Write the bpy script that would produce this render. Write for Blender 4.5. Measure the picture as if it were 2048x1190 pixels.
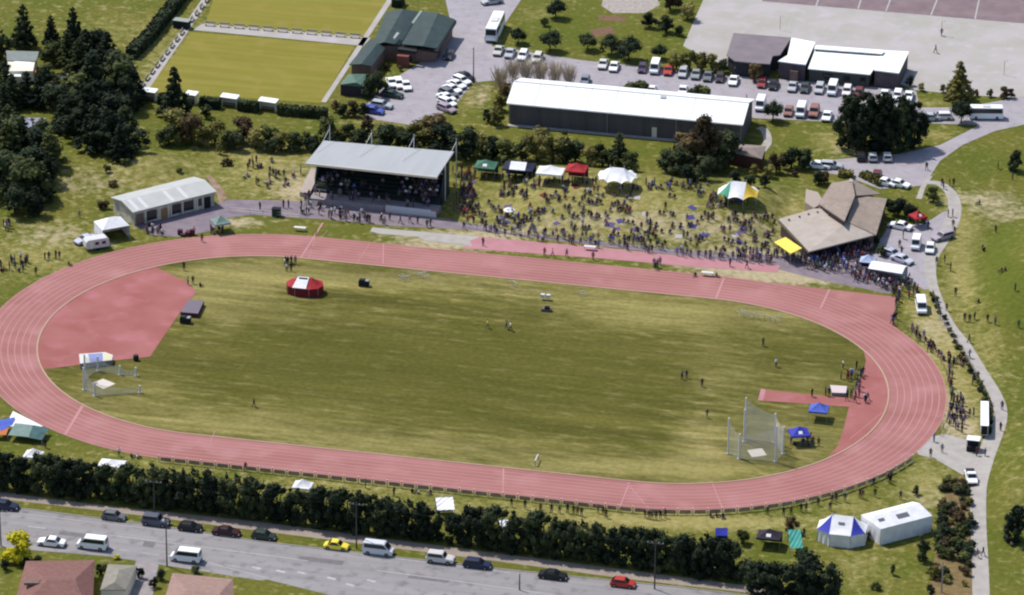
import bpy, bmesh, math, random
import numpy as np
from mathutils import Vector, Matrix
R = math.radians
for o in list(bpy.data.objects): bpy.data.objects.remove(o)
scene = bpy.context.scene
C = scene.collection
# ------------------------------------------------------------ camera, sky, sun, exposure
CAMP = np.array([161.3098, -704.3809, 344.639])
PITCH, ROLL, YAW, FOC, PCX, PCY = .4297, .0089, -.2133, 9375.7678, 1020., 586.
W0, H0 = 2048., 1190.
_r = np.array([math.cos(YAW), -math.sin(YAW), 0.])
_f = np.array([math.sin(YAW)*math.cos(PITCH), math.cos(YAW)*math.cos(PITCH), -math.sin(PITCH)])
_u = np.cross(_r, _f)
RT = math.cos(ROLL)*_r + math.sin(ROLL)*_u
UP = -math.sin(ROLL)*_r + math.cos(ROLL)*_u
FW = _f
cd = bpy.data.cameras.new('camera'); cam = bpy.data.objects.new('camera', cd); C.objects.link(cam)
cam.matrix_world = Matrix(((RT[0], UP[0], -FW[0], CAMP[0]), (RT[1], UP[1], -FW[1], CAMP[1]), (RT[2], UP[2], -FW[2], CAMP[2]), (0, 0, 0, 1)))
cd.sensor_width = 36.; cd.lens = FOC/W0*36.
cd.shift_x = (W0/2-PCX)/W0; cd.shift_y = (PCY-H0/2)/W0
cd.clip_start = 10; cd.clip_end = 12000
scene.camera = cam
SEL = R(57)
_sh = _r*0.62 + np.array([-math.sin(YAW), -math.cos(YAW), 0.])*0.50     # where shadows fall (right and towards the camera)
_sh = _sh/np.linalg.norm(_sh)
SDIR = Vector((_sh[0]*math.cos(SEL), _sh[1]*math.cos(SEL), -math.sin(SEL)))  # direction light travels
world = bpy.data.worlds.new('World'); scene.world = world; world.use_nodes = True
wn = world.node_tree.nodes; wl = world.node_tree.links
sky = wn.new('ShaderNodeTexSky'); sky.sky_type = 'NISHITA'; sky.sun_disc = False
sky.sun_elevation = SEL; sky.sun_rotation = math.atan2(-SDIR.x, -SDIR.y); sky.air_density = 1.0; sky.dust_density = 1.2
bg = wn['Background']; bg.inputs[1].default_value = .135; wl.new(sky.outputs[0], bg.inputs[0])
ld = bpy.data.lights.new('sun', 'SUN'); ld.energy = 4.0; ld.angle = R(.5); ld.color = (1, .95, .87)
lo = bpy.data.objects.new('sun', ld); C.objects.link(lo); lo.rotation_euler = SDIR.to_track_quat('-Z', 'Y').to_euler(); lo.location = (0, 0, 300)
scene.view_settings.view_transform = 'Standard'; scene.view_settings.look = 'None'
scene.view_settings.exposure = .12; scene.view_settings.gamma = 1
scene.render.engine = 'CYCLES'; scene.cycles.max_bounces = 4
scene.cycles.filter_width = 2.2
# ------------------------------------------------------------ terrain and pixel -> ground
def ss(t):
    t = np.clip(t, 0, 1); return t*t*(3-2*t)
def ray(px, py):
    return FW*FOC + RT*(px-PCX) - UP*(py-PCY)
def H(px, py, z=0.):
    d = ray(px, py); t = (z-CAMP[2])/d[2]; return CAMP+t*d
def bump(x, y, c, rx, ry):
    d2 = ((x-c[0])/rx)**2+((y-c[1])/ry)**2
    return ss(1-np.sqrt(d2))
_m1 = H(2075, 560); _m2 = H(2085, 950); _m3 = H(2070, 400)
_b1 = H(300, 330); _b2 = H(540, 340); _b3=H(130,350)
def hgt(x, y):
    bank = 2.6*ss((y-55)/22)*ss((93-y)/13)*ss((x+8)/7)*ss((45-x)/7)
    hills = 4.6*bump(x, y, _m1, 13.5, 36) + 3.2*bump(x, y, _m2, 11, 26)
    left = 1.6*bump(x, y, _b1, 12, 9)+1.2*bump(x, y, _b2, 8, 8)+1.2*bump(x,y,_b3,14,8)
    return bank+hills+left
def P(px, py):
    z = 0.
    for i in range(24):
        p = H(px, py, z); z = .5*z+.5*float(hgt(p[0], p[1]))
    p = H(px, py, z); return Vector(p)
def hv(px, py, dx, dy):          # heading angle on the ground of a direction seen in the photo
    a = H(px, py); b = H(px+dx, py+dy); return math.atan2(b[1]-a[1], b[0]-a[0])
# ------------------------------------------------------------ materials
def s(r, g, b, k=.70):
    f = lambda v: (v/255/12.92 if v/255 <= .04045 else ((v/255+.055)/1.055)**2.4)*k
    return (f(r), f(g), f(b), 1)
MATS = {}
def mat(name, col, rough=.75, col2=None, scale=.5, stretch=(1, 1, 1), detail=4, metal=0, spec=.3, lo_=.35, hi_=.65, bumpv=0, rotz=0, col3=None, scale3=3):
    if name in MATS: return MATS[name]
    m = bpy.data.materials.new(name); m.use_nodes = True; n = m.node_tree.nodes; l = m.node_tree.links
    b = n['Principled BSDF']; b.inputs['Base Color'].default_value = col; b.inputs['Roughness'].default_value = rough
    b.inputs['Metallic'].default_value = metal; b.inputs['Specular IOR Level'].default_value = spec
    if col2:
        g = n.new('ShaderNodeNewGeometry'); mp = n.new('ShaderNodeMapping'); mp.inputs['Scale'].default_value = stretch
        mp.inputs['Rotation'].default_value = (0, 0, rotz)
        l.new(g.outputs['Position'], mp.inputs[0])
        no = n.new('ShaderNodeTexNoise'); no.inputs['Scale'].default_value = scale; no.inputs['Detail'].default_value = detail
        l.new(mp.outputs[0], no.inputs[0])
        r = n.new('ShaderNodeMapRange'); r.inputs[1].default_value = lo_; r.inputs[2].default_value = hi_
        l.new(no.outputs[0], r.inputs[0])
        mx = n.new('ShaderNodeMix'); mx.data_type = 'RGBA'; mx.inputs[6].default_value = col; mx.inputs[7].default_value = col2
        l.new(r.outputs[0], mx.inputs[0]); out = mx.outputs[2]
        if col3:
            n3 = n.new('ShaderNodeTexNoise'); n3.inputs['Scale'].default_value = scale3; n3.inputs['Detail'].default_value = 3
            l.new(g.outputs['Position'], n3.inputs[0])
            r3 = n.new('ShaderNodeMapRange'); r3.inputs[1].default_value = .52; r3.inputs[2].default_value = .75
            l.new(n3.outputs[0], r3.inputs[0])
            m3 = n.new('ShaderNodeMix'); m3.data_type = 'RGBA'; m3.inputs[7].default_value = col3
            l.new(r3.outputs[0], m3.inputs[0]); l.new(out, m3.inputs[6]); out = m3.outputs[2]
        l.new(out, b.inputs['Base Color'])
        if bumpv:
            bp = n.new('ShaderNodeBump'); bp.inputs['Strength'].default_value = bumpv; bp.inputs['Distance'].default_value = .1
            l.new(no.outputs[0], bp.inputs['Height']); l.new(bp.outputs[0], b.inputs['Normal'])
    MATS[name] = m; return m
def paint_mat(name, rough=.35, spec=.5):       # colour comes from the object it sits on
    m = bpy.data.materials.new(name); m.use_nodes = True; n = m.node_tree.nodes; l = m.node_tree.links
    b = n['Principled BSDF']; oi = n.new('ShaderNodeObjectInfo'); l.new(oi.outputs['Color'], b.inputs['Base Color'])
    b.inputs['Roughness'].default_value = rough; b.inputs['Specular IOR Level'].default_value = spec
    MATS[name] = m; return m
def leaf_mat(name, c1, c2, c3):
    m = bpy.data.materials.new(name); m.use_nodes = True; n = m.node_tree.nodes; l = m.node_tree.links
    b = n['Principled BSDF']; b.inputs['Roughness'].default_value = .8; b.inputs['Specular IOR Level'].default_value = .12
    g = n.new('ShaderNodeNewGeometry'); no = n.new('ShaderNodeTexNoise'); no.inputs['Scale'].default_value = .8; no.inputs['Detail'].default_value = 6
    l.new(g.outputs['Position'], no.inputs[0])
    oi = n.new('ShaderNodeObjectInfo'); ad = n.new('ShaderNodeMath'); ad.operation = 'MULTIPLY_ADD'; ad.inputs[1].default_value = .3
    l.new(oi.outputs['Random'], ad.inputs[0]); l.new(no.outputs[0], ad.inputs[2])
    cr = n.new('ShaderNodeValToRGB'); e = cr.color_ramp.elements
    e[0].position = .42; e[0].color = c1; e[1].position = .9; e[1].color = c3; x = e.new(.66); x.color = c2
    l.new(ad.outputs[0], cr.inputs[0]); l.new(cr.outputs[0], b.inputs['Base Color'])
    MATS[name] = m; return m
# ------------------------------------------------------------ mesh builder (world coordinates unless the parent is local)
class MB:
    def __init__(self, ox=0, oy=0, oz=0, rz=0): self.v = []; self.f = []; self.o = (ox, oy, oz); self.c = math.cos(rz); self.sn = math.sin(rz)
    def add(self, vs, fs):
        n = len(self.v)
        for x, y, z in vs: self.v.append((self.o[0]+x*self.c-y*self.sn, self.o[1]+x*self.sn+y*self.c, self.o[2]+z))
        self.f += [tuple(n+i for i in f) for f in fs]; return self
    def box(self, x0, x1, y0, y1, z0, z1):
        return self.add([(x0, y0, z0), (x1, y0, z0), (x1, y1, z0), (x0, y1, z0), (x0, y0, z1), (x1, y0, z1), (x1, y1, z1), (x0, y1, z1)],
                        [(0, 3, 2, 1), (4, 5, 6, 7), (0, 1, 5, 4), (1, 2, 6, 5), (2, 3, 7, 6), (3, 0, 4, 7)])
    def loft(self, rings, cap=True):
        n = len(rings[0]); vs = [p for r in rings for p in r]; fs = []
        for i in range(len(rings)-1):
            for j in range(n):
                k = (j+1) % n; fs.append((i*n+j, i*n+k, (i+1)*n+k, (i+1)*n+j))
        if cap: fs.append(tuple(range(n))[::-1]); fs.append(tuple((len(rings)-1)*n+j for j in range(n)))
        return self.add(vs, fs)
    def cyl(self, x, y, z0, z1, r0, r1=None, n=8):
        r1 = r0 if r1 is None else r1
        c = lambda r, z: [(x+r*math.cos(2*math.pi*i/n), y+r*math.sin(2*math.pi*i/n), z) for i in range(n)]
        return self.loft([c(r0, z0), c(r1, z1)])
    def tube(self, a, b, r, n=6, r1=None):
        a = Vector(a); b = Vector(b); d = (b-a).normalized(); q = d.to_track_quat('Z', 'Y'); r1 = r if r1 is None else r1
        rg = []
        for p, rr in ((a, r), (b, r1)): rg.append([tuple(p+q@Vector((rr*math.cos(2*math.pi*i/n), rr*math.sin(2*math.pi*i/n), 0))) for i in range(n)])
        return self.loft(rg)
    def prism(self, pts, z0, z1):                 # pts: xy polygon; z0/z1 numbers or per-vertex lists
        n = len(pts); a = z0 if hasattr(z0, '__len__') else [z0]*n; b = z1 if hasattr(z1, '__len__') else [z1]*n
        return self.loft([[(p[0], p[1], a[i]) for i, p in enumerate(pts)], [(p[0], p[1], b[i]) for i, p in enumerate(pts)]])
    def face(self, pts): return self.add([tuple(p) for p in pts], [tuple(range(len(pts)))])
    def slab(self, pts, t):                       # thin plate under the given 3D outline
        n = len(pts); return self.loft([[(p[0], p[1], p[2]-t) for p in pts], [tuple(p) for p in pts]])
    def build(self, name, m, parent=None, fix=True, smooth=False):
        off = Vector((0, 0, 0))
        if parent is not None:
            q = parent
            while q is not None: off = off+q.location; rt_ = q; q = q.parent
            if rt_.get('local'): off = Vector((0, 0, 0))
        me = bpy.data.meshes.new(name)
        me.from_pydata([(x-off.x, y-off.y, z-off.z) for x, y, z in self.v], [], self.f)
        for mm in (m if isinstance(m, (list, tuple)) else [m]): me.materials.append(mm)
        if fix:
            b = bmesh.new(); b.from_mesh(me); bmesh.ops.recalc_face_normals(b, faces=b.faces); b.to_mesh(me); b.free()
        if smooth:
            for p in me.polygons: p.use_smooth = True
        o = bpy.data.objects.new(name, me); C.objects.link(o)
        if parent is not None: o.parent = parent
        return o
def tag(o, label=None, cat=None, group=None, kind=None):
    if label: o['label'] = label
    if cat: o['category'] = cat
    if group: o['group'] = group
    if kind: o['kind'] = kind
    return o
def thing(name, label, cat, loc=(0, 0, 0), rz=0, group=None, local=False):
    o = bpy.data.objects.new(name, None); C.objects.link(o); o.location = loc; o.rotation_euler = (0, 0, rz); o.empty_display_size = .5
    if local: o['local'] = 1
    return tag(o, label, cat, group)
KIDS = {}
def clone(root, loc, rz, label, group=None, cat=None, colr=None, scl=None):
    r = root.copy(); C.objects.link(r); r.location = loc; r.rotation_euler = (0, 0, rz); r['label'] = label
    if group: r['group'] = group
    elif 'group' in r: del r['group']
    if cat: r['category'] = cat
    if scl: r.scale = scl
    if colr: r.color = colr
    def rec(a, b):
        for ch in KIDS.get(a.name, []):
            c = ch.copy(); C.objects.link(c); c.parent = b
            if colr: c.color = colr
            rec(ch, c)
    rec(root, r); return r
def reg_kids():
    for o in bpy.data.objects:
        if o.parent is not None:
            L = KIDS.setdefault(o.parent.name, [])
            if o not in L: L.append(o)
def in_poly(x, y, poly):
    c = False; n = len(poly)
    for i in range(n):
        x1, y1 = poly[i]; x2, y2 = poly[i-1]
        if (y1 > y) != (y2 > y) and x < (x2-x1)*(y-y1)/(y2-y1)+x1: c = not c
    return c
# ============================================================ GROUND
L_, RI, WT = 74.0922, 36.5, 9.65
def curve(rad, n=60, m=40):
    o = [(L_/2+rad*math.cos(a), rad*math.sin(a)) for a in np.linspace(-math.pi/2, math.pi/2, n)]
    o += [(x, rad) for x in np.linspace(L_/2, -L_/2, m)[1:-1]]
    o += [(-L_/2-rad*math.cos(a), -rad*math.sin(a)) for a in np.linspace(-math.pi/2, math.pi/2, n)]
    o += [(x, -rad) for x in np.linspace(-L_/2, L_/2, m)[1:-1]]
    return o
def grass_mat(name, base, green, dry, dirt, stripe=0, nscale=.25, mott=.5):
    m = bpy.data.materials.new(name); m.use_nodes = True; n = m.node_tree.nodes; l = m.node_tree.links
    b = n['Principled BSDF']; b.inputs['Roughness'].default_value = .95; b.inputs['Specular IOR Level'].default_value = .08
    at = n.new('ShaderNodeAttribute'); at.attribute_name = 'cover'; sp = n.new('ShaderNodeSeparateColor'); l.new(at.outputs['Color'], sp.inputs[0])
    g = n.new('ShaderNodeNewGeometry')
    def noise(sc, st=(1, 1, 1), det=5):
        mp = n.new('ShaderNodeMapping'); mp.inputs['Scale'].default_value = st; l.new(g.outputs['Position'], mp.inputs[0])
        t = n.new('ShaderNodeTexNoise'); t.inputs['Scale'].default_value = sc; t.inputs['Detail'].default_value = det; l.new(mp.outputs[0], t.inputs[0]); return t.outputs[0]
    def mix(fac, a, c):
        x = n.new('ShaderNodeMix'); x.data_type = 'RGBA'; l.new(fac, x.inputs[0])
        for i, v in ((6, a), (7, c)):
            if isinstance(v, tuple): x.inputs[i].default_value = v
            else: l.new(v, x.inputs[i])
        return x.outputs[2]
    def rng(v, a, c, d=0, e=1):
        r = n.new('ShaderNodeMapRange'); r.inputs[1].default_value = a; r.inputs[2].default_value = c; r.inputs[3].default_value = d; r.inputs[4].default_value = e; l.new(v, r.inputs[0]); return r.outputs[0]
    def addm(a, c, k=1.):
        x = n.new('ShaderNodeMath'); x.operation = 'MULTIPLY_ADD'; l.new(c, x.inputs[0]); x.inputs[1].default_value = k; l.new(a, x.inputs[2]); return x.outputs[0]
    sx = (.3, 1.1, 1) if stripe else (1, 1, 1)
    n1 = noise(nscale*.35, sx); n2 = noise(nscale*2.2, sx, 6); n3 = noise(2.2, sx, 3)
    col = mix(rng(n1, .38, .62), base, green)
    dryf = addm(addm(rng(n2, .3, .7, -.45, .35), sp.outputs[0], 1.15), rng(n3, .3, .7, -.2, .2), mott)
    col = mix(rng(dryf, .0, 1.), col, dry)
    col = mix(rng(addm(rng(n2, .3, .7, -.5, .2), sp.outputs[2], 1.3), 0, .8), col, dirt)
    if stripe:
        w = noise(.55, (.035, 1.5, 1), 4); w2 = noise(.16, (.1, 1.6, 1), 3)
        x = n.new('ShaderNodeMix'); x.data_type = 'RGBA'; x.blend_type = 'MULTIPLY'; x.inputs[0].default_value = 1
        l.new(col, x.inputs[6]); cb = n.new('ShaderNodeCombineColor'); v = addm(rng(w, .25, .75, .80, 1.2), rng(w2, .3, .7, -.2, .2))
        for i in range(3): l.new(v, cb.inputs[i])
        l.new(cb.outputs[0], x.inputs[7]); col = x.outputs[2]
    # fresher patches, and the right mound's painted shade, from the second channel
    col = mix(sp.outputs[1], col, green)
    f = n.new('ShaderNodeMix'); f.data_type = 'RGBA'; f.blend_type = 'MULTIPLY'; f.inputs[0].default_value = 1; l.new(col, f.inputs[6])
    cb = n.new('ShaderNodeCombineColor'); nf = rng(noise(1.1, det=7), .3, .7, .84, 1.17)
    for i in range(3): l.new(nf, cb.inputs[i])
    l.new(cb.outputs[0], f.inputs[7]); l.new(f.outputs[2], b.inputs['Base Color'])
    MATS[name] = m; return m
MG = grass_mat('park grass', s(117, 116, 52), s(102, 110, 42), s(168, 158, 98), s(192, 178, 144))
MI = grass_mat('infield grass', s(114, 109, 53), s(95, 95, 40), s(154, 145, 88), s(186, 168, 124), stripe=1, nscale=.3, mott=.7)
MBG = mat('bowling turf', s(156, 148, 72), .9, s(144, 138, 62), .5, stretch=(.06, 1, 1), rotz=.05, spec=.05, col3=s(162, 148, 80), scale3=.2)
ASP = mat('asphalt', s(188, 182, 190), .9, s(178, 172, 178), .3, spec=.1, col3=s(168, 160, 166), scale3=.7)
ROADM = mat('road asphalt', s(158, 154, 156), .9, s(172, 168, 170), .3, stretch=(.15, 1.6, 1), spec=.1, col3=s(134, 130, 130), scale3=.5)
APR = mat('dark apron asphalt', s(140, 128, 140), .9, s(156, 144, 152), .5, spec=.1)
CON = mat('concrete', s(196, 190, 184), .85, s(180, 174, 168), .6)
PALE = mat('pale paving', s(200, 194, 194), .9, s(188, 184, 176), .12, spec=.05, col3=s(206, 198, 204), scale3=.3)
COURT = mat('court asphalt', s(140, 122, 128), .9, s(156, 138, 140), .25, spec=.05)
TRK = mat('track rubber', s(187, 130, 127), .85, s(174, 118, 113), .2, stretch=(.2, 1, 1), spec=.1, col3=s(196, 142, 140), scale3=.16)
TRKD = mat('fan rubber', s(184, 120, 117), .85, s(172, 106, 101), .14, spec=.1, col3=s(196, 128, 132), scale3=.2)
TRKP = mat('faded runway rubber', s(206, 150, 158), .85, s(196, 140, 146), .3, spec=.1)
LINE = mat('track line paint', s(212, 156, 156), .7, s(200, 142, 142), .12)
WLINE = mat('road line paint', s(214, 212, 212), .7, s(190, 186, 186), 1.2)
KERB = mat('kerb stone', s(206, 174, 156), .8, s(196, 168, 140), .25)
BARK = mat('bark mulch', s(128, 104, 74), .95, s(150, 130, 84), .9, col3=s(118, 112, 60), scale3=.8)
SOIL = mat('bare soil', s(140, 112, 92), .95, s(176, 152, 130), .5)
# cover blobs: pixel centre, pixel radii, channel (0 dry, 1 fresh and mound shade, 2 bare), strength
BL = [(1240, 430, 330, 75, 0, .75), (1050, 400, 170, 60, 0, .3), (1390, 395, 120, 60, 1, .25), (1245, 450, 300, 18, 2, .45), (1420, 470, 200, 20, 2, .35),
      (150, 480, 150, 60, 0, .3), (110, 470, 90, 25, 2, .45), (60, 520, 90, 40, 0, .5), (50, 590, 60, 30, 1, .6), (300, 350, 170, 50, 0, .5), (180, 370, 120, 30, 2, .3), (560, 350, 120, 60, 0, .7),
      (600, 380, 60, 40, 2, .7), (480, 300, 60, 30, 0, .5), (220, 60, 120, 50, 0, .3), (120, 15, 160, 14, 2, .1),
      (1950, 330, 80, 40, 1, .5), (1960, 400, 90, 22, 2, .55), (1930, 460, 40, 70, 0, .8), (2010, 430, 50, 20, 2, .5), (1990, 560, 50, 90, 1, .7), (1925, 560, 30, 60, 0, .9), (2030, 620, 30, 60, 1, .8), (1975, 700, 30, 60, 0, .5),  # channel-one blobs on the right mound also paint in its slope shade
      (1880, 690, 50, 60, 0, 1.), (1870, 660, 40, 45, 2, .5), (1920, 800, 40, 70, 0, .9), (1930, 850, 30, 40, 2, .5), (1855, 610, 45, 40, 0, .8), (1900, 830, 30, 60, 2, .5),
      (2020, 900, 40, 150, 0, .2), (2000, 500, 60, 60, 1, .5), (2000, 1100, 40, 60, 1, .3), (1780, 960, 90, 40, 1, .3), (1850, 970, 50, 40, 0, .9), (1850, 1010, 50, 40, 2, .3),  # first channel-one blob here adds to the mound's painted shade
      (1450, 1045, 200, 14, 0, .9), (1250, 1040, 200, 14, 0, .7), (1700, 1010, 80, 20, 0, .5), (1000, 1015, 200, 14, 0, .5), (700, 975, 250, 18, 0, .6), (300, 930, 300, 18, 0, .35), (1720, 1130, 80, 40, 0, .35),
      (1600, 285, 60, 20, 1, .6), (1660, 285, 40, 25, 0, .8), (1690, 300, 40, 16, 2, .4), (1590, 400, 60, 40, 0, .3), (1570, 370, 60, 14, 1, .6), (1200, 300, 150, 14, 1, .6), (1590, 445, 50, 40, 0, .5),
      (1500, 520, 120, 30, 2, .9), (1600, 550, 160, 20, 2, .95), (1440, 525, 100, 12, 2, .9), (890, 485, 120, 22, 2, .8), (470, 445, 60, 10, 2, .8), (680, 462, 80, 10, 1, .7), (1000, 470, 100, 14, 2, .55),
      (930, 200, 40, 40, 0, .35), (960, 190, 25, 30, 2, .5), (1150, 60, 160, 60, 1, .7), (1000, 70, 40, 40, 0, .3), (1080, 30, 40, 20, 0, .5), (1870, 270, 40, 12, 0, .7), (1850, 205, 60, 8, 0, .6),
      (310, 120, 60, 120, 0, .45), (290, 150, 40, 50, 2, .12), (380, 60, 40, 60, 0, .3), (420, 225, 200, 22, 1, .4), (330, 260, 60, 40, 1, .4), (450, 205, 60, 20, 0, .2), (760, 245, 80, 12, 0, .4)]
BI = [(440, 590, 130, 56, 0, .95), (520, 545, 130, 26, 0, .95), (800, 562, 300, 20, 0, .95), (480, 620, 60, 20, 1, .3), (1300, 640, 160, 24, 0, .6), (1440, 700, 60, 50, 0, .4), (1430, 760, 90, 30, 0, .35), (1150, 590, 200, 22, 0, .55), (1400, 620, 250, 30, 0, .75), (700, 540, 100, 14, 1, .2), (350, 545, 60, 10, 0, .3),
      (1650, 700, 90, 60, 1, .35), (1580, 640, 160, 30, 0, .5), (1640, 760, 90, 30, 0, .45), (1620, 880, 90, 50, 0, .5), (1400, 900, 60, 70, 0, .8), (1400, 870, 25, 70, 2, .2), (1480, 830, 80, 60, 0, .3),
      (1250, 935, 350, 20, 0, .95), (800, 890, 300, 25, 0, .8), (450, 846, 230, 32, 0, .85), (200, 800, 100, 36, 0, .5), (330, 720, 60, 30, 1, .3), (330, 780, 80, 40, 0, .3), (650, 640, 300, 30, 0, .2), (1480, 650, 60, 50, 1, .4),
      (640, 550, 60, 20, 0, .4), (950, 720, 450, 90, 1, .5), (900, 800, 480, 60, 1, .3), (600, 700, 150, 60, 1, .3), (1560, 620, 90, 14, 2, .25), (1050, 580, 60, 8, 2, .3), (830, 548, 60, 6, 2, .4)]
def cover(xy, blobs):
    a = np.zeros((len(xy), 4), np.float32); a[:, 3] = 1
    for px, py, rx, ry, ch, st in blobs:
        c = H(px, py); d = xy-c[:2]
        u = d@_r[:2]*11.3/rx; v = (d@np.array([-math.sin(-YAW), math.cos(YAW)]))*4.75/ry
        a[:, ch] += st*np.exp(-(u*u+v*v)*1.1)
    return np.clip(a, 0, 1)
def set_cover(me, blobs, xy):
    at = me.color_attributes.new('cover', 'FLOAT_COLOR', 'POINT'); at.data.foreach_set('color', cover(xy, blobs).ravel())
def ground():
    gx = np.r_[-5200, -3000, -1500, -700, -350, -220, np.arange(-165, 140, 1.0), 200, 350, 700, 1500, 3000, 5200]
    gy = np.r_[-3000, -1500, -700, -350, -200, np.arange(-125, 215, 1.0), 300, 500, 900, 1800, 3500, 6500]
    X, Y = np.meshgrid(gx, gy); Z = hgt(X, Y); n = len(gx); m = len(gy)
    v = np.c_[X.ravel(), Y.ravel(), Z.ravel()]
    i = np.arange(n*m).reshape(m, n); f = np.stack([i[:-1, :-1], i[:-1, 1:], i[1:, 1:], i[1:, :-1]], -1).reshape(-1, 4)
    me = bpy.data.meshes.new('ground'); me.from_pydata(v.tolist(), [], f.tolist()); me.materials.append(MG)
    set_cover(me, BL, v[:, :2].astype(np.float64))
    for p in me.polygons: p.use_smooth = True
    o = bpy.data.objects.new('ground', me); C.objects.link(o); tag(o, kind='structure')
ground()
def ring(name, r0, r1, z, m, wall=None):
    a = curve(r0); b = curve(r1); n = len(a); mb = MB()
    fs = [(i, (i+1) % n, n+(i+1) % n, n+i) for i in range(n)]
    mb.add([(x, y, z) for x, y in a]+[(x, y, z) for x, y in b], fs)
    if wall is not None:
        mb.add([(x, y, z) for x, y in a]+[(x, y, wall) for x, y in a], fs); mb.add([(x, y, z) for x, y in b]+[(x, y, wall) for x, y in b], fs)
    return tag(mb.build(name, m), kind='structure')
def infield():
    vs = []; fs = []; S = np.r_[0.001, np.arange(1, 37, 1.0), RI]
    for r_ in S: vs += [(x, y, .02) for x, y in curve(r_)]
    n = len(curve(1))
    for i in range(len(S)-1):
        for j in range(n): k = (j+1) % n; fs.append((i*n+j, i*n+k, (i+1)*n+k, (i+1)*n+j))
    me = bpy.data.meshes.new('infield_lawn'); me.from_pydata(vs, [], fs); me.materials.append(MI)
    set_cover(me, BI, np.array(vs)[:, :2]); o = bpy.data.objects.new('infield_lawn', me); C.objects.link(o); tag(o, kind='structure')
infield()
ring('running_track', RI, RI+WT, .04, TRK)
lm = MB()
for k in range(1, 9):
    r0 = RI+.3+k*1.17-.07; a = curve(r0); b = curve(r0+(.16)); n = len(a)
    lm.add([(x, y, .05) for x, y in a]+[(x, y, .05) for x, y in b], [(i, (i+1) % n, n+(i+1) % n, n+i) for i in range(n)])
tag(lm.build('lane_lines', LINE), kind='structure')
ring('track_kerb', RI-.18, RI+.1, .12, KERB, .0)
def sheet(name, pts, z, m, drape=False):
    w = [H(x, y) for x, y in pts]; mb = MB(); mb.face([(p[0], p[1], z) for p in w]); me_o = mb.build(name, m, fix=False)
    b = bmesh.new(); b.from_mesh(me_o.data); bmesh.ops.triangulate(b, faces=b.faces)
    for f in b.faces:
        if f.normal.z < 0: f.normal_flip()
    b.to_mesh(me_o.data); b.free()
    return tag(me_o, kind='structure')
def strip(mb, pts, w, z, dash=None):      # pts pixel polyline, w metres
    ps = [Vector(H(*p)) for p in pts]
    for a, b in zip(ps, ps[1:]):
        d = (b-a); d.z = 0; ln = d.length; d = d/ln; nrm = Vector((-d.y, d.x, 0))*w/2
        segs = [(0, ln)]
        if dash: segs = [(t, min(t+dash[0], ln)) for t in np.arange(0, ln, dash[1])]
        for t0, t1 in segs:
            q0 = a+d*t0; q1 = a+d*t1
            mb.add([(q0.x-nrm.x, q0.y-nrm.y, z), (q1.x-nrm.x, q1.y-nrm.y, z), (q1.x+nrm.x, q1.y+nrm.y, z), (q0.x+nrm.x, q0.y+nrm.y, z)], [(0, 1, 2, 3)])
def path(name, pts, w, z, m):             # smooth ribbon along a pixel polyline; w in metres (number or list)
    ps = [Vector(H(*p)) for p in pts]; ws = w if isinstance(w, list) else [w]*len(ps); L = []
    for i in range(len(ps)-1):
        p0 = ps[max(i-1, 0)]; p1 = ps[i]; p2 = ps[i+1]; p3 = ps[min(i+2, len(ps)-1)]
        for t in np.linspace(0, 1, 9)[:-1]:
            q = .5*((2*p1)+(p2-p0)*t+(2*p0-5*p1+4*p2-p3)*t*t+(3*p1-p0-3*p2+p3)*t**3); L.append((q, ws[i]*(1-t)+ws[i+1]*t))
    L.append((ps[-1], ws[-1])); A = []; B = []
    for i, (q, ww) in enumerate(L):
        d = (L[min(i+1, len(L)-1)][0]-L[max(i-1, 0)][0]); d.z = 0; d.normalize(); nn = Vector((-d.y, d.x, 0))*ww/2
        a = q-nn; b = q+nn; A.append((a.x, a.y, z+float(hgt(a.x, a.y)))); B.append((b.x, b.y, z+float(hgt(b.x, b.y))))
    n = len(A); mb = MB(); mb.add(A+B, [(i, i+1, n+i+1, n+i) for i in range(n-1)])
    return tag(mb.build(name, m, fix=False), kind='structure')
# left D (high jump fan), right D
def kerb_pts(x0, x1, side, n=24):         # points on the inner kerb curve by angle
    return [(side*(L_/2)+side*(RI-.2)*math.cos(a), (RI-.2)*math.sin(a)) for a in np.linspace(x0, x1, n)]
def sheet_w(name, pts, z, m):
    mb = MB(); mb.face([(x, y, z) for x, y in pts]); o = mb.build(name, m, fix=False)
    b = bmesh.new(); b.from_mesh(o.data); bmesh.ops.triangulate(b, faces=b.faces)
    for f in b.faces:
        if f.normal.z < 0: f.normal_flip()
    b.to_mesh(o.data); b.free(); return tag(o, kind='structure')
def angw(px, py, side):
    p = H(px, py); return math.atan2(p[1], (p[0]-side*L_/2)*side)
a0, a1 = angw(320, 541, -1), angw(95, 738, -1)
sheet_w('jump_fan', kerb_pts(a0, a1, -1)+[tuple(H(x, y)[:2]) for x, y in [(221, 722), (300, 714), (362, 622), (393, 584), (378, 567)]], .05, TRKD)
a0, a1 = angw(1728, 703, 1), angw(1657, 919, 1)
sheet_w('apron_fan', kerb_pts(a0, a1, 1)+[tuple(H(x, y)[:2]) for x, y in [(1677, 890), (1687, 858), (1697, 818), (1706, 790), (1727, 745), (1732, 722)]], .05, TRKD)
sheet('jump_runway', [(1532, 780), (1700, 797), (1706, 815), (1526, 802)], .06, TRKD)
sheet('runway_border', [(1522, 778), (1532, 780), (1526, 802), (1516, 801)], .065, TRKP)
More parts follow.
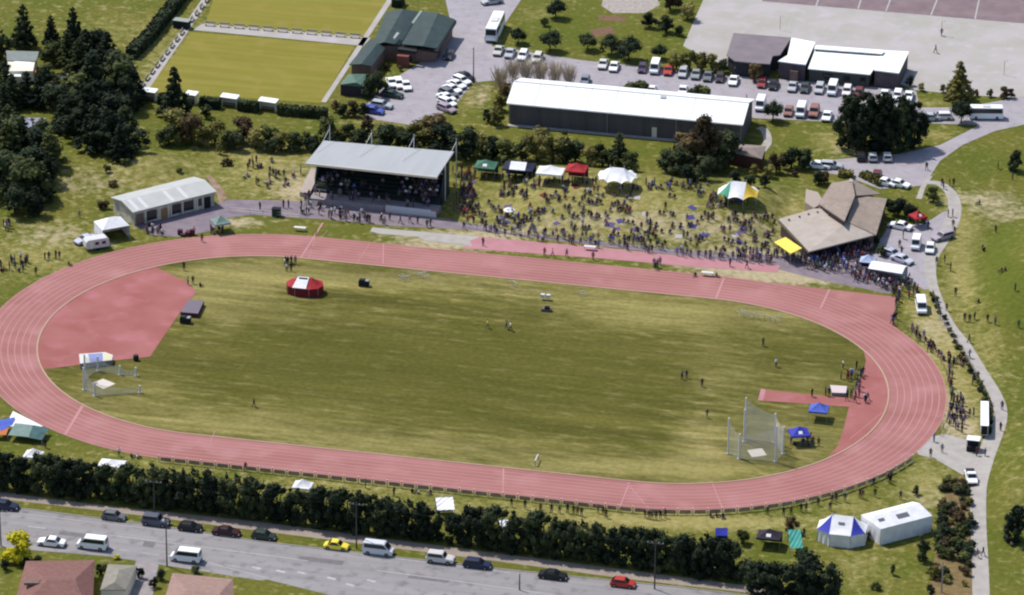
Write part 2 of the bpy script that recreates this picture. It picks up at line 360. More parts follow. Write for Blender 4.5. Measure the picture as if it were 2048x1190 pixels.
# chute extension of the home straight
cut = [(L_/2+(RI+WT-.3)*math.cos(a), (RI+WT-.3)*math.sin(a)) for a in np.linspace(math.pi/2, .50, 16)]
sheet_w('straight_chute', [tuple(H(x, y)[:2]) for x, y in [(1792, 594), (1786, 648), (1800, 664)]][::1]+cut[::-1], .036, TRK)
sheet('long_runway', [(960, 474), (1200, 495), (1400, 516), (1560, 531), (1555, 545), (1400, 535), (1200, 517), (1012, 503), (930, 497), (926, 486)], .03, TRKP)
sheet('sand_pit', [(745, 455), (960, 474), (945, 482), (760, 468), (740, 463)], .028, PALE)
sheet('landing_pit', [(862, 466), (935, 474), (945, 492), (850, 482), (838, 474)], .034, CON)
sheet('apron_pavement', [(262, 450), (290, 462), (300, 470), (360, 474), (420, 462), (452, 436), (500, 430), (652, 439), (780, 452), (930, 459), (1530, 532), (1640, 560), (1780, 588), (1800, 545), (1740, 500), (1560, 512), (930, 447), (905, 440), (870, 436), (600, 402), (457, 399), (434, 408), (420, 416)], .02, APR)
mk = MB()
strip(mk, [(646, 446), (601, 517)], .35, .06); strip(mk, [(634, 462), (618, 517)], .12, .06); strip(mk, [(655, 462), (605, 517)], .1, .06)
strip(mk, [(1448, 556), (1432, 597)], .35, .06); strip(mk, [(1659, 579), (1641, 617)], .4, .06)
strip(mk, [(1007, 937), (1006, 988)], .22, .06); strip(mk, [(1259, 966), (1240, 1013)], .22, .06); strip(mk, [(1254, 966), (1290, 1010)], .14, .06); strip(mk, [(165, 812), (130, 870)], .5, .06); strip(mk, [(1425, 968), (1445, 1018)], .14, .06)
strip(mk, [(1765, 825), (1700, 878)], .12, .06); strip(mk, [(767, 488), (766, 528)], .2, .06); strip(mk, [(740, 487), (715, 525)], .12, .06); strip(mk, [(430, 862), (420, 885)], .15, .06)
tag(mk.build('start_lines', LINE), kind='structure')
# bowling greens
sheet('bowling_green', [(438, -40), (800, -40), (737, 74), (412, 46)], .02, MBG)
sheet('bowling_green', [(385, 64), (709, 92), (642, 206), (290, 184)], .02, MBG)
for pl in ([(404, 48), (742, 76), (727, 92), (385, 60)], [(430, -40), (446, -40), (294, 184), (277, 184)], [(800, -40), (812, -40), (652, 205), (642, 204)]):
    sheet('green_walkway', pl, .03, PALE)
# car parks and roads
sheet('car_park', [(884, -30), (1062, -30), (1000, 62), (983, 92), (1160, 120), (1290, 134), (1420, 148), (1640, 165), (1832, 182), (1836, 200), (1828, 240), (1690, 245), (1500, 236), (1490, 260), (1300, 245), (1040, 190), (1000, 160), (947, 165), (912, 208), (850, 250), (835, 262), (820, 250), (735, 237), (722, 222), (760, 180), (800, 150), (850, 120), (905, 60)], .02, ASP)
sheet('access_road', [(1828, 215), (1930, 215), (2110, 180), (2110, 236), (1990, 262), (1925, 290), (1880, 322), (1862, 350), (1840, 372), (1760, 378), (1690, 352), (1640, 344), (1632, 330), (1660, 320), (1800, 308), (1880, 290), (1960, 250), (1828, 246)], .026, ASP)
sheet('club_forecourt', [(1778, 452), (1800, 458), (1830, 448), (1862, 440), (1886, 424), (1908, 420), (1915, 455), (1880, 500), (1862, 535), (1866, 575), (1850, 580), (1810, 560), (1740, 530), (1760, 480)], .03, ASP)
path('footpath', [(1848, 365), (1880, 368), (1905, 392), (1908, 430), (1890, 470), (1862, 520), (1866, 570), (1893, 640), (1930, 690), (1962, 742), (1992, 792), (2001, 832), (1984, 882), (1966, 930), (1957, 980), (1957, 1050), (1960, 1120), (1964, 1230), (1975, 1420)], [1.6, 1.8, 2.2, 2.6, 2.8, 2.4, 1.7, 2.0, 2.1, 2.1, 2.2, 2.3, 2.9, 3.2, 2.6, 2.5, 2.6, 2.7, 2.7], .034, CON)
sheet('gate_forecourt', [(1830, 900), (1862, 874), (1890, 868), (1932, 880), (1965, 905), (1972, 900), (1950, 945), (1925, 950), (1870, 918), (1838, 910)], .03, CON)
path('lawn_edge_path', [(1860, 352), (1847, 372), (1838, 398)], 1.0, .036, CON)
path('park_path', [(1517, 255), (1530, 262), (1535, 285), (1520, 305)], 1.6, .02, CON)
sheet('court_paving', [(1424, -40), (2120, -40), (2120, 205), (2040, 196), (1930, 190), (1830, 180), (1800, 168), (1455, 130), (1420, 120), (1366, 92)], .012, PALE)
sheet('netball_court', [(1520, -40), (2120, -40), (2120, 58), (2040, 47), (1525, 3)], .024, COURT)
cl = MB()
for a, b in (((1728, -20), (1716, 18)), ((1788, -20), (1772, 22)), ((1878, -10), (1862, 30)), ((1960, -10), (1950, 38)), ((1640, -10), (1632, 12))): strip(cl, [a, b], .25, .03)
strip(cl, [(1520, 3), (2120, 54)], .3, .03)
for a, b in (((1845, 45), (2015, 55)), ((2015, 55), (2000, 165)), ((1845, 45), (1790, 90)), ((1590, 20), (1575, 60)), ((1700, 30), (1660, 78)), ((1930, 60), (1905, 110))): strip(cl, [a, b], .08, .03)
tag(cl.build('court_lines', WLINE), kind='structure')
# main road
road_top = [(-500, 958), (-60, 1006), (0, 1012), (46, 1018), (343, 1056), (520, 1084), (1020, 1141), (1355, 1175), (1700, 1216), (2400, 1300)]
sheet('road', road_top+[(2400, 1420), (1700, 1330), (900, 1250), (533, 1159), (520, 1161), (217, 1113), (71, 1101), (-60, 1088), (-500, 1040)], .02, ROADM)
sheet('side_street', [(272, 1122), (318, 1126), (296, 1240), (236, 1240)], .024, mat('driveway concrete', s(176, 168, 168), .9, s(160, 152, 154), .7))
foot = [(-500, 928), (-60, 976), (0, 984), (171, 1007), (520, 1044), (754, 1075), (1020, 1110), (1254, 1140), (1482, 1170), (1600, 1190), (2400, 1286)]
sheet('roadside_footpath', foot+[(2400, 1300), (1600, 1204), (1482, 1184), (1254, 1158), (1020, 1126), (754, 1092), (520, 1062), (200, 1021), (0, 998), (-60, 990), (-500, 942)], .018, mat('footpath asphalt', s(178, 164, 152), .9, s(166, 152, 140), .5))
rm = MB()
strip(rm, [(-20, 1021), (14, 1024), (200, 1046), (520, 1082), (1020, 1146)], .12, .03)
strip(rm, [(223, 1071), (520, 1109), (617, 1122)], .15, .03); strip(rm, [(754, 1141), (1020, 1177), (1120, 1192)], .15, .03)
strip(rm, [(57, 1053), (91, 1057)], .25, .03); strip(rm, [(-40, 1040), (0, 1046)], .15, .03)
strip(rm, [(223, 1097), (329, 1112), (520, 1140)], .12, .03, (3, 5)); strip(rm, [(400, 1122), (520, 1152), (535, 1158)], .12, .03)
for x, y in ((513, 1136), (561, 1143), (603, 1146), (662, 1157), (742, 1162), (700, 1170)): strip(rm, [(x-8, y-2), (x+9, y+2)], .5, .03)
pt = MB()
for q in ([(600, 1112), (690, 1122), (684, 1131), (596, 1120)], [(120, 1062), (190, 1070), (186, 1077), (116, 1069)], [(820, 1150), (900, 1160), (894, 1166), (815, 1156)], [(290, 1082), (312, 1085), (306, 1096), (284, 1092)]):
    w_ = [H(*c_) for c_ in q]; pt.face([(c_[0], c_[1], .026) for c_ in w_])
tag(pt.build('road_patches', mat('newer asphalt patch', s(124, 120, 122), .9, s(136, 132, 134), 1.2)), kind='structure')
tag(rm.build('road_markings', WLINE), kind='structure')
kb = MB()
for a, b in zip(road_top, road_top[1:]):
    pa = Vector(H(*a)); pb = Vector(H(*b)); d = (pb-pa).normalized(); nn = Vector((-d.y, d.x, 0))*.15
    kb.loft([[tuple(pa), tuple(pa+nn), tuple(pa+nn+Vector((0, 0, .12))), tuple(pa+Vector((0, 0, .12)))], [tuple(pb), tuple(pb+nn), tuple(pb+nn+Vector((0, 0, .12))), tuple(pb+Vector((0, 0, .12)))]])
tag(kb.build('road_kerb', CON), kind='structure')
sheet('garden_bed', [(1896, 952), (1926, 952), (1942, 1000), (1946, 1100), (1947, 1230), (1850, 1230), (1868, 1120), (1880, 1040)], .01, BARK)
sheet('soil_bank', [(412, 351), (424, 352), (446, 378), (454, 396), (440, 408), (434, 390)], .012, SOIL)
sheet('pebble_yard', [(1210, -20), (1305, -20), (1320, 10), (1290, 26), (1225, 26), (1203, 12)], .012, mat('pebble paving', s(196, 186, 178), .9, s(168, 158, 152), 1.5))
sheet('flower_bed', [(1196, 30), (1250, 33), (1252, 44), (1198, 41)], .014, mat('bed soil', s(140, 112, 84), .95, s(120, 90, 70), 1.5))
sheet('flower_bed', [(1178, 60), (1222, 52), (1232, 66), (1190, 76)], .014, MATS['bed soil'])
# ============================================================ BUILDINGS
DG = mat('dark green metal roof', s(66, 82, 80), .5, s(56, 72, 68), .6, spec=.3)
DG2 = mat('green metal roof', s(106, 136, 118), .5, s(92, 122, 106), .6)
BRK = mat('brown brick', s(150, 126, 118), .9, s(132, 108, 100), 2)
GLS = mat('dark window glass', s(40, 46, 52), .15, spec=.6)
WHR = mat('white metal roof', s(250, 252, 252, .95), .5, s(236, 242, 242, .95), .25, stretch=(3, .1, 1))
GRR = mat('grey metal roof', s(192, 195, 198), .6, s(185, 188, 192), .3, stretch=(2, .2, 1))
GRR2 = mat('mauve grey roof', s(146, 134, 140), .7, s(134, 124, 130), .4)
WHS = mat('warehouse cladding', s(116, 108, 112), .7, s(98, 92, 96), .5, stretch=(1, 1, .1))
DGY = mat('dark grey block wall', s(108, 98, 104), .85, s(92, 86, 92), .8)
CRM = mat('cream paint', s(236, 228, 210, .9), .7)
WHT = mat('white paint', s(238, 236, 238), .6)
STL = mat('galvanised steel', s(176, 176, 178), .5, metal=.3)
SHG = mat('brown shingle roof', s(172, 156, 144), .85, s(158, 142, 130), .5, col3=s(182, 166, 158), scale3=1.2)
SHL = mat('light shingle roof', s(200, 188, 178), .85, s(188, 176, 164), .4, col3=s(206, 194, 188), scale3=1)
BLK = mat('dark shade cloth', s(40, 42, 48), .9)
CCT = mat('grandstand concrete', s(178, 168, 172), .85, s(164, 154, 158), .7)
SEAT = mat('green seat slats', s(36, 58, 50), .8)
RED = mat('red panel', s(196, 70, 60), .7)
def xy(p): return (float(p[0]), float(p[1]))
def cen(pts): return (sum(p[0] for p in pts)/len(pts), sum(p[1] for p in pts)/len(pts), 0)
def wall_open(parent, a, b, t0, t1, z0, z1, name, m, off=.04, depth=.05):
    """a panel standing slightly proud on the wall that runs a->b (world xy, outside on the right-hand side)"""
    a = Vector((a[0], a[1], 0)); b = Vector((b[0], b[1], 0)); d = (b-a); n = Vector((d.y, -d.x, 0)).normalized()
    p = a+d*t0; q = a+d*t1
    mb = MB(); v = [p-n*.05, q-n*.05, q+n*off, p+n*off]
    mb.prism([(k.x, k.y) for k in v], z0, z1); return mb.build(name, m, parent)
def roofed(name, label, cat, roof_px, zs, wallm, roofm, inset=.35, over=.15, group=None):
    """walls under a roof plate; roof_px corners with height each"""
    pts = [H(px, py, z) for (px, py), z in zip(roof_px, zs)]
    t = thing(name, label, cat, cen(pts), group=group)
    c = cen(pts); ins = []
    for p in pts:
        d = Vector((p[0]-c[0], p[1]-c[1], 0)); ins.append(Vector((p[0], p[1], 0))-d.normalized()*inset)
    mb = MB(); mb.prism([(p.x, p.y) for p in ins], 0., [z-.26 for z in zs]); mb.build('wall', wallm, t)
    rb = MB(); rb.slab(pts, .2); rb.build('roof', roofm, t)
    return t, pts, ins
# ---- warehouse
def warehouse():
    fl = H(1016, 205, 4.5); fr = H(1484, 248, 4.5); bl = H(1037, 163, 6.4); br = H(1497, 203, 6.4)
    d = (fr-fl)/np.linalg.norm(fr-fl); n = np.array([-d[1], d[0], 0]); W = np.linalg.norm(fr-fl); dep = (bl-fl)@n
    t = thing('warehouse', 'long low warehouse with a gleaming white roof and dark brown wall behind the spectator bank', 'warehouse', tuple((fl+fr)/2+n*dep))
    t.location.z = 0
    F = lambda u, v, z: tuple(fl*np.array([1, 1, 0])+d*u+n*v+np.array([0, 0, z]))
    mb = MB(); g = [(0.15, 4.2), (dep, 5.35), (2*dep-.15, 4.2)]
    mb.loft([[F(u, .15, 0), F(u, .15, 4.3), F(u, dep, 6.2), F(u, 2*dep-.15, 4.3), F(u, 2*dep-.15, 0)] for u in (.15, W-.15)]); mb.build('wall', WHS, t)
    rb = MB(); rb.slab([F(-.25, -.25, 4.5), F(W+.25, -.25, 4.5), F(W+.25, dep, 6.4), F(-.25, dep, 6.4)], .12)
    rb.slab([F(-.25, dep+.01, 6.4), F(W+.25, dep+.01, 6.4), F(W+.25, 2*dep+.25, 4.5), F(-.25, 2*dep+.25, 4.5)], .12)
    rf = rb.build('roof', WHR, t)
    cb = MB(); cb.slab([F(-.3, dep-.2, 6.46), F(W+.3, dep-.2, 6.46), F(W+.3, dep+.2, 6.46), F(-.3, dep+.2, 6.46)], .05); cb.build('ridge_cap', WHT, rf)
    for k in range(1, 9): u = W*k/9; MB().slab([F(u, -.2, 4.54), F(u+.12, -.2, 4.54), F(u+.12, dep-.25, 6.36), F(u, dep-.25, 6.36)], .03).build('roof_seam', mat('pale roof seam', s(206, 212, 216, .7), .6), rf)
    gb = MB(); gb.loft([[F(u, -.4, 4.25), F(u, -.2, 4.25), F(u, -.2, 4.42), F(u, -.4, 4.42)] for u in (-.2, W+.2)]); gb.build('gutter', WHT, t)
    for u in (.3, W*.425, W*.72, W-.3):
        pb = MB(); pb.loft([[F(u, .05, z), F(u+.14, .05, z), F(u+.14, .13, z), F(u, .13, z)] for z in (0, 4.25)]); pb.build('downpipe', STL, t)
    db = MB(); db.loft([[F(u, .07, 0), F(u, .13, 0), F(u, .13, 2.1), F(u, .07, 2.1)] for u in (W*.618, W*.618+.95)]); db.build('door', CRM, t)
    sb = MB(); sb.loft([[F(u, -1.0, .0), F(u, .1, .0), F(u, .1, .1), F(u, -1.0, .1)] for u in (0, W)]); sb.build('apron_slab', CON, t)
    s1 = MB(); s1.slab([F(W*.63, dep*.8, 6.2), F(W*.655, dep*.8, 6.2), F(W*.655, dep*.92, 6.36), F(W*.63, dep*.92, 6.36)], .05); s1.build('roof_hatch', GRR, rf)
warehouse()
# ---- white and grey roofed hall beside the courts
def hall():
    t = thing('sports_pavilion', 'flat roofed sports pavilion with grey and white roof blocks beside the pale courts', 'pavilion', tuple(H(1640, 160)))
    def blk(px, z, wm, rm, rname='roof', wname='wall', zz=None, frames=1):
        pts = [H(x, y, (zz[i] if zz else z)) for i, (x, y) in enumerate(px)]; c = Vector(cen(pts)); ins = []
        for p in pts: v = Vector((p[0], p[1], 0)); ins.append(v+(c-v).normalized()*.3)
        zl = [(zz[i] if zz else z)-.22 for i in range(len(px))]
        MB().prism([(p.x, p.y) for p in ins], 0, zl).build(wname, wm, t)
        r = MB().slab(pts, .2).build(rname, rm, t); return r, pts, ins
    GW = mat('pavilion dark wall', s(62, 66, 72), .85, s(54, 56, 62), .8)
    blk([(1467, 66), (1583, 75), (1560, 110), (1545, 112), (1540, 128), (1508, 126), (1470, 122), (1453, 110)], 3.2, GW, GRR2)
    blk([(1583, 75), (1631, 84), (1611, 129), (1556, 122), (1575, 110)], 3.7, DGY, WHR)
    blk([(1630, 100), (1766, 110), (1740, 149), (1616, 137)], 3., mat('pavilion green wall', s(86, 92, 88), .85), WHR, zz=[3.6, 3.6, 2.8, 2.8])
    blk([(1632, 90), (1770, 100), (1764, 107), (1628, 97)], 4.1, DGY, WHR)
    r, p, i = blk([(1762, 100), (1818, 103), (1798, 146), (1748, 140)], 3.6, DGY, WHR)
    a = H(1556, 158); b = H(1608, 163)
    for k, (x, y) in enumerate(((1478, 150), (1515, 154))):
        q = H(x, y); MB(q[0], q[1], 0).box(-.9, .9, -.5, .15, .9, 2.1).build('window', GLS, t)
    for x, y in ((1655, 168), (1690, 171), (1722, 174)):
        q = H(x, y-3); MB(q[0], q[1], 0, math.atan2(-.13, 1)).box(-1., 1., -.6, .1, .7, 2.).build('window', GLS, t)
    q = H(1588, 162); MB(q[0], q[1], 0, -.12).box(-.8, .8, -.4, .4, 0, 2.2).build('door', BRK, t)
hall()
# ---- bowling club
def club():
    t = thing('bowling_clubhouse', 'dark green roofed bowling clubhouse with brick front between the greens and the car park', 'clubhouse', tuple(H(800, 130)))
    Z = 3.2; ZR = 4.6
    g = lambda x, y, z: tuple(H(x, y, z))
    foot = [(772, 52-30+6), (838, 22+6), (876, 27+6), (908, 42+6), (873, 97), (832, 98), (796, 92), (748, 93)]
    ins = [H(x, y, Z) for x, y in [(776, 30), (838, 27), (874, 33), (905, 44), (870, 94), (834, 94), (796, 89), (752, 90)]]
    MB().prism([xy(p) for p in ins], 0, Z-.3).build('wall', BRK, t)
    # west gable roof, two slopes; east roof
    rb = MB()
    rb.slab([g(773, 23, Z), g(806, 18, ZR), g(768, 84, ZR-.6), g(744, 92, Z)], .15)
    rb.slab([g(806, 18, ZR), g(840, 24, Z+.35), g(800, 90, Z+.2), g(768, 84, ZR-.6)], .15)
    rw = rb.build('roof', DG, t)
    rb = MB()
    rb.slab([g(842, 22, Z+.5), g(876, 26, Z+1.2), g(846, 92, Z+.9), g(803, 88, Z+.3)], .15)
    rb.slab([g(876, 26, Z+1.2), g(911, 39, Z+.3), g(874, 97, Z+.1), g(846, 92, Z+.9)], .15)
    re = rb.build('roof', DG, t)
    MB().slab([g(841, 20, Z+.62), g(845, 22, Z+.62), g(827, 47, Z+.5), g(823, 45, Z+.5)], .1).build('valley_flashing', mat('green flashing', s(150, 168, 156), .6), rw)
    MB().slab([g(794, 64, ZR+.35), g(799, 66, ZR+.35), g(790, 77, ZR+.2), g(786, 75, ZR+.2)], .4).build('skylight', mat('skylight sheet', s(176, 184, 180), .4), rw)
    # fascia boards along the front and east eaves
    fb = MB(); fb.slab([g(796, 93, Z-.02), g(832, 99, Z-.02), g(838, 90, Z-.02), g(873, 98, Z-.02), g(911, 40, Z+.2), g(913, 42, Z+.1), g(875, 102, Z-.1), g(838, 95, Z-.1), g(833, 103, Z-.1), g(796, 98, Z-.1)], .5); fb.build('fascia', mat('black green fascia', s(40, 48, 50), .7), t)
    # south wing
    MB().prism([xy(H(x, y, 2.8)) for x, y in [(746, 84), (768, 98), (742, 129), (703, 127)]], 0, 2.6).build('wall', BRK, t)
    wb = MB(); wb.slab([g(741, 78, 3.3), g(756, 86, 3.8), g(722, 128, 3.8), g(698, 129, 3.)], .15); wb.slab([g(756, 86, 3.8), g(771, 96, 3.), g(744, 132, 3.), g(722, 128, 3.8)], .15)
    wb.build('roof', DG, t)
    for x, y in ((842, 118), (856, 122), (818, 132)):
        q = H(x, y); MB(q[0], q[1], 0, -.1).box(-.5, .5, -.25, .3, .9, 2.2).build('window', GLS, t)
    q = H(806, 133); MB(q[0], q[1], 0).box(-1.2, 1.2, -.4, .6, 0, 2.3).build('porch', mat('red brown timber', s(140, 84, 74), .8), t)
    # annex shed
    t2 = thing('garden_shed', 'small shed with a pale green hipped roof beside the south end of the bowling clubhouse', 'shed', tuple(H(702, 185)))
    b = [H(x, y, 2.3) for x, y in [(697, 148), (733, 148), (727, 173), (680, 169)]]
    MB().prism([xy(Vector(p)*.96+Vector(H(705, 160, 2.3))*.04) for p in b], 0, 2.15).build('wall', mat('dark plum wall', s(70, 58, 72), .85), t2)
    m1 = H(706, 150, 3.); m2 = H(712, 165, 3.)
    rb = MB()
    for q in ([b[0], b[1], m1], [b[1], b[2], m2, m1], [b[2], b[3], m2], [b[3], b[0], m1, m2]): rb.slab([tuple(p) for p in q], .12)
    rb.build('roof', DG2, t2)
    q = H(700, 188); MB(q[0], q[1], 0).box(-1.2, 1.2, -.1, .5, .2, 1.9).build('door', mat('dark green door', s(40, 62, 56), .7), t2)
club()
# ---- changing rooms
def changing():
    zf, zr = 2.9, 3.7
    fl = H(267, 424, zf); fr = H(431, 383, zf); bl = H(244, 401, zr)
    d = (fr-fl); W = np.linalg.norm(d); d = d/W; n = np.array([-d[1], d[0], 0]); dep = (bl-fl)@n
    t = thing('changing_rooms', 'low pale building with grey roof, four white skylight strips and dark openings facing the track', 'building', tuple(((fl+fr)/2+n*dep)*np.array([1, 1, 0])))
    F = lambda u, v, z: tuple(fl*np.array([1, 1, 0])+d*u+n*v+np.array([0, 0, z]))
    MB().loft([[F(u, .12, 0), F(u, .12, zf-.05), F(u, dep, zr-.2), F(u, 2*dep-.3, zf-.15), F(u, 2*dep-.3, 0)] for u in (.2, W-.2)]).build('wall', mat('pale grey block', s(232, 226, 210), .85, s(184, 178, 168), .7), t)
    rb = MB(); rb.slab([F(-.2, -.1, zf), F(W+.2, -.1, zf), F(W+.2, dep, zr), F(-.2, dep, zr)], .12); rb.slab([F(-.2, dep+.01, zr), F(W+.2, dep+.01, zr), F(W+.2, 2*dep, zf), F(-.2, 2*dep, zf)], .12)
    rf = rb.build('roof', mat('light grey roof', s(214, 215, 212), .6, s(204, 206, 204), .5), t)
    for u in (.045, .155, .47, .64):
        v = [F(W*u, .15, zf+.08), F(W*u+.75, .15, zf+.08), F(W*u+.75, dep-.3, zr+.02), F(W*u, dep-.3, zr+.02)]
        MB().slab(v, .06).build('skylight', WHT, rf)
    for a, b, m, nm, z0, z1 in ((.03, .125, BRK, 'panel', 0, 2.2), (.16, .28, GLS, 'window', .45, 2.3), (.33, .41, mat('tan door', s(170, 136, 96), .8), 'door', 0, 2.1), (.465, .58, GLS, 'window', .45, 2.3), (.61, .73, GLS, 'window', .5, 2.3), (.79, .83, GLS, 'window', .8, 2.2), (.86, .94, BLK, 'doorway', 0, 2.2)):
        MB().loft([[F(u, .04, z0), F(u, .15, z0), F(u, .15, z1), F(u, .04, z1)] for u in (W*a, W*b)]).build(nm, m, t)
    for a in (.145, .30, .32, .42, .455, .595, .745, .775, .845): MB().loft([[F(u, .0, 0), F(u, .15, 0), F(u, .15, 2.65), F(u, .0, 2.65)] for u in (W*a, W*a+.14)]).build('pilaster', CRM, t)
changing()
# ---- grandstand
def grandstand():
    zf, zb = 7.6, 6.4
    bl, br, fr, fl = H(648, 281, zb), H(908, 303, zb), H(874, 354, zf), H(611, 326, zf)
    t = thing('grandstand', 'covered grandstand with pale sloping roof and four white roof masts beside the home straight', 'grandstand', tuple((fl+fr+bl+br)/4*np.array([1, 1, 0])))
    d = (fr-fl); W = np.linalg.norm(d[:2]); d = np.array([d[0]/W, d[1]/W, 0]); n = np.array([-d[1], d[0], 0])
    dep = ((bl-fl)@n+(br-fr)@n)/2; sk = ((bl-fl)@d+(br-fr)@d)/2
    F = lambda u, v, z: tuple(fl*np.array([1, 1, 0])+d*u+n*v+np.array([0, 0, z]))
    rf = MB().slab([tuple(p) for p in (fl, fr, br, bl)], .28).build('roof', GRR, t)
    fb = MB(); fb.slab([F(-.1, -.16, zf+.05), F(W+.1, -.16, zf+.05), F(W+.1, -.01, zf+.05), F(-.1, -.01, zf+.05)], .4); fb.build('fascia', CRM, rf)
    for k in range(4):                       # masts with stays
        u = .3+(W-.6)*k/3; mk_ = MB(); p = F(u+sk*0+.1, dep+.15, 0); top = (p[0], p[1], 9.2)
        mk_.tube(p, top, .12, 8, .07); mk_.build('mast', WHT, t)
        st = MB(); st.tube((top[0], top[1], 8.6), F(u+.05, dep*.45, 7.15), .05, 5); st.build('roof_stay', WHT, t)
        if k in (0, 3): MB().tube(F(u, dep*.48, 0), F(u, dep*.48, 6.9), .12, 6).build('column', CRM, t)
    # seating tiers
    y0 = 2.6; nt = 8; tb = MB()
    for k in range(nt):
        v0 = y0+k*.95; z = 1.25+k*.42
        tb.loft([[F(u, v0, 0), F(u, v0+.95, 0), F(u, v0+.95, z), F(u, v0, z)] for u in (.6, W-.6)])
        if k > 0:
            sb = MB(); sb.loft([[F(u, v0+.25, z+.32), F(u, v0+.6, z+.32), F(u, v0+.6, z+.40), F(u, v0+.25, z+.40)] for u in (1., W-1.)]); sb.build('bench', SEAT, t)
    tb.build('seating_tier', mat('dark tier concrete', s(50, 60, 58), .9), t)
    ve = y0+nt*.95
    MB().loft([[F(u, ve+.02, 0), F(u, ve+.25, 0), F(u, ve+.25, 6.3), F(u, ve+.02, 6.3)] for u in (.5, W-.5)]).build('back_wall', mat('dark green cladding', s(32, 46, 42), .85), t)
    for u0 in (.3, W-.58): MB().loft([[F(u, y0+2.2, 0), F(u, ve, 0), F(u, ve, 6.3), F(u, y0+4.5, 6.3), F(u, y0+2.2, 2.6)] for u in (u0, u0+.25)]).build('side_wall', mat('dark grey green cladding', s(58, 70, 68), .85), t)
    # front terrace and white parapet
    MB().loft([[F(u, -.6, 0), F(u, y0-.02, 0), F(u, y0-.02, .85), F(u, -.6, .85)] for u in (.8, W+.1)]).build('terrace', CCT, t)
    MB().loft([[F(u, -1.05, 0), F(u, -.61, 0), F(u, -.61, 1.2), F(u, -1.05, 1.1)] for u in (W*.62, W+.1)]).build('parapet', WHT, t)
    MB().loft([[F(u, -.80, 0), F(u, -.62, 0), F(u, -.62, 1.0), F(u, -.80, 1.0)] for u in (.8, W*.6)]).build('parapet', CCT, t)
    for k in range(6):
        MB().loft([[F(u, -2.0+.28*k, 0), F(u, -1.72+.28*k, 0), F(u, -1.72+.28*k, .16*k+.16), F(u, -2.0+.28*k, .16*k+.16)] for u in (.2, 2.6)]).build('stair_step', CCT, t)
    MB().loft([[F(u, -.95, .2), F(u, -.87, .2), F(u, -.87, 1.3), F(u, -.95, 1.3)] for u in (W-.9, W+.2)]).build('red_panel', RED, t)
    MB().loft([[F(u, y0-.9, 0), F(u, y0+6.6, 0), F(u, y0+6.6, 2.6), F(u, y0-.9, .9)] for u in (-1.7, .28)]).build('ramp_bank', mat('pink concrete', s(206, 190, 184), .9, s(192, 178, 170), .8), t)
    return F, W, dep, y0
GSF, GSW, GSD, GSY = grandstand()
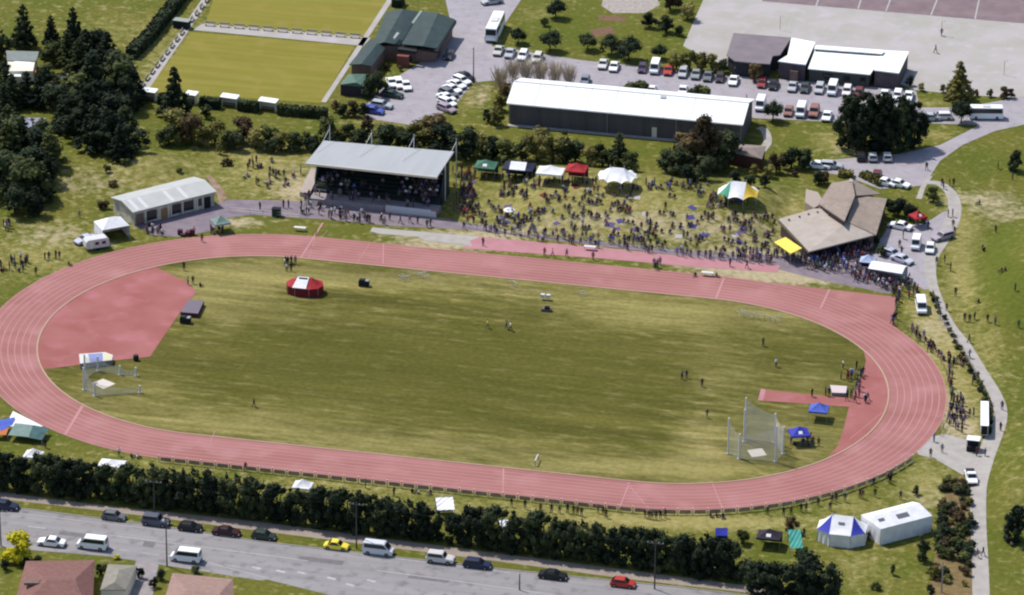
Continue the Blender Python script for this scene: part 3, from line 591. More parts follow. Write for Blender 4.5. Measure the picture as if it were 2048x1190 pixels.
# ---- brown roofed clubrooms
def clubrooms():
    g = lambda x, y, z: tuple(H(x, y, z))
    t = thing('clubrooms', 'angular clubrooms with overlapping brown shingle roofs above the crowded terrace', 'clubrooms', tuple(H(1670, 470)))
    base = [(1562, 447, 2.6), (1628, 422, 3.), (1640, 405, 3.4), (1666, 374, 3.6), (1704, 366, 3.8), (1760, 394, 3.4), (1771, 402, 3.), (1748, 466, 2.7), (1620, 494, 2.5)]
    MB().prism([xy(H(x, y, z)) for x, y, z in base], 0, [z-.5 for _, _, z in base]).build('wall', mat('brown clubroom wall', s(112, 90, 86), .9, s(92, 76, 74), 1), t)
    A = [(1557, 438, 2.9), (1628, 417, 3.5), (1657, 417, 3.9), (1696, 442, 3.9), (1751, 469, 2.9), (1618, 503, 2.9)]
    ra = MB().slab([g(*p) for p in A], .22).build('roof', SHL, t)
    MB().slab([g(1557, 438, 2.95), g(1618, 503, 2.95), g(1616, 507, 1.9), g(1555, 443, 1.9)], .1).build('fascia', mat('cream fascia board', s(206, 192, 158), .8), t)
    Bp = [(1709, 390, 3.9), (1774, 397, 3.3), (1752, 470, 3.), (1694, 443, 4.)]
    rb = MB().slab([g(*p) for p in Bp], .2).build('roof', SHG, t)
    Cp = [(1663, 366, 4.6), (1704, 359, 5.4), (1710, 391, 5.3), (1689, 442, 5.1), (1655, 419, 5.0), (1637, 407, 4.4)]
    MB().prism([xy(H(x, y, z)) for x, y, z in [(1666, 369, 4.6), (1703, 363, 5.4), (1707, 391, 5.3), (1687, 438, 5.1), (1656, 416, 5.), (1641, 406, 4.4)]], 3.2, [4.3, 5.1, 5.0, 4.8, 4.7, 4.1]).build('clerestory_wall', mat('dark timber band', s(104, 82, 84), .85), t)
    rc = MB().slab([g(*p) for p in Cp], .2).build('roof', SHG, t)
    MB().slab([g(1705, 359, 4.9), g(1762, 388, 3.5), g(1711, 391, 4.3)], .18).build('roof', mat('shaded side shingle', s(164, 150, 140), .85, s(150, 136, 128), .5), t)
    MB().slab([g(1699, 357, 5.5), g(1705, 358, 5.5), g(1705, 364, 5.5), g(1698, 363, 5.5)], .35).build('roof_vent', CON, rc)
    for i, (x, y) in enumerate(((1578, 441), (1599, 435), (1617, 430), (1635, 426))): MB(*H(x, y, 3.05+.12*i)[:2], 3.05+.12*i).cyl(0, 0, -.4, .35, .18).build('roof_vent', BRK, ra)
    a = H(1654, 424, 4.2); b = H(1685, 441, 4.2)
    for k in range(4): wall_open(t, a, b, .06+.24*k, .24+.24*k, 3.9, 4.6, 'window', GLS, .12)
    a = H(1640, 524-12); b = H(1745, 505-8)
    for k in range(5): wall_open(t, H(1622, 494, 2.5), H(1747, 466, 2.7), .06+.19*k, .2+.19*k, .3, 1.9, 'window', GLS, .1)
    cb = MB(); p = H(1694, 418, 3.8)
    # west annexe wall
    MB().prism([xy(H(x, y, 2.2)) for x, y in [(1612, 376), (1636, 382), (1648, 402), (1628, 414), (1610, 402)]], 0, 2.0).build('annexe', mat('pale render', s(190, 176, 164), .9), t)
    # yellow awning
    aw = thing('awning', 'bright yellow canopy jutting from the corner of the brown roofed clubrooms', 'awning', tuple(H(1578, 512)))
    pts = [g(1548, 484, 2.5), g(1571, 474, 2.9), g(1604, 496, 2.9), g(1581, 507, 2.4)]
    MB().slab(pts, .08).build('canopy', mat('yellow canvas', s(250, 226, 104, .9), .7, s(236, 206, 80, .9), 1.5), aw)
    for q in pts: MB().tube((q[0], q[1], 0), (q[0], q[1], q[2]-.05), .04).build('pole', STL, aw)
clubrooms()
# ---- small hut among trees, utility shelters, houses
def hip_house(name, label, corners, ze, ridge, zr, wm, rm, cat='house', wins=()):
    b = [H(x, y, ze) for x, y in corners]; rd = [H(x, y, zr) for x, y in ridge]
    t = thing(name, label, cat, cen(b)); c = Vector(cen(b))
    ins = [Vector((p[0], p[1], 0)).lerp(c, .05) for p in b]
    MB().prism([(p.x, p.y) for p in ins], 0, ze-.15).build('wall', wm, t)
    rb = MB(); r0, r1 = rd
    for q in ([b[0], b[1], r1, r0], [b[1], b[2], r1], [b[2], b[3], r0, r1], [b[3], b[0], r0]): rb.slab([tuple(p) for p in q], .12)
    rf = rb.build('roof', rm, t)
    return t, rf, b
TILE = mat('red brown tile roof', s(150, 108, 100), .8, s(134, 94, 88), 1.4)
TIL2 = mat('pinkish tile roof', s(178, 146, 136), .8, s(164, 132, 122), 1.2)
t, rf, b = hip_house('brick_house', 'house with a red brown tiled hip roof at the lower left edge beside the road', [(52, 1122), (190, 1120), (184, 1240), (20, 1240)], 2.6, [(92, 1160), (150, 1158)], 4.4, CRM, TILE)
MB().slab([tuple(H(50, 1158, 4.1)), tuple(H(80, 1158, 4.1)), tuple(H(78, 1166, 4.1)), tuple(H(48, 1166, 4.1))], .4).build('chimney', BRK, rf)
MB(*H(120, 1185, 0)[:2], 0).box(-1, 1, -.2, .2, 1, 2).build('window', GLS, t)
t, rf, b = hip_house('tiled_house', 'house with a faded pinkish roof at the bottom edge right of the side street', [(345, 1146), (466, 1158), (470, 1260), (310, 1260)], 2.6, [(372, 1180), (440, 1186)], 3.9, CRM, TIL2)
MB(*H(400, 1200, 0)[:2], 0).box(-1, 1, -.2, .2, 1, 2).build('window', GLS, t)
t, rf, b = hip_house('groundskeeper_hut', 'brick hut with pale brown hipped roof half hidden by trees right of the warehouse', [(1436, 298), (1480, 288), (1532, 292), (1524, 318)], 2.6, [(1468, 294), (1504, 296)], 3.5, mat('dark red brick', s(112, 72, 62), .9, s(92, 60, 54), 2), mat('grey brown roof', s(166, 150, 142), .8, s(150, 136, 130), .8), 'hut')
t, rf, b = hip_house('garage', 'small grey hip roofed garage between the red tiled house and the driveway', [(216, 1128), (274, 1131), (252, 1180), (200, 1180)], 2.3, [(238, 1140), (230, 1164)], 3.2, CRM, mat('olive grey roof', s(166, 160, 148), .8, s(150, 146, 134), 1))
MB(*H(226, 1192)[:2], 0).box(-1, 1, -.1, .3, 0, 2).build('door', DGY, t)
# houses upper left
t = thing('cottage', 'cottage with grey green roof and white lean-to in the trees at the left edge', 'house', tuple(H(45, 150)))
MB().prism([xy(H(x, y, 2.8)) for x, y in [(14, 106), (74, 106), (70, 120), (66, 140), (18, 140)]], 0, 2.6).build('wall', CRM, t)
MB().slab([tuple(H(x, y, z)) for x, y, z in [(12, 101, 3.4), (78, 103, 3.4), (72, 122, 2.8), (14, 121, 2.8)]], .15).build('roof', mat('grey green roof', s(150, 158, 152), .6, s(136, 146, 142), .7), t)
MB().slab([tuple(H(x, y, z)) for x, y, z in [(28, 122, 2.7), (64, 124, 2.7), (52, 140, 2.3), (30, 139, 2.3)]], .15).build('roof', WHR, t)
MB().slab([tuple(H(x, y, 2.)) for x, y in [(14, 146), (42, 147), (42, 153), (14, 152)]], .15).build('porch_roof', WHR, t)
MB().box(0, 0.01, 0, 0.01, 0, 0.01)
q = H(54, 162); aw = thing('awning', 'small orange and yellow awning in front of the cottage with the white lean-to', 'awning', tuple(q))
MB(q[0], q[1], 0).loft([[(-1.8, -.6, 1.6), (1.8, -.6, 1.6), (1.8, .6, 2.1), (-1.8, .6, 2.1)], [(-1.8, -.6, 1.66), (1.8, -.6, 1.66), (1.8, .6, 2.16), (-1.8, .6, 2.16)]]).build('canopy', mat('orange canvas', s(226, 150, 60), .7, s(200, 96, 50), 1), aw)
for dx in (-1.7, 1.7): MB(q[0], q[1], 0).cyl(dx, -.5, 0, 1.6, .05).build('pole', STL, aw)
t = thing('bungalow', 'bungalow with a lavender grey roof behind dark trees at the left edge', 'house', tuple(H(40, 270)))
MB().prism([xy(H(x, y, 2.6)) for x, y in [(-26, 240), (84, 236), (72, 262), (-26, 270)]], 0, 2.4).build('wall', CRM, t)
MB().slab([tuple(H(x, y, z)) for x, y, z in [(-40, 262, 2.7), (22, 234, 3.6), (92, 236, 3.4), (72, 264, 2.8), (-40, 272, 2.6)]], .15).build('roof', mat('lavender roof', s(168, 168, 192), .6, s(154, 156, 178), .7), t)
# hedge shelters of the bowling greens, dark green shed
def shelter(px, py, w, label):
    p = P(px, py); t = thing('shelter', label, 'shelter', tuple(p), -.12, 'white roofed shelters along the bowling green hedge', local=True)
    MB().box(-w/2, w/2, 1.0, 1.15, 0, 1.9).build('back_wall', CRM, t)
    for x in (-w/2, w/2-.12): MB().box(x, x+.12, -.2, 1.0, 0, 1.8).build('side_wall', CRM, t)
    MB().loft([[(-w/2-.15, -.4, 1.95), (w/2+.15, -.4, 1.95), (w/2+.15, 1.35, 2.15), (-w/2-.15, 1.35, 2.15)], [(-w/2-.15, -.4, 2.05), (w/2+.15, -.4, 2.05), (w/2+.15, 1.35, 2.25), (-w/2-.15, 1.35, 2.25)]]).build('roof', WHR, t)
    MB().box(-w/2+.2, w/2-.2, .5, .95, .4, .46).build('bench', BRK, t)
for x, y, w, l in ((298, 202, 2.6, 'white roofed shelter at the left end of the bowling green hedge'), (382, 208, 2., 'white roofed shelter half hidden by the conifer in front of the green'), (458, 214, 3.2, 'white roofed shelter in the middle of the hedge, second from the right'), (535, 222, 3.4, 'white roofed shelter in the hedge nearest the garden shed')): shelter(x, y, w, l)
p = P(364, 55); t = thing('equipment_shed', 'small black green equipment shed with pale roof at the corner of the two bowling greens', 'shed', tuple(p), -.1, local=True)
MB().box(-1.6, 1.6, -.8, .8, 0, 1.6).build('wall', mat('black green wall', s(34, 50, 50), .8), t)
MB().box(-1.7, 1.7, -.9, .9, 1.6, 1.7).build('roof', mat('pale green roof', s(170, 178, 168), .6), t)
MB().box(-.4, .4, -.86, -.8, 0, 1.4).build('door', BLK, t)
# benches round the greens
BEN = mat('weathered bench timber', s(206, 198, 176), .8)
def bench(p, rz, first=None):
    t = thing('park_bench', '', 'bench', tuple(p), rz, local=True)
    MB().box(-1.1, 1.1, -.25, .2, .42, .48).build('seat', BEN, t); MB().box(-1.1, 1.1, .2, .27, .55, .95).build('backrest', BEN, t)
    for x in (-.9, .84): MB().box(x, x+.07, -.2, .25, 0, .42).build('leg', BRK, t)
    return t
b0 = bench(P(420, 52), hv(420, 52, 10, .8)); reg_kids(); bl_ = b0
b0['label'] = 'pale bench on the walkway dividing the two bowling greens'; b0['group'] = 'benches dividing the two bowling greens'
for k in range(1, 11): x = 420+k*29; clone(b0, P(x, 52+(x-420)*.083), hv(x, 60, 10, .8), b0['label'], b0['group'])
for k in range(15):
    f = k/14; x = 286+f*138; y = 172-f*182
    clone(b0, P(x, y), hv(x, y, 7, -9.4), 'pale bench in the row along the left edge of the bowling greens', 'benches along the left edge of the bowling greens')
# ditch edging of greens
for a, b, nm in (((385, 64), (709, 92), 'edging'), ((290, 184), (412, 46), 'edging')):
    pass
def hedge_box(name, label, pts, w, h, m, group=None):
    ps = [P(*q) for q in pts]; t = thing(name, label, 'hedge', tuple(ps[0]), group=group); mb = MB(); rnd = random.Random(len(label))
    for a, b in zip(ps, ps[1:]):
        d = b-a; ln = d.length; u = d/ln; nn = Vector((-u.y, u.x, 0)); k = max(2, int(ln/.8)); rg = []
        for i in range(k+1):
            c = a+u*(ln*i/k); j = lambda: rnd.uniform(-.12, .12); hh = h+rnd.uniform(-.15, .15)
            rg.append([tuple(c-nn*(w/2+j())), tuple(c-nn*(w/2+j())+Vector((0, 0, hh*.9))), tuple(c-nn*(w/4)+Vector((0, 0, hh))), tuple(c+nn*(w/4)+Vector((0, 0, hh))), tuple(c+nn*(w/2+j())+Vector((0, 0, hh*.9))), tuple(c+nn*(w/2+j()))])
        mb.loft(rg)
    mb.build('foliage_core', m, t); lf = MB()
    for a, b in zip(ps, ps[1:]):
        d = b-a; ln = d.length; u = d/ln; nn = Vector((-u.y, u.x, 0))
        for i in range(int(ln*42)):
            sidef = rnd.random(); c = a+u*rnd.uniform(0, ln)
            if sidef < .5: c = c+nn*rnd.uniform(-w/2, w/2)+Vector((0, 0, h+rnd.uniform(-.1, .12)))
            else: c = c+nn*(rnd.choice((-1, 1))*(w/2+rnd.uniform(-.05, .1)))+Vector((0, 0, rnd.uniform(.1, h)))
            leafq(lf, c, rnd, .26)
    lf.build('leaves', m, t, fix=False)
def leafq(mb, c, rnd, sz):
    n = Vector((rnd.gauss(0, 1), rnd.gauss(0, 1), rnd.gauss(0, 1)+.6)).normalized(); a = n.orthogonal().normalized(); b = n.cross(a); th = rnd.uniform(0, 6.28)
    u = (a*math.cos(th)+b*math.sin(th))*sz*rnd.uniform(.6, 1.2); v = n.cross(u)*rnd.uniform(.5, 1.)
    mb.add([tuple(c-u-v*.6), tuple(c+u-v*.4), tuple(c+u*.6+v), tuple(c-u*.5+v)], [(0, 1, 2, 3)])
LD = leaf_mat('dark evergreen leaves', s(32, 44, 34), s(48, 60, 42), s(88, 96, 60))  # lightest tone stands for sunlit leaves, scattered by noise
LM = leaf_mat('mid green leaves', s(50, 60, 36), s(78, 86, 46), s(116, 120, 66))
LO = leaf_mat('olive leaves', s(84, 84, 44), s(124, 118, 62), s(170, 160, 96))
LB = leaf_mat('bronze leaves', s(60, 52, 38), s(92, 76, 52), s(126, 110, 70))
LY = leaf_mat('yellow flowering leaves', s(150, 150, 30), s(206, 196, 40), s(232, 218, 70))
LP = leaf_mat('pale budding twigs', s(206, 190, 164), s(224, 208, 184), s(236, 224, 200))
hedge_box('hedge', 'dark clipped hedge running diagonally along the far left boundary of the bowling greens', [(262, 118), (300, 80), (350, 16), (392, -40)], 2.2, 2.2, LD)
for i, (pts, lb) in enumerate((([(316, 206), (350, 208)], 'dark hedge section between the first two white shelters'), ([(400, 213), (440, 217)], 'dark hedge section right of the conifer, left of the middle white shelter'), ([(477, 219), (516, 224)], 'dark hedge section between the middle and right white shelters'), ([(556, 228), (655, 236)], 'longest dark hedge section below the corner of the green near the garden shed'))):
    hedge_box('hedge', lb, pts, 1.6, 1.9, LD, 'hedge sections along the bowling green')
hedge_box('hedge', 'short dark hedge behind the far end of the bowling clubhouse', [(786, 10), (806, 12)], 2.5, 1.8, LD)
for i, (pts, lb) in enumerate((([(1724, 352), (1764, 372)], 'low clipped hedge strip behind the brown clubrooms roof'), ([(1676, 352), (1706, 354)], 'low rounded green hedge in the island beside the lot behind the clubrooms'))):
    hedge_box('hedge', lb, pts, 1.6, 1.1, LO)
# ============================================================ VEHICLES
PNT = paint_mat('vehicle paint', .45, .35)
TYR = mat('tyre rubber', s(34, 34, 36), .9); RIM = mat('wheel rim', s(150, 150, 154), .4, metal=.5); HL = mat('headlight lens', s(230, 230, 224), .2, spec=.6); TL = mat('tail light lens', s(160, 30, 28), .3); BMP = mat('black trim', s(50, 50, 54), .7)
def vehicle(name, label, cat, colr, L, W, zd, zt, b0, b1, t0, t1, nose=.0, wheel=.33, group=None, side_win=1, zlow=.28, tail=.9):
    """front is +x. cabin bottom b0..b1, roof t0..t1 (metres from the middle); zd deck height, zt roof height"""
    t = thing(name, label, cat, group=group, local=True); hw = W/2
    st = [(-L/2, .86, zlow+.12, zd*tail-.08), (-L/2+.12, .95, zlow, zd*tail), (b0, 1, zlow, zd), (b1, 1, zlow, zd), (L/2-.45, .97, zlow, zd*(1-nose)), (L/2-.1, .92, zlow, zd*(1-nose)-.1), (L/2, .84, zlow+.12, zd*(1-nose)-.28)]
    rg = [[(x, -hw*k, z0), (x, -hw*k, (z0+z1)*.62), (x, -hw*k*.93, z1), (x, hw*k*.93, z1), (x, hw*k, (z0+z1)*.62), (x, hw*k, z0)] for x, k, z0, z1 in st]
    mb = MB(); mb.loft(rg); k2 = .80 if zt-zd < .9 else .9
    cab = lambda z, x0, x1, y: [(x0, -y, z), (x1, -y, z), (x1, y, z), (x0, y, z)]
    yb = hw*.93; yt = hw*k2; mb.loft([cab(zd-.03, b0+.03, b1-.03, yb-.01), cab(zt-.07, t0, t1, yt), cab(zt, t0+.12, t1-.14, yt-.1)])
    o = mb.build('body', PNT, t); o.color = colr
    def lerp(a, b, f): return a+(b-a)*f
    zl, zh = lerp(zd, zt, .12), lerp(zd, zt, .82)
    def fz(z): return (z-zd)/(zt-.07-zd)
    def wind(xb, xt, y_k, nm, sgn):
        x_l, x_h = lerp(xb, xt, fz(zl))+sgn*.03, lerp(xb, xt, fz(zh))+sgn*.03; yl, yh = lerp(yb, yt, fz(zl))*.9, lerp(yb, yt, fz(zh))*.9
        m_ = MB(); m_.loft([[(x_l-.02*sgn, -yl, zl), (x_h-.02*sgn, -yh, zh), (x_h-.02*sgn, yh, zh), (x_l-.02*sgn, yl, zl)], [(x_l, -yl, zl), (x_h, -yh, zh), (x_h, yh, zh), (x_l, yl, zl)]]); m_.build(nm, GLS, t)
    wind(b1, t1, 1, 'windscreen', 1); wind(b0, t0, 1, 'rear_window', -1)
    for sg in (-1, 1):
        x0l, x1l = lerp(b0, t0, fz(zl))+.25, lerp(b1, t1, fz(zl))-.25; x0h, x1h = lerp(b0, t0, fz(zh))+.2, lerp(b1, t1, fz(zh))-.2
        y0_, y1_ = sg*(lerp(yb, yt, fz(zl))+.025), sg*(lerp(yb, yt, fz(zh))+.025)
        MB().loft([[(x0l, y0_*.97, zl), (x1l, y0_*.97, zl), (x1h, y1_*.97, zh), (x0h, y1_*.97, zh)], [(x0l, y0_, zl), (x1l, y0_, zl), (x1h, y1_, zh), (x0h, y1_, zh)]]).build('side_window', GLS, t)
        wx = L*.31
        for x in (-wx, wx):
            m_ = MB(); rr = wheel; a = sg*(hw-.2); b = sg*(hw+.02)
            m_.loft([[(x+rr*math.cos(i*math.pi/6), yy, rr+rr*math.sin(i*math.pi/6)) for i in range(12)] for yy in (a, b)]); wq = m_.build('wheel', TYR, t)
            m_ = MB(); m_.loft([[(x+rr*.55*math.cos(i*math.pi/4), yy, rr+rr*.55*math.sin(i*math.pi/4)) for i in range(8)] for yy in (b-.01*sg, b+.02*sg)]); m_.build('rim', RIM, wq)
        MB().box(L/2-.16, L/2+.015, sg*hw*.72-.17, sg*hw*.72+.17, zd*(1-nose)-.34, zd*(1-nose)-.19).build('headlight', HL, t)
        MB().box(-L/2-.02, -L/2+.1, sg*hw*.72-.12, sg*hw*.72+.12, zd*tail-.3, zd*tail-.14).build('tail_light', TL, t)
    MB().box(L/2-.14, L/2+.05, -hw*.8, hw*.8, zlow, zlow+.2).build('bumper', BMP, t); MB().box(-L/2-.05, -L/2+.14, -hw*.8, hw*.8, zlow, zlow+.2).build('bumper', BMP, t)
    return t
PR = {}
PR['hatchback'] = vehicle('hatchback', '', 'car', (1, 1, 1, 1), 3.9, 1.68, .88, 1.42, -1.85, 1.0, -1.25, .35, .12)
PR['sedan'] = vehicle('sedan', '', 'car', (1, 1, 1, 1), 4.5, 1.75, .9, 1.4, -1.45, 1.05, -.8, .4, .14)
PR['estate_car'] = vehicle('estate_car', '', 'car', (1, 1, 1, 1), 4.5, 1.72, .9, 1.45, -2.1, 1.05, -1.75, .4, .12)
PR['off_roader'] = vehicle('off_roader', '', 'car', (1, 1, 1, 1), 4.5, 1.85, 1.1, 1.8, -2.1, .95, -1.95, .5, .08, .38, zlow=.4)
PR['small_car'] = vehicle('small_car', '', 'car', (1, 1, 1, 1), 4.0, 1.65, .85, 1.45, -1.4, .95, -.75, .35, .12, tail=.8)
PR['minibus'] = vehicle('minibus', '', 'van', (1, 1, 1, 1), 4.9, 1.8, 1.15, 2.1, -2.4, 1.95, -2.3, 1.1, .12, .34, zlow=.3)
PR['coach'] = vehicle('coach', '', 'bus', (1, 1, 1, 1), 10.5, 2.5, 1.5, 3.1, -5.15, 5.2, -5.0, 4.9, .0, .48, zlow=.35)
PR['ute'] = vehicle('ute', '', 'pickup', (1, 1, 1, 1), 4.8, 1.75, .95, 1.6, -.2, 1.25, -.1, .7, .1, .36, zlow=.38)
for ob in list(PR['coach'].children):
    pass
# air conditioning pod on the coach, tray on the ute
MB().box(-1.2, 1.2, -.7, .7, 3.1, 3.3).build('roof_unit', WHT, PR['coach'])
MB().box(-2.3, -.3, -.72, .72, .96, 1.0).build('tray', BMP, PR['ute'])
bpy.context.view_layer.update(); reg_kids()
WHp = (.85, .86, .88, 1); SIL = (.42, .44, .47, 1); GRY = (.14, .15, .17, 1); BKp = (.012, .014, .018, 1); NVY = (.02, .03, .075, 1); REDp = (.42, .04, .03, 1); MAR = (.15, .04, .045, 1); YEL = (.85, .68, .07, 1); BLU = (.07, .1, .42, 1); GRNp = (.03, .05, .04, 1); MAU = (.35, .27, .33, 1); BRN = (.28, .13, .11, 1)
usedp = set()
def car(kind, colr, px, py, dx, dy, label, group=None, name=None, scl=None):
    p = P(px, py); rz = hv(px, py, dx, dy); r0 = PR[kind]
    if kind not in usedp:
        usedp.add(kind); r0.location = p; r0.rotation_euler = (0, 0, rz); r0['label'] = label
        if group: r0['group'] = group
        if scl: r0.scale = scl
        for c in r0.children_recursive: c.color = colr
        return r0
    return clone(r0, p, rz, label, group, colr=colr, scl=scl)
G1 = 'vehicles on the main road'; G2 = 'cars in the car park row beside the bowling clubhouse'; G3 = 'cars in the upper row of the east car park'; G4 = 'vehicles in the lower row of the east car park'; G5 = 'cars in the lot behind the clubrooms'
RD = (10, 1.2)
car('estate_car', NVY, 10, 1017, *RD, 'navy estate car on the road, cut by the left edge of the picture', G1)
car('hatchback', GRY, 228, 1038, *RD, 'grey hatchback leading the left queue behind the navy estate on the main road', G1)
car('off_roader', (.09, .1, .14, 1), 312, 1049, *RD, 'blue grey off-roader between the grey hatchback and the black car on the road', G1)
car('hatchback', BKp, 381, 1060, *RD, 'black hatchback fourth from the left at the far kerb of the road', G1)
car('sedan', (.045, .014, .018, 1), 453, 1069, *RD, 'dark maroon sedan between two black cars on the road', G1)
car('hatchback', GRNp, 528, 1077, *RD, 'black green hatchback just right of the maroon sedan on the road', G1)
car('small_car', YEL, 673, 1097, *RD, 'bright yellow small car on the road', G1)
car('minibus', (.6, .62, .66, 1), 757, 1107, *RD, 'silver minivan with white roof just right of the yellow car', G1)
car('off_roader', (.55, .53, .52, 1), 881, 1124, *RD, 'silver off-roader between the silver minivan and the navy estate on the road', G1)
car('estate_car', NVY, 955, 1134, *RD, 'navy estate car just right of the silver off-roader', G1)
car('sedan', BKp, 1106, 1156, *RD, 'black sedan on the road, second from the right end of the traffic', G1)
car('hatchback', REDp, 1246, 1172, *RD, 'bright red hatchback at the lower edge, rightmost on the road', G1)
car('sedan', WHp, 103, 1090, -10, -1, 'white sedan in the near lane beside the yellow shrub', G1)
car('minibus', WHp, 185, 1096, -10, -1.1, 'white minibus in the near lane right behind the white sedan', G1)
car('minibus', WHp, 372, 1121, -10, -1.1, 'white minibus waiting in the near lane right of the lamp post', G1)
# west car park
D1 = (20, 8)
for x, y, k, c, l in ((930, 158, 'sedan', BKp, 'black car at the top end of the slanted row beside the lamp post'), (923, 166, 'estate_car', WHp, 'white car next to the black one in the slanted row'), (913, 174, 'sedan', WHp, 'third car from the top of the slanted row, white'), (904, 183, 'sedan', WHp, 'fourth car from the top of the slanted row, white'), (897, 191, 'estate_car', GRY, 'dark grey car in the middle of the slanted white row'), (892, 200, 'sedan', WHp, 'white car just below the dark grey one in the slanted row'), (894, 210, 'estate_car', WHp, 'seventh car from the top of the slanted row, white'), (893, 222, 'estate_car', MAU, 'dusty mauve car closing the slanted row at its lower end')):
    car(k, c, x, y, *D1, l, G2)
car('hatchback', (.03, .03, .05, 1), 898, 115, -5, 12, 'dark hatchback with a glinting roof at the right corner of the bowling clubhouse')
D2 = (20, 3)
car('sedan', WHp, 783, 170, 6, 12, 'white car nearest the trees in the group below the bowling clubhouse'); car('estate_car', WHp, 798, 172, 6, 12, 'white car in the middle of the three below the bowling clubhouse'); car('sedan', WHp, 812, 176, 6, 12, 'white car rightmost of the three below the bowling clubhouse')
car('estate_car', GRNp, 784, 194, *D2, 'black green car in front of the white cars below the bowling clubhouse')
car('estate_car', BLU, 746, 226, *D2, 'bright blue car parked by the hedge at the bottom of the west car park'); car('estate_car', SIL, 763, 215, *D2, 'silver car right behind the bright blue one')
car('coach', WHp, 990, 68, -26, 56, 'large white coach parked on the entrance road beside the lawn')
car('estate_car', SIL, 984, 7, -20, 3, 'grey car parked on the entrance road above the coach at the top edge')
D3 = (-5, 10)
for x, y, k, c, l in ((997, 106, 'sedan', (.5, .5, .46, 1), 'pale car at the left end of the row below the coach'), (1020, 111, 'sedan', SIL, 'silver car second in the row below the coach'), (1046, 116, 'estate_car', WHp, 'white estate car third in the row below the coach'), (1075, 121, 'estate_car', (.6, .58, .5, 1), 'cream car hidden by bare twigs at the right of the row below the coach')): car(k, c, x, y, *D3, l)
D3 = (-5, 15)
for x, y, k, c, l in ((1206, 133, 'sedan', (.6, .6, .58, 1), 'pale silver car alone on the left with a white neighbour, east car park upper row'), (1228, 138, 'sedan', WHp, 'white sedan right of the pale silver car in the upper row'),
    (1285, 141, 'hatchback', (.07, .04, .09, 1), 'dark purple car left of the tall white van'), (1310, 142, 'minibus', WHp, 'tall white van with windscreen facing the camera between the purple and red cars'), (1337, 145, 'sedan', REDp, 'red car right of the tall white van'),
    (1366, 150, 'estate_car', SIL, 'silver estate car right of the red car'), (1392, 153, 'sedan', (.25, .28, .28, 1), 'grey green car third right of the van in the upper row'), (1416, 157, 'sedan', GRY, 'dark grey car with pale roof left of the brown one'), (1440, 160, 'hatchback', (.05, .035, .04, 1), 'dark brown car under the pavilion trees'),
    (1467, 166, 'sedan', WHp, 'white car right of the dark brown car'), (1524, 171, 'hatchback', (.3, .04, .035, 1), 'deep red car below the grey roof of the pavilion'), (1547, 174, 'sedan', BKp, 'black car right of the deep red one'),
    (1585, 178, 'sedan', SIL, 'silver car in front of the white roofed pavilion block'), (1610, 180, 'sedan', (.05, .06, .07, 1), 'dark grey car between two silver ones in front of the pavilion'), (1639, 182, 'estate_car', SIL, 'silver car left of the white minibus in front of the pavilion'),
    (1665, 185, 'minibus', WHp, 'white minibus parked in the upper row in front of the pavilion'), (1694, 187, 'estate_car', (.75, .7, .72, 1), 'pinkish white car right of the white minibus'), (1718, 190, 'hatchback', MAR, 'maroon car half hidden by the tall dark trees'),
    (1769, 194, 'sedan', WHp, 'white car first of three beyond the tall dark trees'), (1795, 196, 'estate_car', WHp, 'white car in the middle of the three beyond the tall dark trees'), (1817, 197, 'sedan', WHp, 'white car at the right end of the upper row')):
    car(k, c, x, y, *D3, l, G3)
for x, y, k, c, l in ((1521, 216, 'minibus', WHp, 'white van at the left end of the lower row beside the round tree'), (1577, 228, 'hatchback', BRN, 'dull maroon car right of the round tree in the lower row'), (1602, 229, 'minibus', WHp, 'white van between the two reddish brown cars'),
    (1628, 230, 'off_roader', BRN, 'reddish brown off-roader right of the white van in the lower row'), (1654, 237, 'sedan', WHp, 'white sedan at the right end of the lower row beside the tall trees')): car(k, c, x, y, *D3, l, G4)
car('hatchback', (.2, .23, .3, 1), 1170, 166, -5, 15, 'blue grey car half hidden behind the far roof edge of the warehouse')
for x, l in ((1303, 'white car left of its twin behind the warehouse roof edge'), (1366, 'white car right of its twin behind the warehouse roof edge')): car('sedan', WHp, x, 186, -5, 15, l)
car('coach', WHp, 1972, 236, -20, -.2, 'white bus on the access road at the right edge', scl=(.62, .85, .8))
car('sedan', SIL, 1858, 240, -10, 0, 'silver green car on the access road right of the tall trees'); car('estate_car', (.7, .68, .72, 1), 1882, 238, -10, 0, 'pale mauve car between the silver green car and the small dark tree')
for x, y, k, c, l in ((1722, 318, 'hatchback', BKp, 'black car left of two pale ones under the tall trees'), (1745, 319, 'hatchback', SIL, 'silver car in the middle of three under the tall trees'), (1774, 319, 'hatchback', (.55, .56, .55, 1), 'pale grey car rightmost of three under the tall trees')): car(k, c, x, y, -2, -14, l, G5)
car('sedan', WHp, 1770, 370, 14, 3, 'white car left of its twin by the grass behind the clubrooms', G5); car('sedan', WHp, 1797, 373, 14, 3, 'white car right of its twin by the grass behind the clubrooms', G5)
car('hatchback', MAR, 1753, 357, -4, 12, 'dull maroon car left of the white pair behind the clubrooms', G5)
car('estate_car', SIL, 1662, 336, 14, 1, 'silver car beside the leafy island west of the lot', G5); car('sedan', WHp, 1637, 336, 14, 1, 'white car mostly hidden by the shrubs west of the lot', G5)
car('sedan', WHp, 1800, 457, -20, -4, 'long white sedan in the shade beside the red gazebo')
car('minibus', WHp, 1832, 495, -4, 14, 'white van on the forecourt path, left of the silver hatchback', scl=(.8, .9, 1)); car('hatchback', (.7, .72, .74, 1), 1860, 502, -2, 14, 'silver white hatchback right of the white van on the forecourt')
car('estate_car', (.35, .3, .36, 1), 1886, 478, -18, 5, 'mauve grey car at the bend of the path by the park grass')
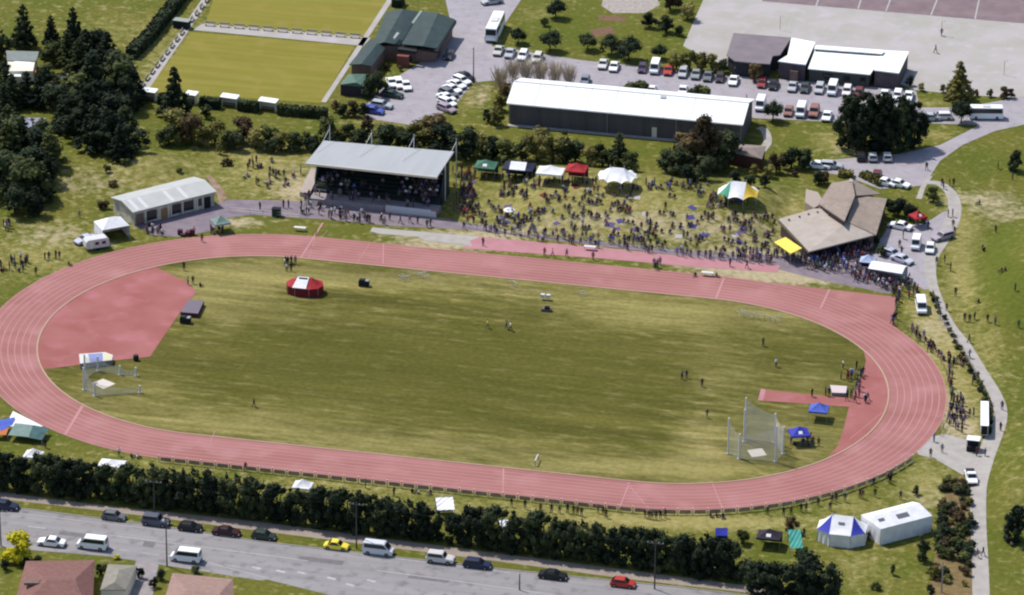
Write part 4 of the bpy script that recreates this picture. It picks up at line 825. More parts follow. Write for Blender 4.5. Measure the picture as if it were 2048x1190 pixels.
car('sedan', (.4, .42, .55, 1), 1783, 512, 18, 6, 'lilac car behind the long white marquee'); car('sedan', (.5, .52, .6, 1), 1804, 524, 14, 5, 'pale blue car just right of the lilac one behind the marquee')
car('minibus', WHp, 1842, 620, 3, 18, 'white van parked on dry grass between the track and the path')
car('ute', WHp, 1942, 960, 8, 30, 'white pickup driving down the concrete path')
car('sedan', (.45, .46, .6, 1), 172, 484, -16, 5, 'silver blue car parked behind the caravan')
# caravan
p = P(193, 497); t = thing('caravan', 'white rounded caravan with two dark windows at the edge of the track', 'caravan', tuple(p), hv(193, 497, 10, -1.6), local=True)
prof = [(-2.1, .5), (-2.25, .9), (-2.2, 1.9), (-1.8, 2.3), (1.7, 2.3), (2.1, 1.9), (2.25, 1.1), (2.1, .5)]
MB().loft([[(x*k, y, z if abs(y) < .95 else 1.4+(z-1.4)*.93) for x, z in prof] for y, k in ((-1.05, .95), (-.9, 1), (.9, 1), (1.05, .95))]).build('body', WHT, t)
for x in (-.2, 1.1): MB().box(x-.35, x+.35, -1.09, -1.03, 1.2, 1.75).build('window', GLS, t)
MB().box(-1.5, -.95, -1.08, -1.03, .55, 2.0).build('door', CRM, t)
for sg in (-1, 1): MB().loft([[(.32*math.cos(i*math.pi/6), yy*sg, .32+.32*math.sin(i*math.pi/6)) for i in range(12)] for yy in (.8, 1.02)]).build('wheel', TYR, t)
MB().tube((2.1, 0, .5), (3.2, 0, .45), .06).build('tow_bar', STL, t)
# long narrow trailer
p = P(1968, 852); t = thing('trailer', 'long narrow white box trailer parked beside the curve of the concrete path', 'trailer', tuple(p), hv(1968, 852, 0, 30), local=True)
MB().box(-4.6, 4.6, -.62, .62, .55, 2.3).build('box_body', WHT, t); MB().box(-4.65, 4.65, -.67, .67, 2.3, 2.36).build('roof', WHR, t); MB().box(4.6, 4.66, -.5, .5, .7, 2.2).build('door', BLK, t)
for x in (-2.4, -1.6, 2.):
    for sg in (-1, 1): MB().loft([[(x+.32*math.cos(i*math.pi/6), yy*sg, .32+.32*math.sin(i*math.pi/6)) for i in range(12)] for yy in (.4, .6)]).build('wheel', TYR, t)
# ============================================================ TENTS AND SPORTS EQUIPMENT
def canv(name, c, c2=None): return mat(name, c, .75, c2, .9)
cW = canv('white canvas', s(246, 246, 248, .9), s(230, 230, 234, .9)); cR = canv('red canvas', s(190, 44, 52), s(170, 34, 44)); cB = canv('blue canvas', s(92, 118, 220), s(76, 100, 200)); cG = canv('green canvas', s(84, 134, 112), s(70, 116, 96)); cN = canv('navy canvas', s(34, 38, 70)); cT = canv('turquoise canvas', s(90, 184, 170), s(70, 160, 150)); cK = canv('black canvas', s(48, 40, 56)); cY = canv('yellow panel canvas', s(236, 200, 70)); cBB = canv('royal blue canvas', s(60, 70, 190)); cDR = canv('dark red canvas', s(130, 34, 44)); cGG = canv('faded green tarpaulin', s(140, 164, 156), s(124, 150, 146))
MRK = mat('dark printed mark', s(70, 70, 80), .8)
def gazebo(px, py, w, d, h, rz, m, label, mv=None, peak=1.1, group=None, logo=None, side=None, panel=None):
    p = P(px, py); t = thing('gazebo', label, 'gazebo', tuple(p), rz, group, local=True); x, y = w/2, d/2
    mb = MB(); N = 5; rings = []
    for i in range(N):                       # sagging pyramid
        f = i/(N-1); k = 1-f; zz = h+peak*f**1.35; e = .12*math.sin(math.pi*f)
        rings.append([(-x*k, -y*k, zz), (0, -y*k-.0, zz-e*.5), (x*k, -y*k, zz), (x*k, 0, zz-e*.5), (x*k, y*k, zz), (0, y*k, zz-e*.5), (-x*k, y*k, zz), (-x*k, 0, zz-e*.5)] if k > 0 else [(0, 0, zz)]*8)
    mb.loft(rings[:-1], cap=False); a = rings[-2]
    for j in range(8): mb.add([a[j], a[(j+1) % 8], rings[-1][0]], [(0, 1, 2)])
    c = mb.build('canopy', m, t)
    vb = MB()
    for a0, a1 in (((-x, -y), (x, -y)), ((x, -y), (x, y)), ((x, y), (-x, y)), ((-x, y), (-x, -y))):
        vb.add([(a0[0], a0[1], h), (a1[0], a1[1], h), (a1[0], a1[1], h-.28), (a0[0], a0[1], h-.28)], [(0, 1, 2, 3)])
    vb.build('valance', mv or m, t, fix=False)
    for sx in (-1, 1):
        for sy in (-1, 1): MB().cyl(sx*(x-.04), sy*(y-.04), 0, h, .035, n=6).build('leg', STL, t)
    if side:
        sb = MB(); sb.add([(-x+.02, y-.02, h), (x-.02, y-.02, h), (x-.02, y-.02, .1), (-x+.02, y-.02, .1)], [(0, 1, 2, 3)]); sb.build('back_curtain', side, t, fix=False)
    def patch(y0_, y1_, xw, mm, nm, off=.03):
        f0 = 1-abs(y0_)/y; f1 = 1-abs(y1_)/y; z0 = h+peak*f0**1.35+off; z1 = h+peak*f1**1.35+off
        q = MB(); q.slab([(-xw, y0_, z0), (xw, y0_, z0), (xw, y1_, z1), (-xw, y1_, z1)], .02); q.build(nm, mm, c)
    if logo: patch(-y*.75, -y*.45, w*.1, logo, 'printed_mark')
    if panel: patch(-y*.98, -y*.1, w*.26, panel, 'panel', .05)
    return t
def pole_tent(px, py, a, rx, ry, h, rise, cols, label, cat='tent', wall=None, scallop=.3, group=None, nend=4, ridge=True):
    """two king poles joined by a straight middle bay, with fan shaped ends; cols = [front, then end panels front to back ...]"""
    p = P(px, py); t = thing('pole_tent', label, cat, tuple(p), HR, group, local=True); top = h+rise
    ev = []                                                     # eave points and their king pole side
    for sd in (1, -1):
        for i in range(nend+1): an = -math.pi/2+math.pi*i/nend; ev.append((sd, i, (sd*(a+rx*math.cos(an)), ry*math.sin(an), h)))
    E_ = {(sd, i): q for sd, i, q in ev}
    def panel(e0, e1, A, B, m, nm='roof_panel'):
        e0, e1, A, B = map(Vector, (e0, e1, A, B)); N = 5; g = []
        for r_ in range(N+1):
            f = r_/N; L_0 = e0.lerp(A, f); R_0 = e1.lerp(B, f); z = h+rise*(f**1.25); row = []
            for c_ in range(N+1):
                u = c_/N; q = L_0.lerp(R_0, u); lift = scallop*math.sin(math.pi*u)*(1-f)**2; row.append((q.x, q.y, z+lift))
            g.append(row)
        v = [q for r_ in g for q in r_]; mb = MB(); mb.add(v, [(r_*(N+1)+c_, r_*(N+1)+c_+1, (r_+1)*(N+1)+c_+1, (r_+1)*(N+1)+c_) for r_ in range(N) for c_ in range(N)]); o = mb.build(nm, m, t, fix=False)
        if wall is not None:
            W_ = MB(); o_ = .04
            for c_ in range(N): q0 = e0.lerp(e1, c_/N); q1 = e0.lerp(e1, (c_+1)/N); k0 = 1+(.012 if c_ % 2 else -.012); k1 = 1+(-.012 if c_ % 2 else .012); W_.add([(q0.x*k0*.985, q0.y*k0*.985, .02), (q1.x*k1*.985, q1.y*k1*.985, .02), (q1.x*.985, q1.y*.985, h+scallop*math.sin(math.pi*(c_+1)/N)*.9), (q0.x*.985, q0.y*.985, h+scallop*math.sin(math.pi*c_/N)*.9)], [(0, 1, 2, 3)])
            W_.build('side_wall', wall, t, fix=False)
        return o
    kr, kl = (a, 0, top), (-a, 0, top)
    fr = panel(E_[(-1, 0)], E_[(1, 0)], kl, kr, cols[0]); panel(E_[(1, nend)], E_[(-1, nend)], kr, kl, cols[0])
    for i in range(nend):
        panel(E_[(1, i)], E_[(1, i+1)], (a, 0, top), (a, .01, top), cols[1+i]); panel(E_[(-1, i+1)], E_[(-1, i)], (-a, .01, top), (-a, 0, top), cols[1+nend+i])
    for sd in (1, -1):
        MB().cyl(sd*a, 0, 0, top+.35, .06).build('king_pole', WHT, t)
        for i in range(nend+1): q = E_[(sd, i)]; MB().cyl(q[0]*.98, q[1]*.98, 0, h, .045, n=6).build('pole', STL, t)
    return t, fr
def marquee(px, py, w, d, h, pk, rz, mr, label, walls=('b', 'l', 'r'), mw=None, marks=None, name='marquee', hip=0):
    p = P(px, py); t = thing(name, label, 'marquee', tuple(p), rz, local=True); x, y = w/2, d/2
    rb = MB(); xi = x-hip
    rb.slab([(-x, -y, h), (x, -y, h), (xi, 0, h+pk), (-xi, 0, h+pk)], .05); rb.slab([(x, y, h), (-x, y, h), (-xi, 0, h+pk), (xi, 0, h+pk)], .05)
    if hip: rb.slab([(x, -y, h), (x, y, h), (xi, 0, h+pk)], .05); rb.slab([(-x, y, h), (-x, -y, h), (-xi, 0, h+pk)], .05)
    rf = rb.build('roof', mr, t); mw = mw or mr
    W4 = {'f': ((-x, -y), (x, -y)), 'b': ((x, y), (-x, y)), 'l': ((-x, y), (-x, -y)), 'r': ((x, -y), (x, y))}
    for k_ in walls:
        a, b = W4[k_]; q = MB(); n_ = max(2, int(math.hypot(b[0]-a[0], b[1]-a[1])/1.2)*2)
        for i in range(n_):
            f0, f1 = i/n_, (i+1)/n_; z = lambda f: h if k_ in 'fb' or hip else h+pk*(1-abs(2*f-1))
            o_ = lambda ii: .05 if ii % 2 else -.03
            nx, ny = (b[1]-a[1]), -(b[0]-a[0]); ln = math.hypot(nx, ny); nx /= ln; ny /= ln
            P0 = (a[0]+(b[0]-a[0])*f0, a[1]+(b[1]-a[1])*f0); P1 = (a[0]+(b[0]-a[0])*f1, a[1]+(b[1]-a[1])*f1)
            q.add([(P0[0]+nx*o_(i), P0[1]+ny*o_(i), .02), (P1[0]+nx*o_(i+1), P1[1]+ny*o_(i+1), .02), (P1[0], P1[1], z(f1)-.03), (P0[0], P0[1], z(f0)-.03)], [(0, 1, 2, 3)])
        q.build('side_wall', mw, t, fix=False)
    for sx in (-1, 1):
        for sy in (-1, 1): MB().cyl(sx*(x-.06), sy*(y-.06), 0, h-.05, .05, n=6).build('pole', STL, t)
    for (u, v, uw, vw) in (marks or []):
        z = lambda yy: h+pk*(1-abs(yy)/y)+.03
        MB().slab([(u-uw/2, v-vw/2, z(v-vw/2)), (u+uw/2, v-vw/2, z(v-vw/2)), (u+uw/2, v+vw/2, z(v+vw/2)), (u-uw/2, v+vw/2, z(v+vw/2))], .02).build('printed_mark', mat('grey printed mark', s(120, 122, 132), .8), rf)
    return t
HR = hv(1200, 400, 10, .9)
gazebo(972, 352, 4.0, 3.6, 2.3, HR, cG, 'green gazebo with a small white emblem, first in the row of tents beside the grandstand', logo=cW, side=cG)
gazebo(1038, 358, 5.8, 4., 2.6, HR, cN, 'navy gazebo with a big white roof panel, between the green and the white gazebos', panel=cW, side=cN, peak=1.1)
gazebo(1101, 363, 4.9, 3.6, 2.2, HR, cW, 'white peaked gazebo left of the red one at the top of the grass bank')
gazebo(1153, 361, 3.8, 3.6, 2.5, HR, cR, 'bright red gazebo between the white gazebo and the round white tent', side=cDR)
pole_tent(1234, 374, 1.3, 2.4, 3.0, 2.0, 1.9, [cW]*9, 'large round white tent with scalloped edge at the top of the grass bank', scallop=.5)
sg_ = canv('sea green canvas', s(80, 170, 140))
pole_tent(1476, 404, 1.4, 2.6, 3.1, 1.8, 2.3, [cW, cY, cY, cW, sg_, cW, cW], 'round tent with white, green and yellow panels at the right end of the grass bank', scallop=.5, nend=3)
t, fr_ = pole_tent(610, 584, 1.3, 2.1, 2.3, 1.6, 1.3, [cR]*9, 'red tent with white roof panel on the infield beside the track', wall=cDR, scallop=.04)
MB().slab([(-1.75, -2.3, 1.72), (.75, -2.3, 1.72), (.8, -.05, 2.96), (-1.2, -.05, 2.96)], .05).build('white_panel', cW, fr_); MB().slab([(-.95, -.55, 2.74), (.6, -.55, 2.74), (.62, -.25, 2.9), (-1., -.25, 2.9)], .02).build('printed_mark', MRK, fr_)
gazebo(1637, 838, 3.1, 3, 2., HR, cB, 'sky blue gazebo on the infield beside the red jump runway', mv=cB)
gazebo(1598, 886, 3.2, 3, 2., HR+.35, cBB, 'royal blue gazebo with a white patch near the throwing cage on the infield', logo=cW)
gazebo(441, 462, 3.0, 3, 2., HR+.6, cGG, 'pale green gazebo on the apron in front of the changing rooms')
gazebo(1735, 541, 2.8, 2.6, 2.1, HR, canv('pale blue canvas', s(190, 204, 240)), 'pale blue topped navy stall left of the long white marquee', mv=cN, side=cN)
marquee(1775, 556, 6.3, 3.6, 2.1, .6, hv(1775, 550, 10, 1.6), cW, 'long white marquee on the crowded terrace right of the clubrooms', walls=('b', 'l'))
gazebo(1835, 452, 2.6, 2.6, 2.1, HR+.7, cR, 'small red gazebo beside the white sedan and the clubroom shrubs', logo=cW)
marquee(224, 472, 5.2, 4.4, 2.5, 1.3, hv(224, 470, 10, -1.8), cW, 'white peaked tent with dark open front at the end of the changing rooms', walls=('b', 'l', 'r'), name='peaked_tent', hip=2.)
marquee(1792, 1063, 9.8, 5.6, 2.9, 1.1, hv(1792, 1063, 10, -2.6), cW, 'large white marquee with grey printed marks in the lower right corner', walls=('f', 'b', 'l', 'r'), marks=[(.2, -1.4, 2.2, .9), (-3.7, -1.2, 1.1, .6)], hip=.6)
t, fr_ = pole_tent(1684, 1078, 1.7, 2.5, 3.0, 2.2, 2.0, [cW, cBB, cW, cW, cBB, cW, cW], 'white tent with two royal blue roof panels left of the large marquee', wall=cW, scallop=.03, nend=3)
MB().slab([(-.55, -1.35, 3.33), (.45, -1.35, 3.33), (.45, -1.0, 3.52), (-.55, -1.0, 3.52)], .02).build('printed_mark', mat('grey printed mark', s(120, 122, 132), .8), fr_)
def tarp(px, py, w, d, h, rz, m, label, name='sun_shelter', lean=.5, back=True):
    p = P(px, py); t = thing(name, label, 'shelter', tuple(p), rz, local=True); x, y = w/2, d/2
    N = 6; g = [[(-x+w*i/N, -y+d*j/N, h+(lean*j/N)-.16*math.sin(math.pi*i/N)*math.sin(math.pi*j/N)-(.12 if (i+j) % 2 else 0)) for i in range(N+1)] for j in range(N+1)]
    mb = MB(); v = [q for r_ in g for q in r_]; mb.add(v, [(j*(N+1)+i, j*(N+1)+i+1, (j+1)*(N+1)+i+1, (j+1)*(N+1)+i) for j in range(N) for i in range(N)]); mb.build('canopy', m, t, fix=False)
    if back: MB().add([(-x, y, h+lean), (x, y, h+lean), (x, y+.3, .05), (-x, y+.3, .05)], [(0, 1, 2, 3)]).build('back_sheet', m, t, fix=False)
    for sx in (-1, 1): MB().tube((sx*x, -y, 0), (sx*x, -y, h), .035).build('pole', STL, t); MB().tube((sx*x, y, 0), (sx*x, y, h+lean), .035).build('pole', STL, t)
    return t
BR = hv(600, 1000, 10, 1.)
gazebo(68, 930, 2.9, 2.6, 2.0, BR, cW, 'white shelter poking above the left end of the roadside trees'); gazebo(225, 946, 4.2, 2.6, 1.8, BR, cW, 'wide low white shelter above the roadside trees in the left part of the row', peak=.7)
gazebo(606, 993, 3.0, 2.6, 2.1, BR, cW, 'square white shelter above the roadside trees near the middle of the back straight'); tarp(890, 1036, 2.8, 3.4, 2.4, BR+.3, cW, 'white crumpled sheet shelter in a gap of the roadside trees, below the fence')
tarp(1010, 1068, 1.6, 2, 1.6, BR+.4, cW, 'small white shelter between trees right of the crumpled sheet'); tarp(1443, 1084, 1.9, 1.6, 1.6, BR+.2, cBB, 'small blue tarpaulin shelter between the roadside trees'); tarp(1233, 1100, 1., 1.2, 2.2, BR, cN, 'small navy and white stall in the gap of the roadside trees')
gazebo(1538, 1092, 3.8, 3, 2., BR, cK, 'black gazebo with a small white emblem at the right end of the roadside trees', logo=cW, side=cK)
tarp(1590, 1100, 2.0, 4.2, 1.5, BR+.25, cT, 'turquoise tarpaulin shelter between the black gazebo and the blue and white tent', lean=1.1, back=False)
# big covered store at the left edge of the track
p = P(52, 882); t = thing('covered_stand', 'white and faded green sheeted cover with blue flap at the left edge of the track', 'cover', tuple(p), 0)
g = lambda x, y, z: tuple(H(x, y, z))
MB().slab([g(26, 822, 1.1), g(86, 852, .9), g(58, 860, 1.3), g(12, 850, 1.4)], .06).build('white_sheet', cW, t)
MB().slab([g(30, 846, 1.5), g(66, 850, 1.5), g(58, 874, 1.2), g(16, 870, 1.2)], .06).build('green_sheet', cGG, t)
MB().slab([g(66, 850, 1.5), g(98, 856, 1.1), g(84, 880, .9), g(57, 875, 1.2)], .06).build('dark_green_sheet', canv('dark teal tarpaulin', s(84, 122, 122), s(66, 98, 100)), t)
MB().slab([g(-10, 842, 1.6), g(30, 834, 1.5), g(24, 850, 1.4), g(2, 862, 1.2)], .06).build('blue_flap', cB, t); MB().slab([g(-12, 858, 1.3), g(18, 854, 1.3), g(12, 870, 1.), g(-12, 870, 1.)], .06).build('orange_flap', canv('orange canvas flap', s(216, 130, 70)), t)
for x, y in ((16, 872), (84, 884), (30, 850), (98, 862)): MB().tube(H(x, y+8, 0), tuple(H(x, y+8, 0)+np.array([0, 0, 1.0]))).build('pole', STL, t) if False else MB().cyl(H(x, y+9)[0], H(x, y+9)[1], 0, .9, .05, n=6).build('pole', STL, t)
tarp(127, 176, 1.9, 1.9, 1.7, BR+.5, cBB, 'small royal blue tarpaulin among the dark trees right of the cottage')
# ---- throwing cages
NET = bpy.data.materials.new('cage netting'); NET.use_nodes = True
_n = NET.node_tree.nodes; _l = NET.node_tree.links; _b = _n['Principled BSDF']; _b.inputs['Base Color'].default_value = s(240, 240, 232, .9); _b.inputs['Roughness'].default_value = .9
_w = _n.new('ShaderNodeTexBrick'); _w.offset = 0; _w.inputs['Scale'].default_value = 6; _w.inputs['Mortar Size'].default_value = .035; _w.inputs['Mortar Smooth'].default_value = 0; _w.inputs['Brick Width'].default_value = .5; _w.inputs['Row Height'].default_value = .5
_tc = _n.new('ShaderNodeTexCoord'); _mp = _n.new('ShaderNodeMapping'); _mp.inputs['Rotation'].default_value = (R(90), 0, R(30)); _l.new(_tc.outputs['Object'], _mp.inputs[0]); _l.new(_mp.outputs[0], _w.inputs[0])
_w.inputs['Color1'].default_value = (.13, .13, .13, 1); _w.inputs['Color2'].default_value = (.13, .13, .13, 1); _w.inputs['Mortar'].default_value = (1, 1, 1, 1); _l.new(_w.outputs['Color'], _b.inputs['Alpha'])
def cage(label, pts, hs, pad, padm, z0=0):
    p = P(*pad[0]); t = thing('throwing_cage', label, 'cage', tuple(p))
    W_ = [H(*q) for q in pts]
    for q, h in zip(W_, hs):
        MB().tube((q[0], q[1], 0), (q[0], q[1], h), .15, 6).build('post', WHT, t); MB().box(q[0]-.35, q[0]+.35, q[1]-.3, q[1]+.3, 0, .12).build('foot', CON, t)
    for i in range(len(W_)-1):
        a, b = W_[i], W_[i+1]; ha, hb = hs[i], hs[i+1]; N = 6; m1 = MB(); v = []
        for j in range(N+1):
            f = j/N; sag = .5*math.sin(math.pi*f); x = a[0]+(b[0]-a[0])*f; y = a[1]+(b[1]-a[1])*f; v += [(x, y, .05), (x, y, (ha+(hb-ha)*f)-.2-sag)]
        m1.add(v, [(2*j, 2*j+2, 2*j+3, 2*j+1) for j in range(N)]); m1.build('net', NET, t, fix=False)
        MB().tube((a[0], a[1], .06), (b[0], b[1], .06), .04).build('ground_rail', STL, t)
    pw = [H(*q) for q in pad]; MB().prism([xy(q) for q in pw], 0.02, .07).build('throwing_pad', padm, t)
PAD = mat('pale throwing pad', s(236, 226, 216), .8)
cage('tall netted throwing cage with pale pad at the right end of the infield', [(1456, 908), (1478, 918), (1551, 924), (1566, 908), (1549, 886), (1490, 878), (1488, 884)], [6.6, 4.6, 6.6, 5, 5.4, 7.6, 6.], [(1494, 901), (1524, 897), (1534, 911), (1504, 915)], PAD)
cage('low netted throwing cage with pale diamond pad in the left bend of the infield', [(272, 752), (240, 750), (196, 742), (170, 758), (168, 780), (190, 792), (280, 786)], [1.6, 1.8, 2.8, 4.6, 4.2, 2.6, 1.4], [(184, 767), (206, 758), (231, 768), (207, 779)], PAD)
def cover_box(name, label, cat, px4, h, mtop, mside, marks=()):
    w = [H(x, y, h) for x, y in px4]; t = thing(name, label, cat, cen(w)); c = Vector(cen(w))
    MB().prism([xy(p) for p in w], .06, h-.05).build('base', mside, t); tp = MB().slab([tuple(p) for p in w], .06).build('top_cover', mtop, t)
    for m, q in marks: MB().slab([tuple(H(x, y, h+.03)) for x, y in q], .02).build('patch', m, tp)
    return t
cover_box('landing_mat', 'grey covered high jump mat at the edge of the red jump fan', 'mat', [(376, 600), (408, 601), (396, 627), (361, 624)], .9, mat('grey vinyl cover', s(128, 118, 132), .7), mat('dark red vinyl', s(96, 50, 56), .7))
cover_box('landing_mat', 'white pole vault mat with blue middle section at the lower edge of the jump fan', 'mat', [(158, 708), (210, 704), (226, 710), (224, 720), (160, 727)], 1.0, canv('white vinyl', s(236, 234, 226)), mat('grey vinyl side', s(150, 146, 146), .8), [(canv('lilac blue vinyl', s(150, 160, 214)), [(176, 708), (205, 706), (206, 722), (180, 724)]), (canv('cream vinyl', s(236, 230, 190)), [(208, 706), (224, 711), (222, 719), (208, 720)])])
cover_box('landing_mat', 'pale pink landing mat with people around it near the right bend', 'mat', [(1660, 770), (1694, 772), (1692, 786), (1664, 785)], .7, mat('pale pink vinyl', s(232, 214, 216), .8), mat('grey vinyl side', s(150, 146, 146), .8))
def gadget(px, py, rz, label, name, cat, build): p = P(px, py); t = thing(name, label, cat, tuple(p), rz, local=True); build(t); return t
def trolley(t):
    MB().box(-.9, .9, -.5, .5, .3, 1.1).build('frame', BLK, t); MB().box(-.8, .1, -.4, .4, 1.1, 1.3).build('load', mat('green black load', s(30, 52, 50), .8), t); MB().box(.3, .9, -.45, .45, 1.1, 1.2).build('tray', STL, t)
    for x in (-.7, .7):
        for y in (-.5, .44): MB().loft([[(x+.2*math.cos(i*.785), yy, .2+.2*math.sin(i*.785)) for i in range(8)] for yy in (y, y+.06)]).build('wheel', TYR, t)
gadget(371, 646, HR, 'dark equipment trolley beside the grey high jump mat', 'equipment_trolley', 'trolley', trolley)
gadget(728, 572, HR, 'black equipment trolley with a white tray alone on the infield near the red tent', 'equipment_trolley', 'trolley', trolley)
gadget(553, 432, HR, 'dark green equipment bin on the apron left of the grandstand', 'equipment_bin', 'bin', lambda t: (MB().box(-.75, .75, -.55, .55, .1, 1.5).build('body', mat('bin green', s(46, 66, 66), .6), t), MB().box(-.8, .8, -.6, .6, 1.5, 1.6).build('lid', BLK, t)))
def stands(t):
    for x in (-.5, .5): MB().box(x-.35, x+.35, -.3, .3, .5, 1.1).build('panel', WHT, t); MB().box(x-.03, x+.03, -.03, .03, 0, .5).build('leg', STL, t)
gadget(1091, 600, HR, 'pair of white distance boards on the infield near the home straight', 'distance_board', 'sign', stands)
def weights(t): MB().box(-.9, .9, -.4, .4, .05, .5).build('frame', mat('lead grey paint', s(110, 106, 110), .6), t); MB().box(-.3, .5, -.35, .35, .5, .9).build('load', BLK, t)
gadget(1093, 622, HR, 'dark grey equipment sled on the infield below the white boards', 'equipment_sled', 'sled', weights)
gadget(1073, 926, 0, 'narrow white gate leaning upright on the infield near the back straight', 'hurdle', 'hurdle', lambda t: (MB().box(-.08, .08, -1.2, 1.2, .9, 1.05).build('bar', WHT, t), MB().box(-.05, .05, -1.2, -1.1, 0, .9).build('leg', STL, t), MB().box(-.05, .05, 1.1, 1.2, 0, .9).build('leg', STL, t), MB().box(-.3, .3, -1.25, -1.05, 0, .06).build('foot', STL, t), MB().box(-.3, .3, 1.05, 1.25, 0, .06).build('foot', STL, t)))
# benches / seating strips for officials at track edge
def table(t):
    MB().box(-1.1, 1.1, -.4, .4, .7, .76).build('top', WHT, t)
    for x in (-1, .95):
        for y in (-.35, .3): MB().box(x, x+.05, y, y+.05, 0, .7).build('leg', STL, t)
for x, y, l in ((1180, 500, 'white table beside the long jump runway'), (1415, 552, 'white table between the runway and the track at the right of the straight'), (600, 462+0, 'white table on the apron in front of the left end of the grandstand')): gadget(x, y, HR, l, 'folding_table', 'table', table)
gadget(1018, 432, HR, 'white sun umbrella low among people on the grass bank', 'sun_umbrella', 'umbrella', lambda t: (MB().loft([[(1.1*math.cos(i*.785), 1.1*math.sin(i*.785), 1.2) for i in range(8)], [(.05*math.cos(i*.785), .05*math.sin(i*.785), 1.75) for i in range(8)]]).build('canopy', cW, t), MB().cyl(0, 0, 0, 1.7, .03).build('pole', STL, t)))
gadget(1946, 900, 0, 'white topped black stall beside the concrete gateway path', 'stall', 'stall', lambda t: (MB().box(-1.1, 1.1, -.9, .9, 2.1, 2.2).build('roof', cW, t), MB().box(-1.05, 1.05, .5, .85, 0, 2.1).build('back_wall', BLK, t), MB().box(-1.0, 1.0, -.85, -.5, 0, .9).build('counter', BLK, t), MB().cyl(-1, -.8, 0, 2.1, .04).build('pole', STL, t), MB().cyl(1, -.8, 0, 2.1, .04).build('pole', STL, t)))
gadget(370, 470, HR, 'group of maroon crates on the apron in front of the changing rooms', 'crate_stack', 'crates', lambda t: [MB().box(x-.4, x+.4, y-.35, y+.35, 0, h).build('crate', mat('maroon plastic', s(96, 50, 62), .7), t) for x, y, h in ((-.9, 0, 1.), (-.2, -.6, .5), (.6, -.2, .8), (1.3, .3, 1.1), (.5, .7, .6))])
# ---- outer fence along the back straight and right bend
def perimeter():
    pts = []; rad = RI+WT+1.25
    for px in range(330, 1340, 1): pass
    x0 = H(330, 905)[0]
    for x in np.arange(x0, L_/2, 2.4): pts.append((x, -rad))
    for a in np.arange(0, 1.18, 2.4/rad): pts.append((L_/2+rad*math.sin(a), -rad*math.cos(a)))
    t = thing('fence', 'low fence with grey brown panels between pale posts along the back straight', 'fence', (pts[0][0], pts[0][1], 0))
    PM = mat('weathered fence panel', s(196, 178, 160), .85, s(170, 154, 136), 1.2); PS = mat('pale fence post', s(232, 220, 180, .85), .85)
    for i, (x, y) in enumerate(pts):
        MB().box(x-.09, x+.09, y-.09, y+.09, 0, 1.25).build('post', PS, t)
        if i+1 < len(pts):
            x1, y1 = pts[i+1]; dx, dy = (x1-x), (y1-y); ln = math.hypot(dx, dy); ux, uy = dx/ln, dy/ln; nx, ny = -uy*.03, ux*.03
            a = (x+ux*.3, y+uy*.3); b = (x1-ux*.3, y1-uy*.3)
            MB().prism([(a[0]-nx, a[1]-ny), (b[0]-nx, b[1]-ny), (b[0]+nx, b[1]+ny), (a[0]+nx, a[1]+ny)], .25, .95).build('panel', PM, t)
perimeter()
def rail(name, label, pts, m, h=1.05, step=2.2, group=None, r_=.045):
    ps = []
    for a, b in zip(pts, pts[1:]):
        A, B_ = P(*a), P(*b); n = max(1, int((B_-A).length/step)); ps += [A.lerp(B_, i/n) for i in range(n)]
    ps.append(P(*pts[-1])); t = thing(name, label, 'fence', tuple(ps[0]), group=group)
    for p in ps: MB().cyl(p.x, p.y, p.z, p.z+h, r_, n=5).build('post', m, t)
    tb = MB()
    for a, b in zip(ps, ps[1:]):
        for z in (h-.03, h*.5): tb.tube((a.x, a.y, a.z+z), (b.x, b.y, b.z+z), r_*.7, 4)
    tb.build('rails', m, t)
rail('railing', 'spectator rail between the grass bank and the runway', [(930, 455), (1050, 470), (1200, 487), (1400, 510), (1540, 524)], STL)
rail('railing', 'dark post and rail fence round the outside of the right bend', [(1795, 652), (1838, 672), (1872, 705), (1893, 750), (1902, 800), (1894, 845), (1880, 872)], mat('dark fence timber', s(110, 96, 84), .85))
rail('railing', 'kerbside rail with bushes between the path and the dry grass strip', [(1866, 590), (1880, 640), (1915, 690), (1945, 740), (1972, 790), (1984, 830), (1976, 862)], mat('dark fence timber', s(110, 96, 84), .85))
rail('railing', 'pale boundary fence above the road right of the changing rooms', [(460, 425), (500, 428), (600, 440)], CRM)
# ---- lamp posts and power poles
def pole(px, py, h, label, arm=0, cross=False, m=None, group=None):
    p = P(px, py); t = thing('lamp_post' if not cross else 'power_pole', label, 'lamp post' if not cross else 'power pole', tuple(p), HR, group, local=True); m = m or mat('dark pole', s(92, 84, 84), .7)
    MB().cyl(0, 0, 0, h, .13, .08).build('pole', m, t)
    if arm: MB().tube((0, 0, h-.1), (0, -arm, h+.15), .05).build('arm', m, t); MB().box(-.14, .14, -arm-.55, -arm, h+.1, h+.24).build('lamp_head', CON, t)
    if cross:
        MB().box(-1.3, 1.3, -.06, .06, h-.5, h-.36).build('cross_arm', m, t)
        for x in (-1.2, -.5, .5, 1.2): MB().cyl(x, 0, h-.36, h-.2, .05).build('insulator', WHT, t)
    return t
pole(334, 1132, 8.6, 'lamp post at the near kerb between the two white minibuses', 1.2); pole(309, 1036, 6.8, 'power pole in front of the trees at the left of the footpath', 0, True)
pole(713, 1097, 8.2, 'power pole on the verge between the yellow car and the silver minivan', 0, True); pole(1309, 1178, 8.4, 'power pole at the bottom edge in front of the longest stretch of trees', 0, True); pole(2, 1092, 6.6, 'power pole at the lower left edge beside the yellow shrub', 0, True)
pole(1039, 1180, 2.8, 'short sign post at the bottom edge left of the black sedan'); pole(947, 166, 7.5, 'tall thin lamp post in the car park beside the slanted row of cars', .8); pole(1492, 232, 4.5, 'red and white striped pole behind the right end of the warehouse', m=mat('red pole paint', s(220, 110, 110), .7))
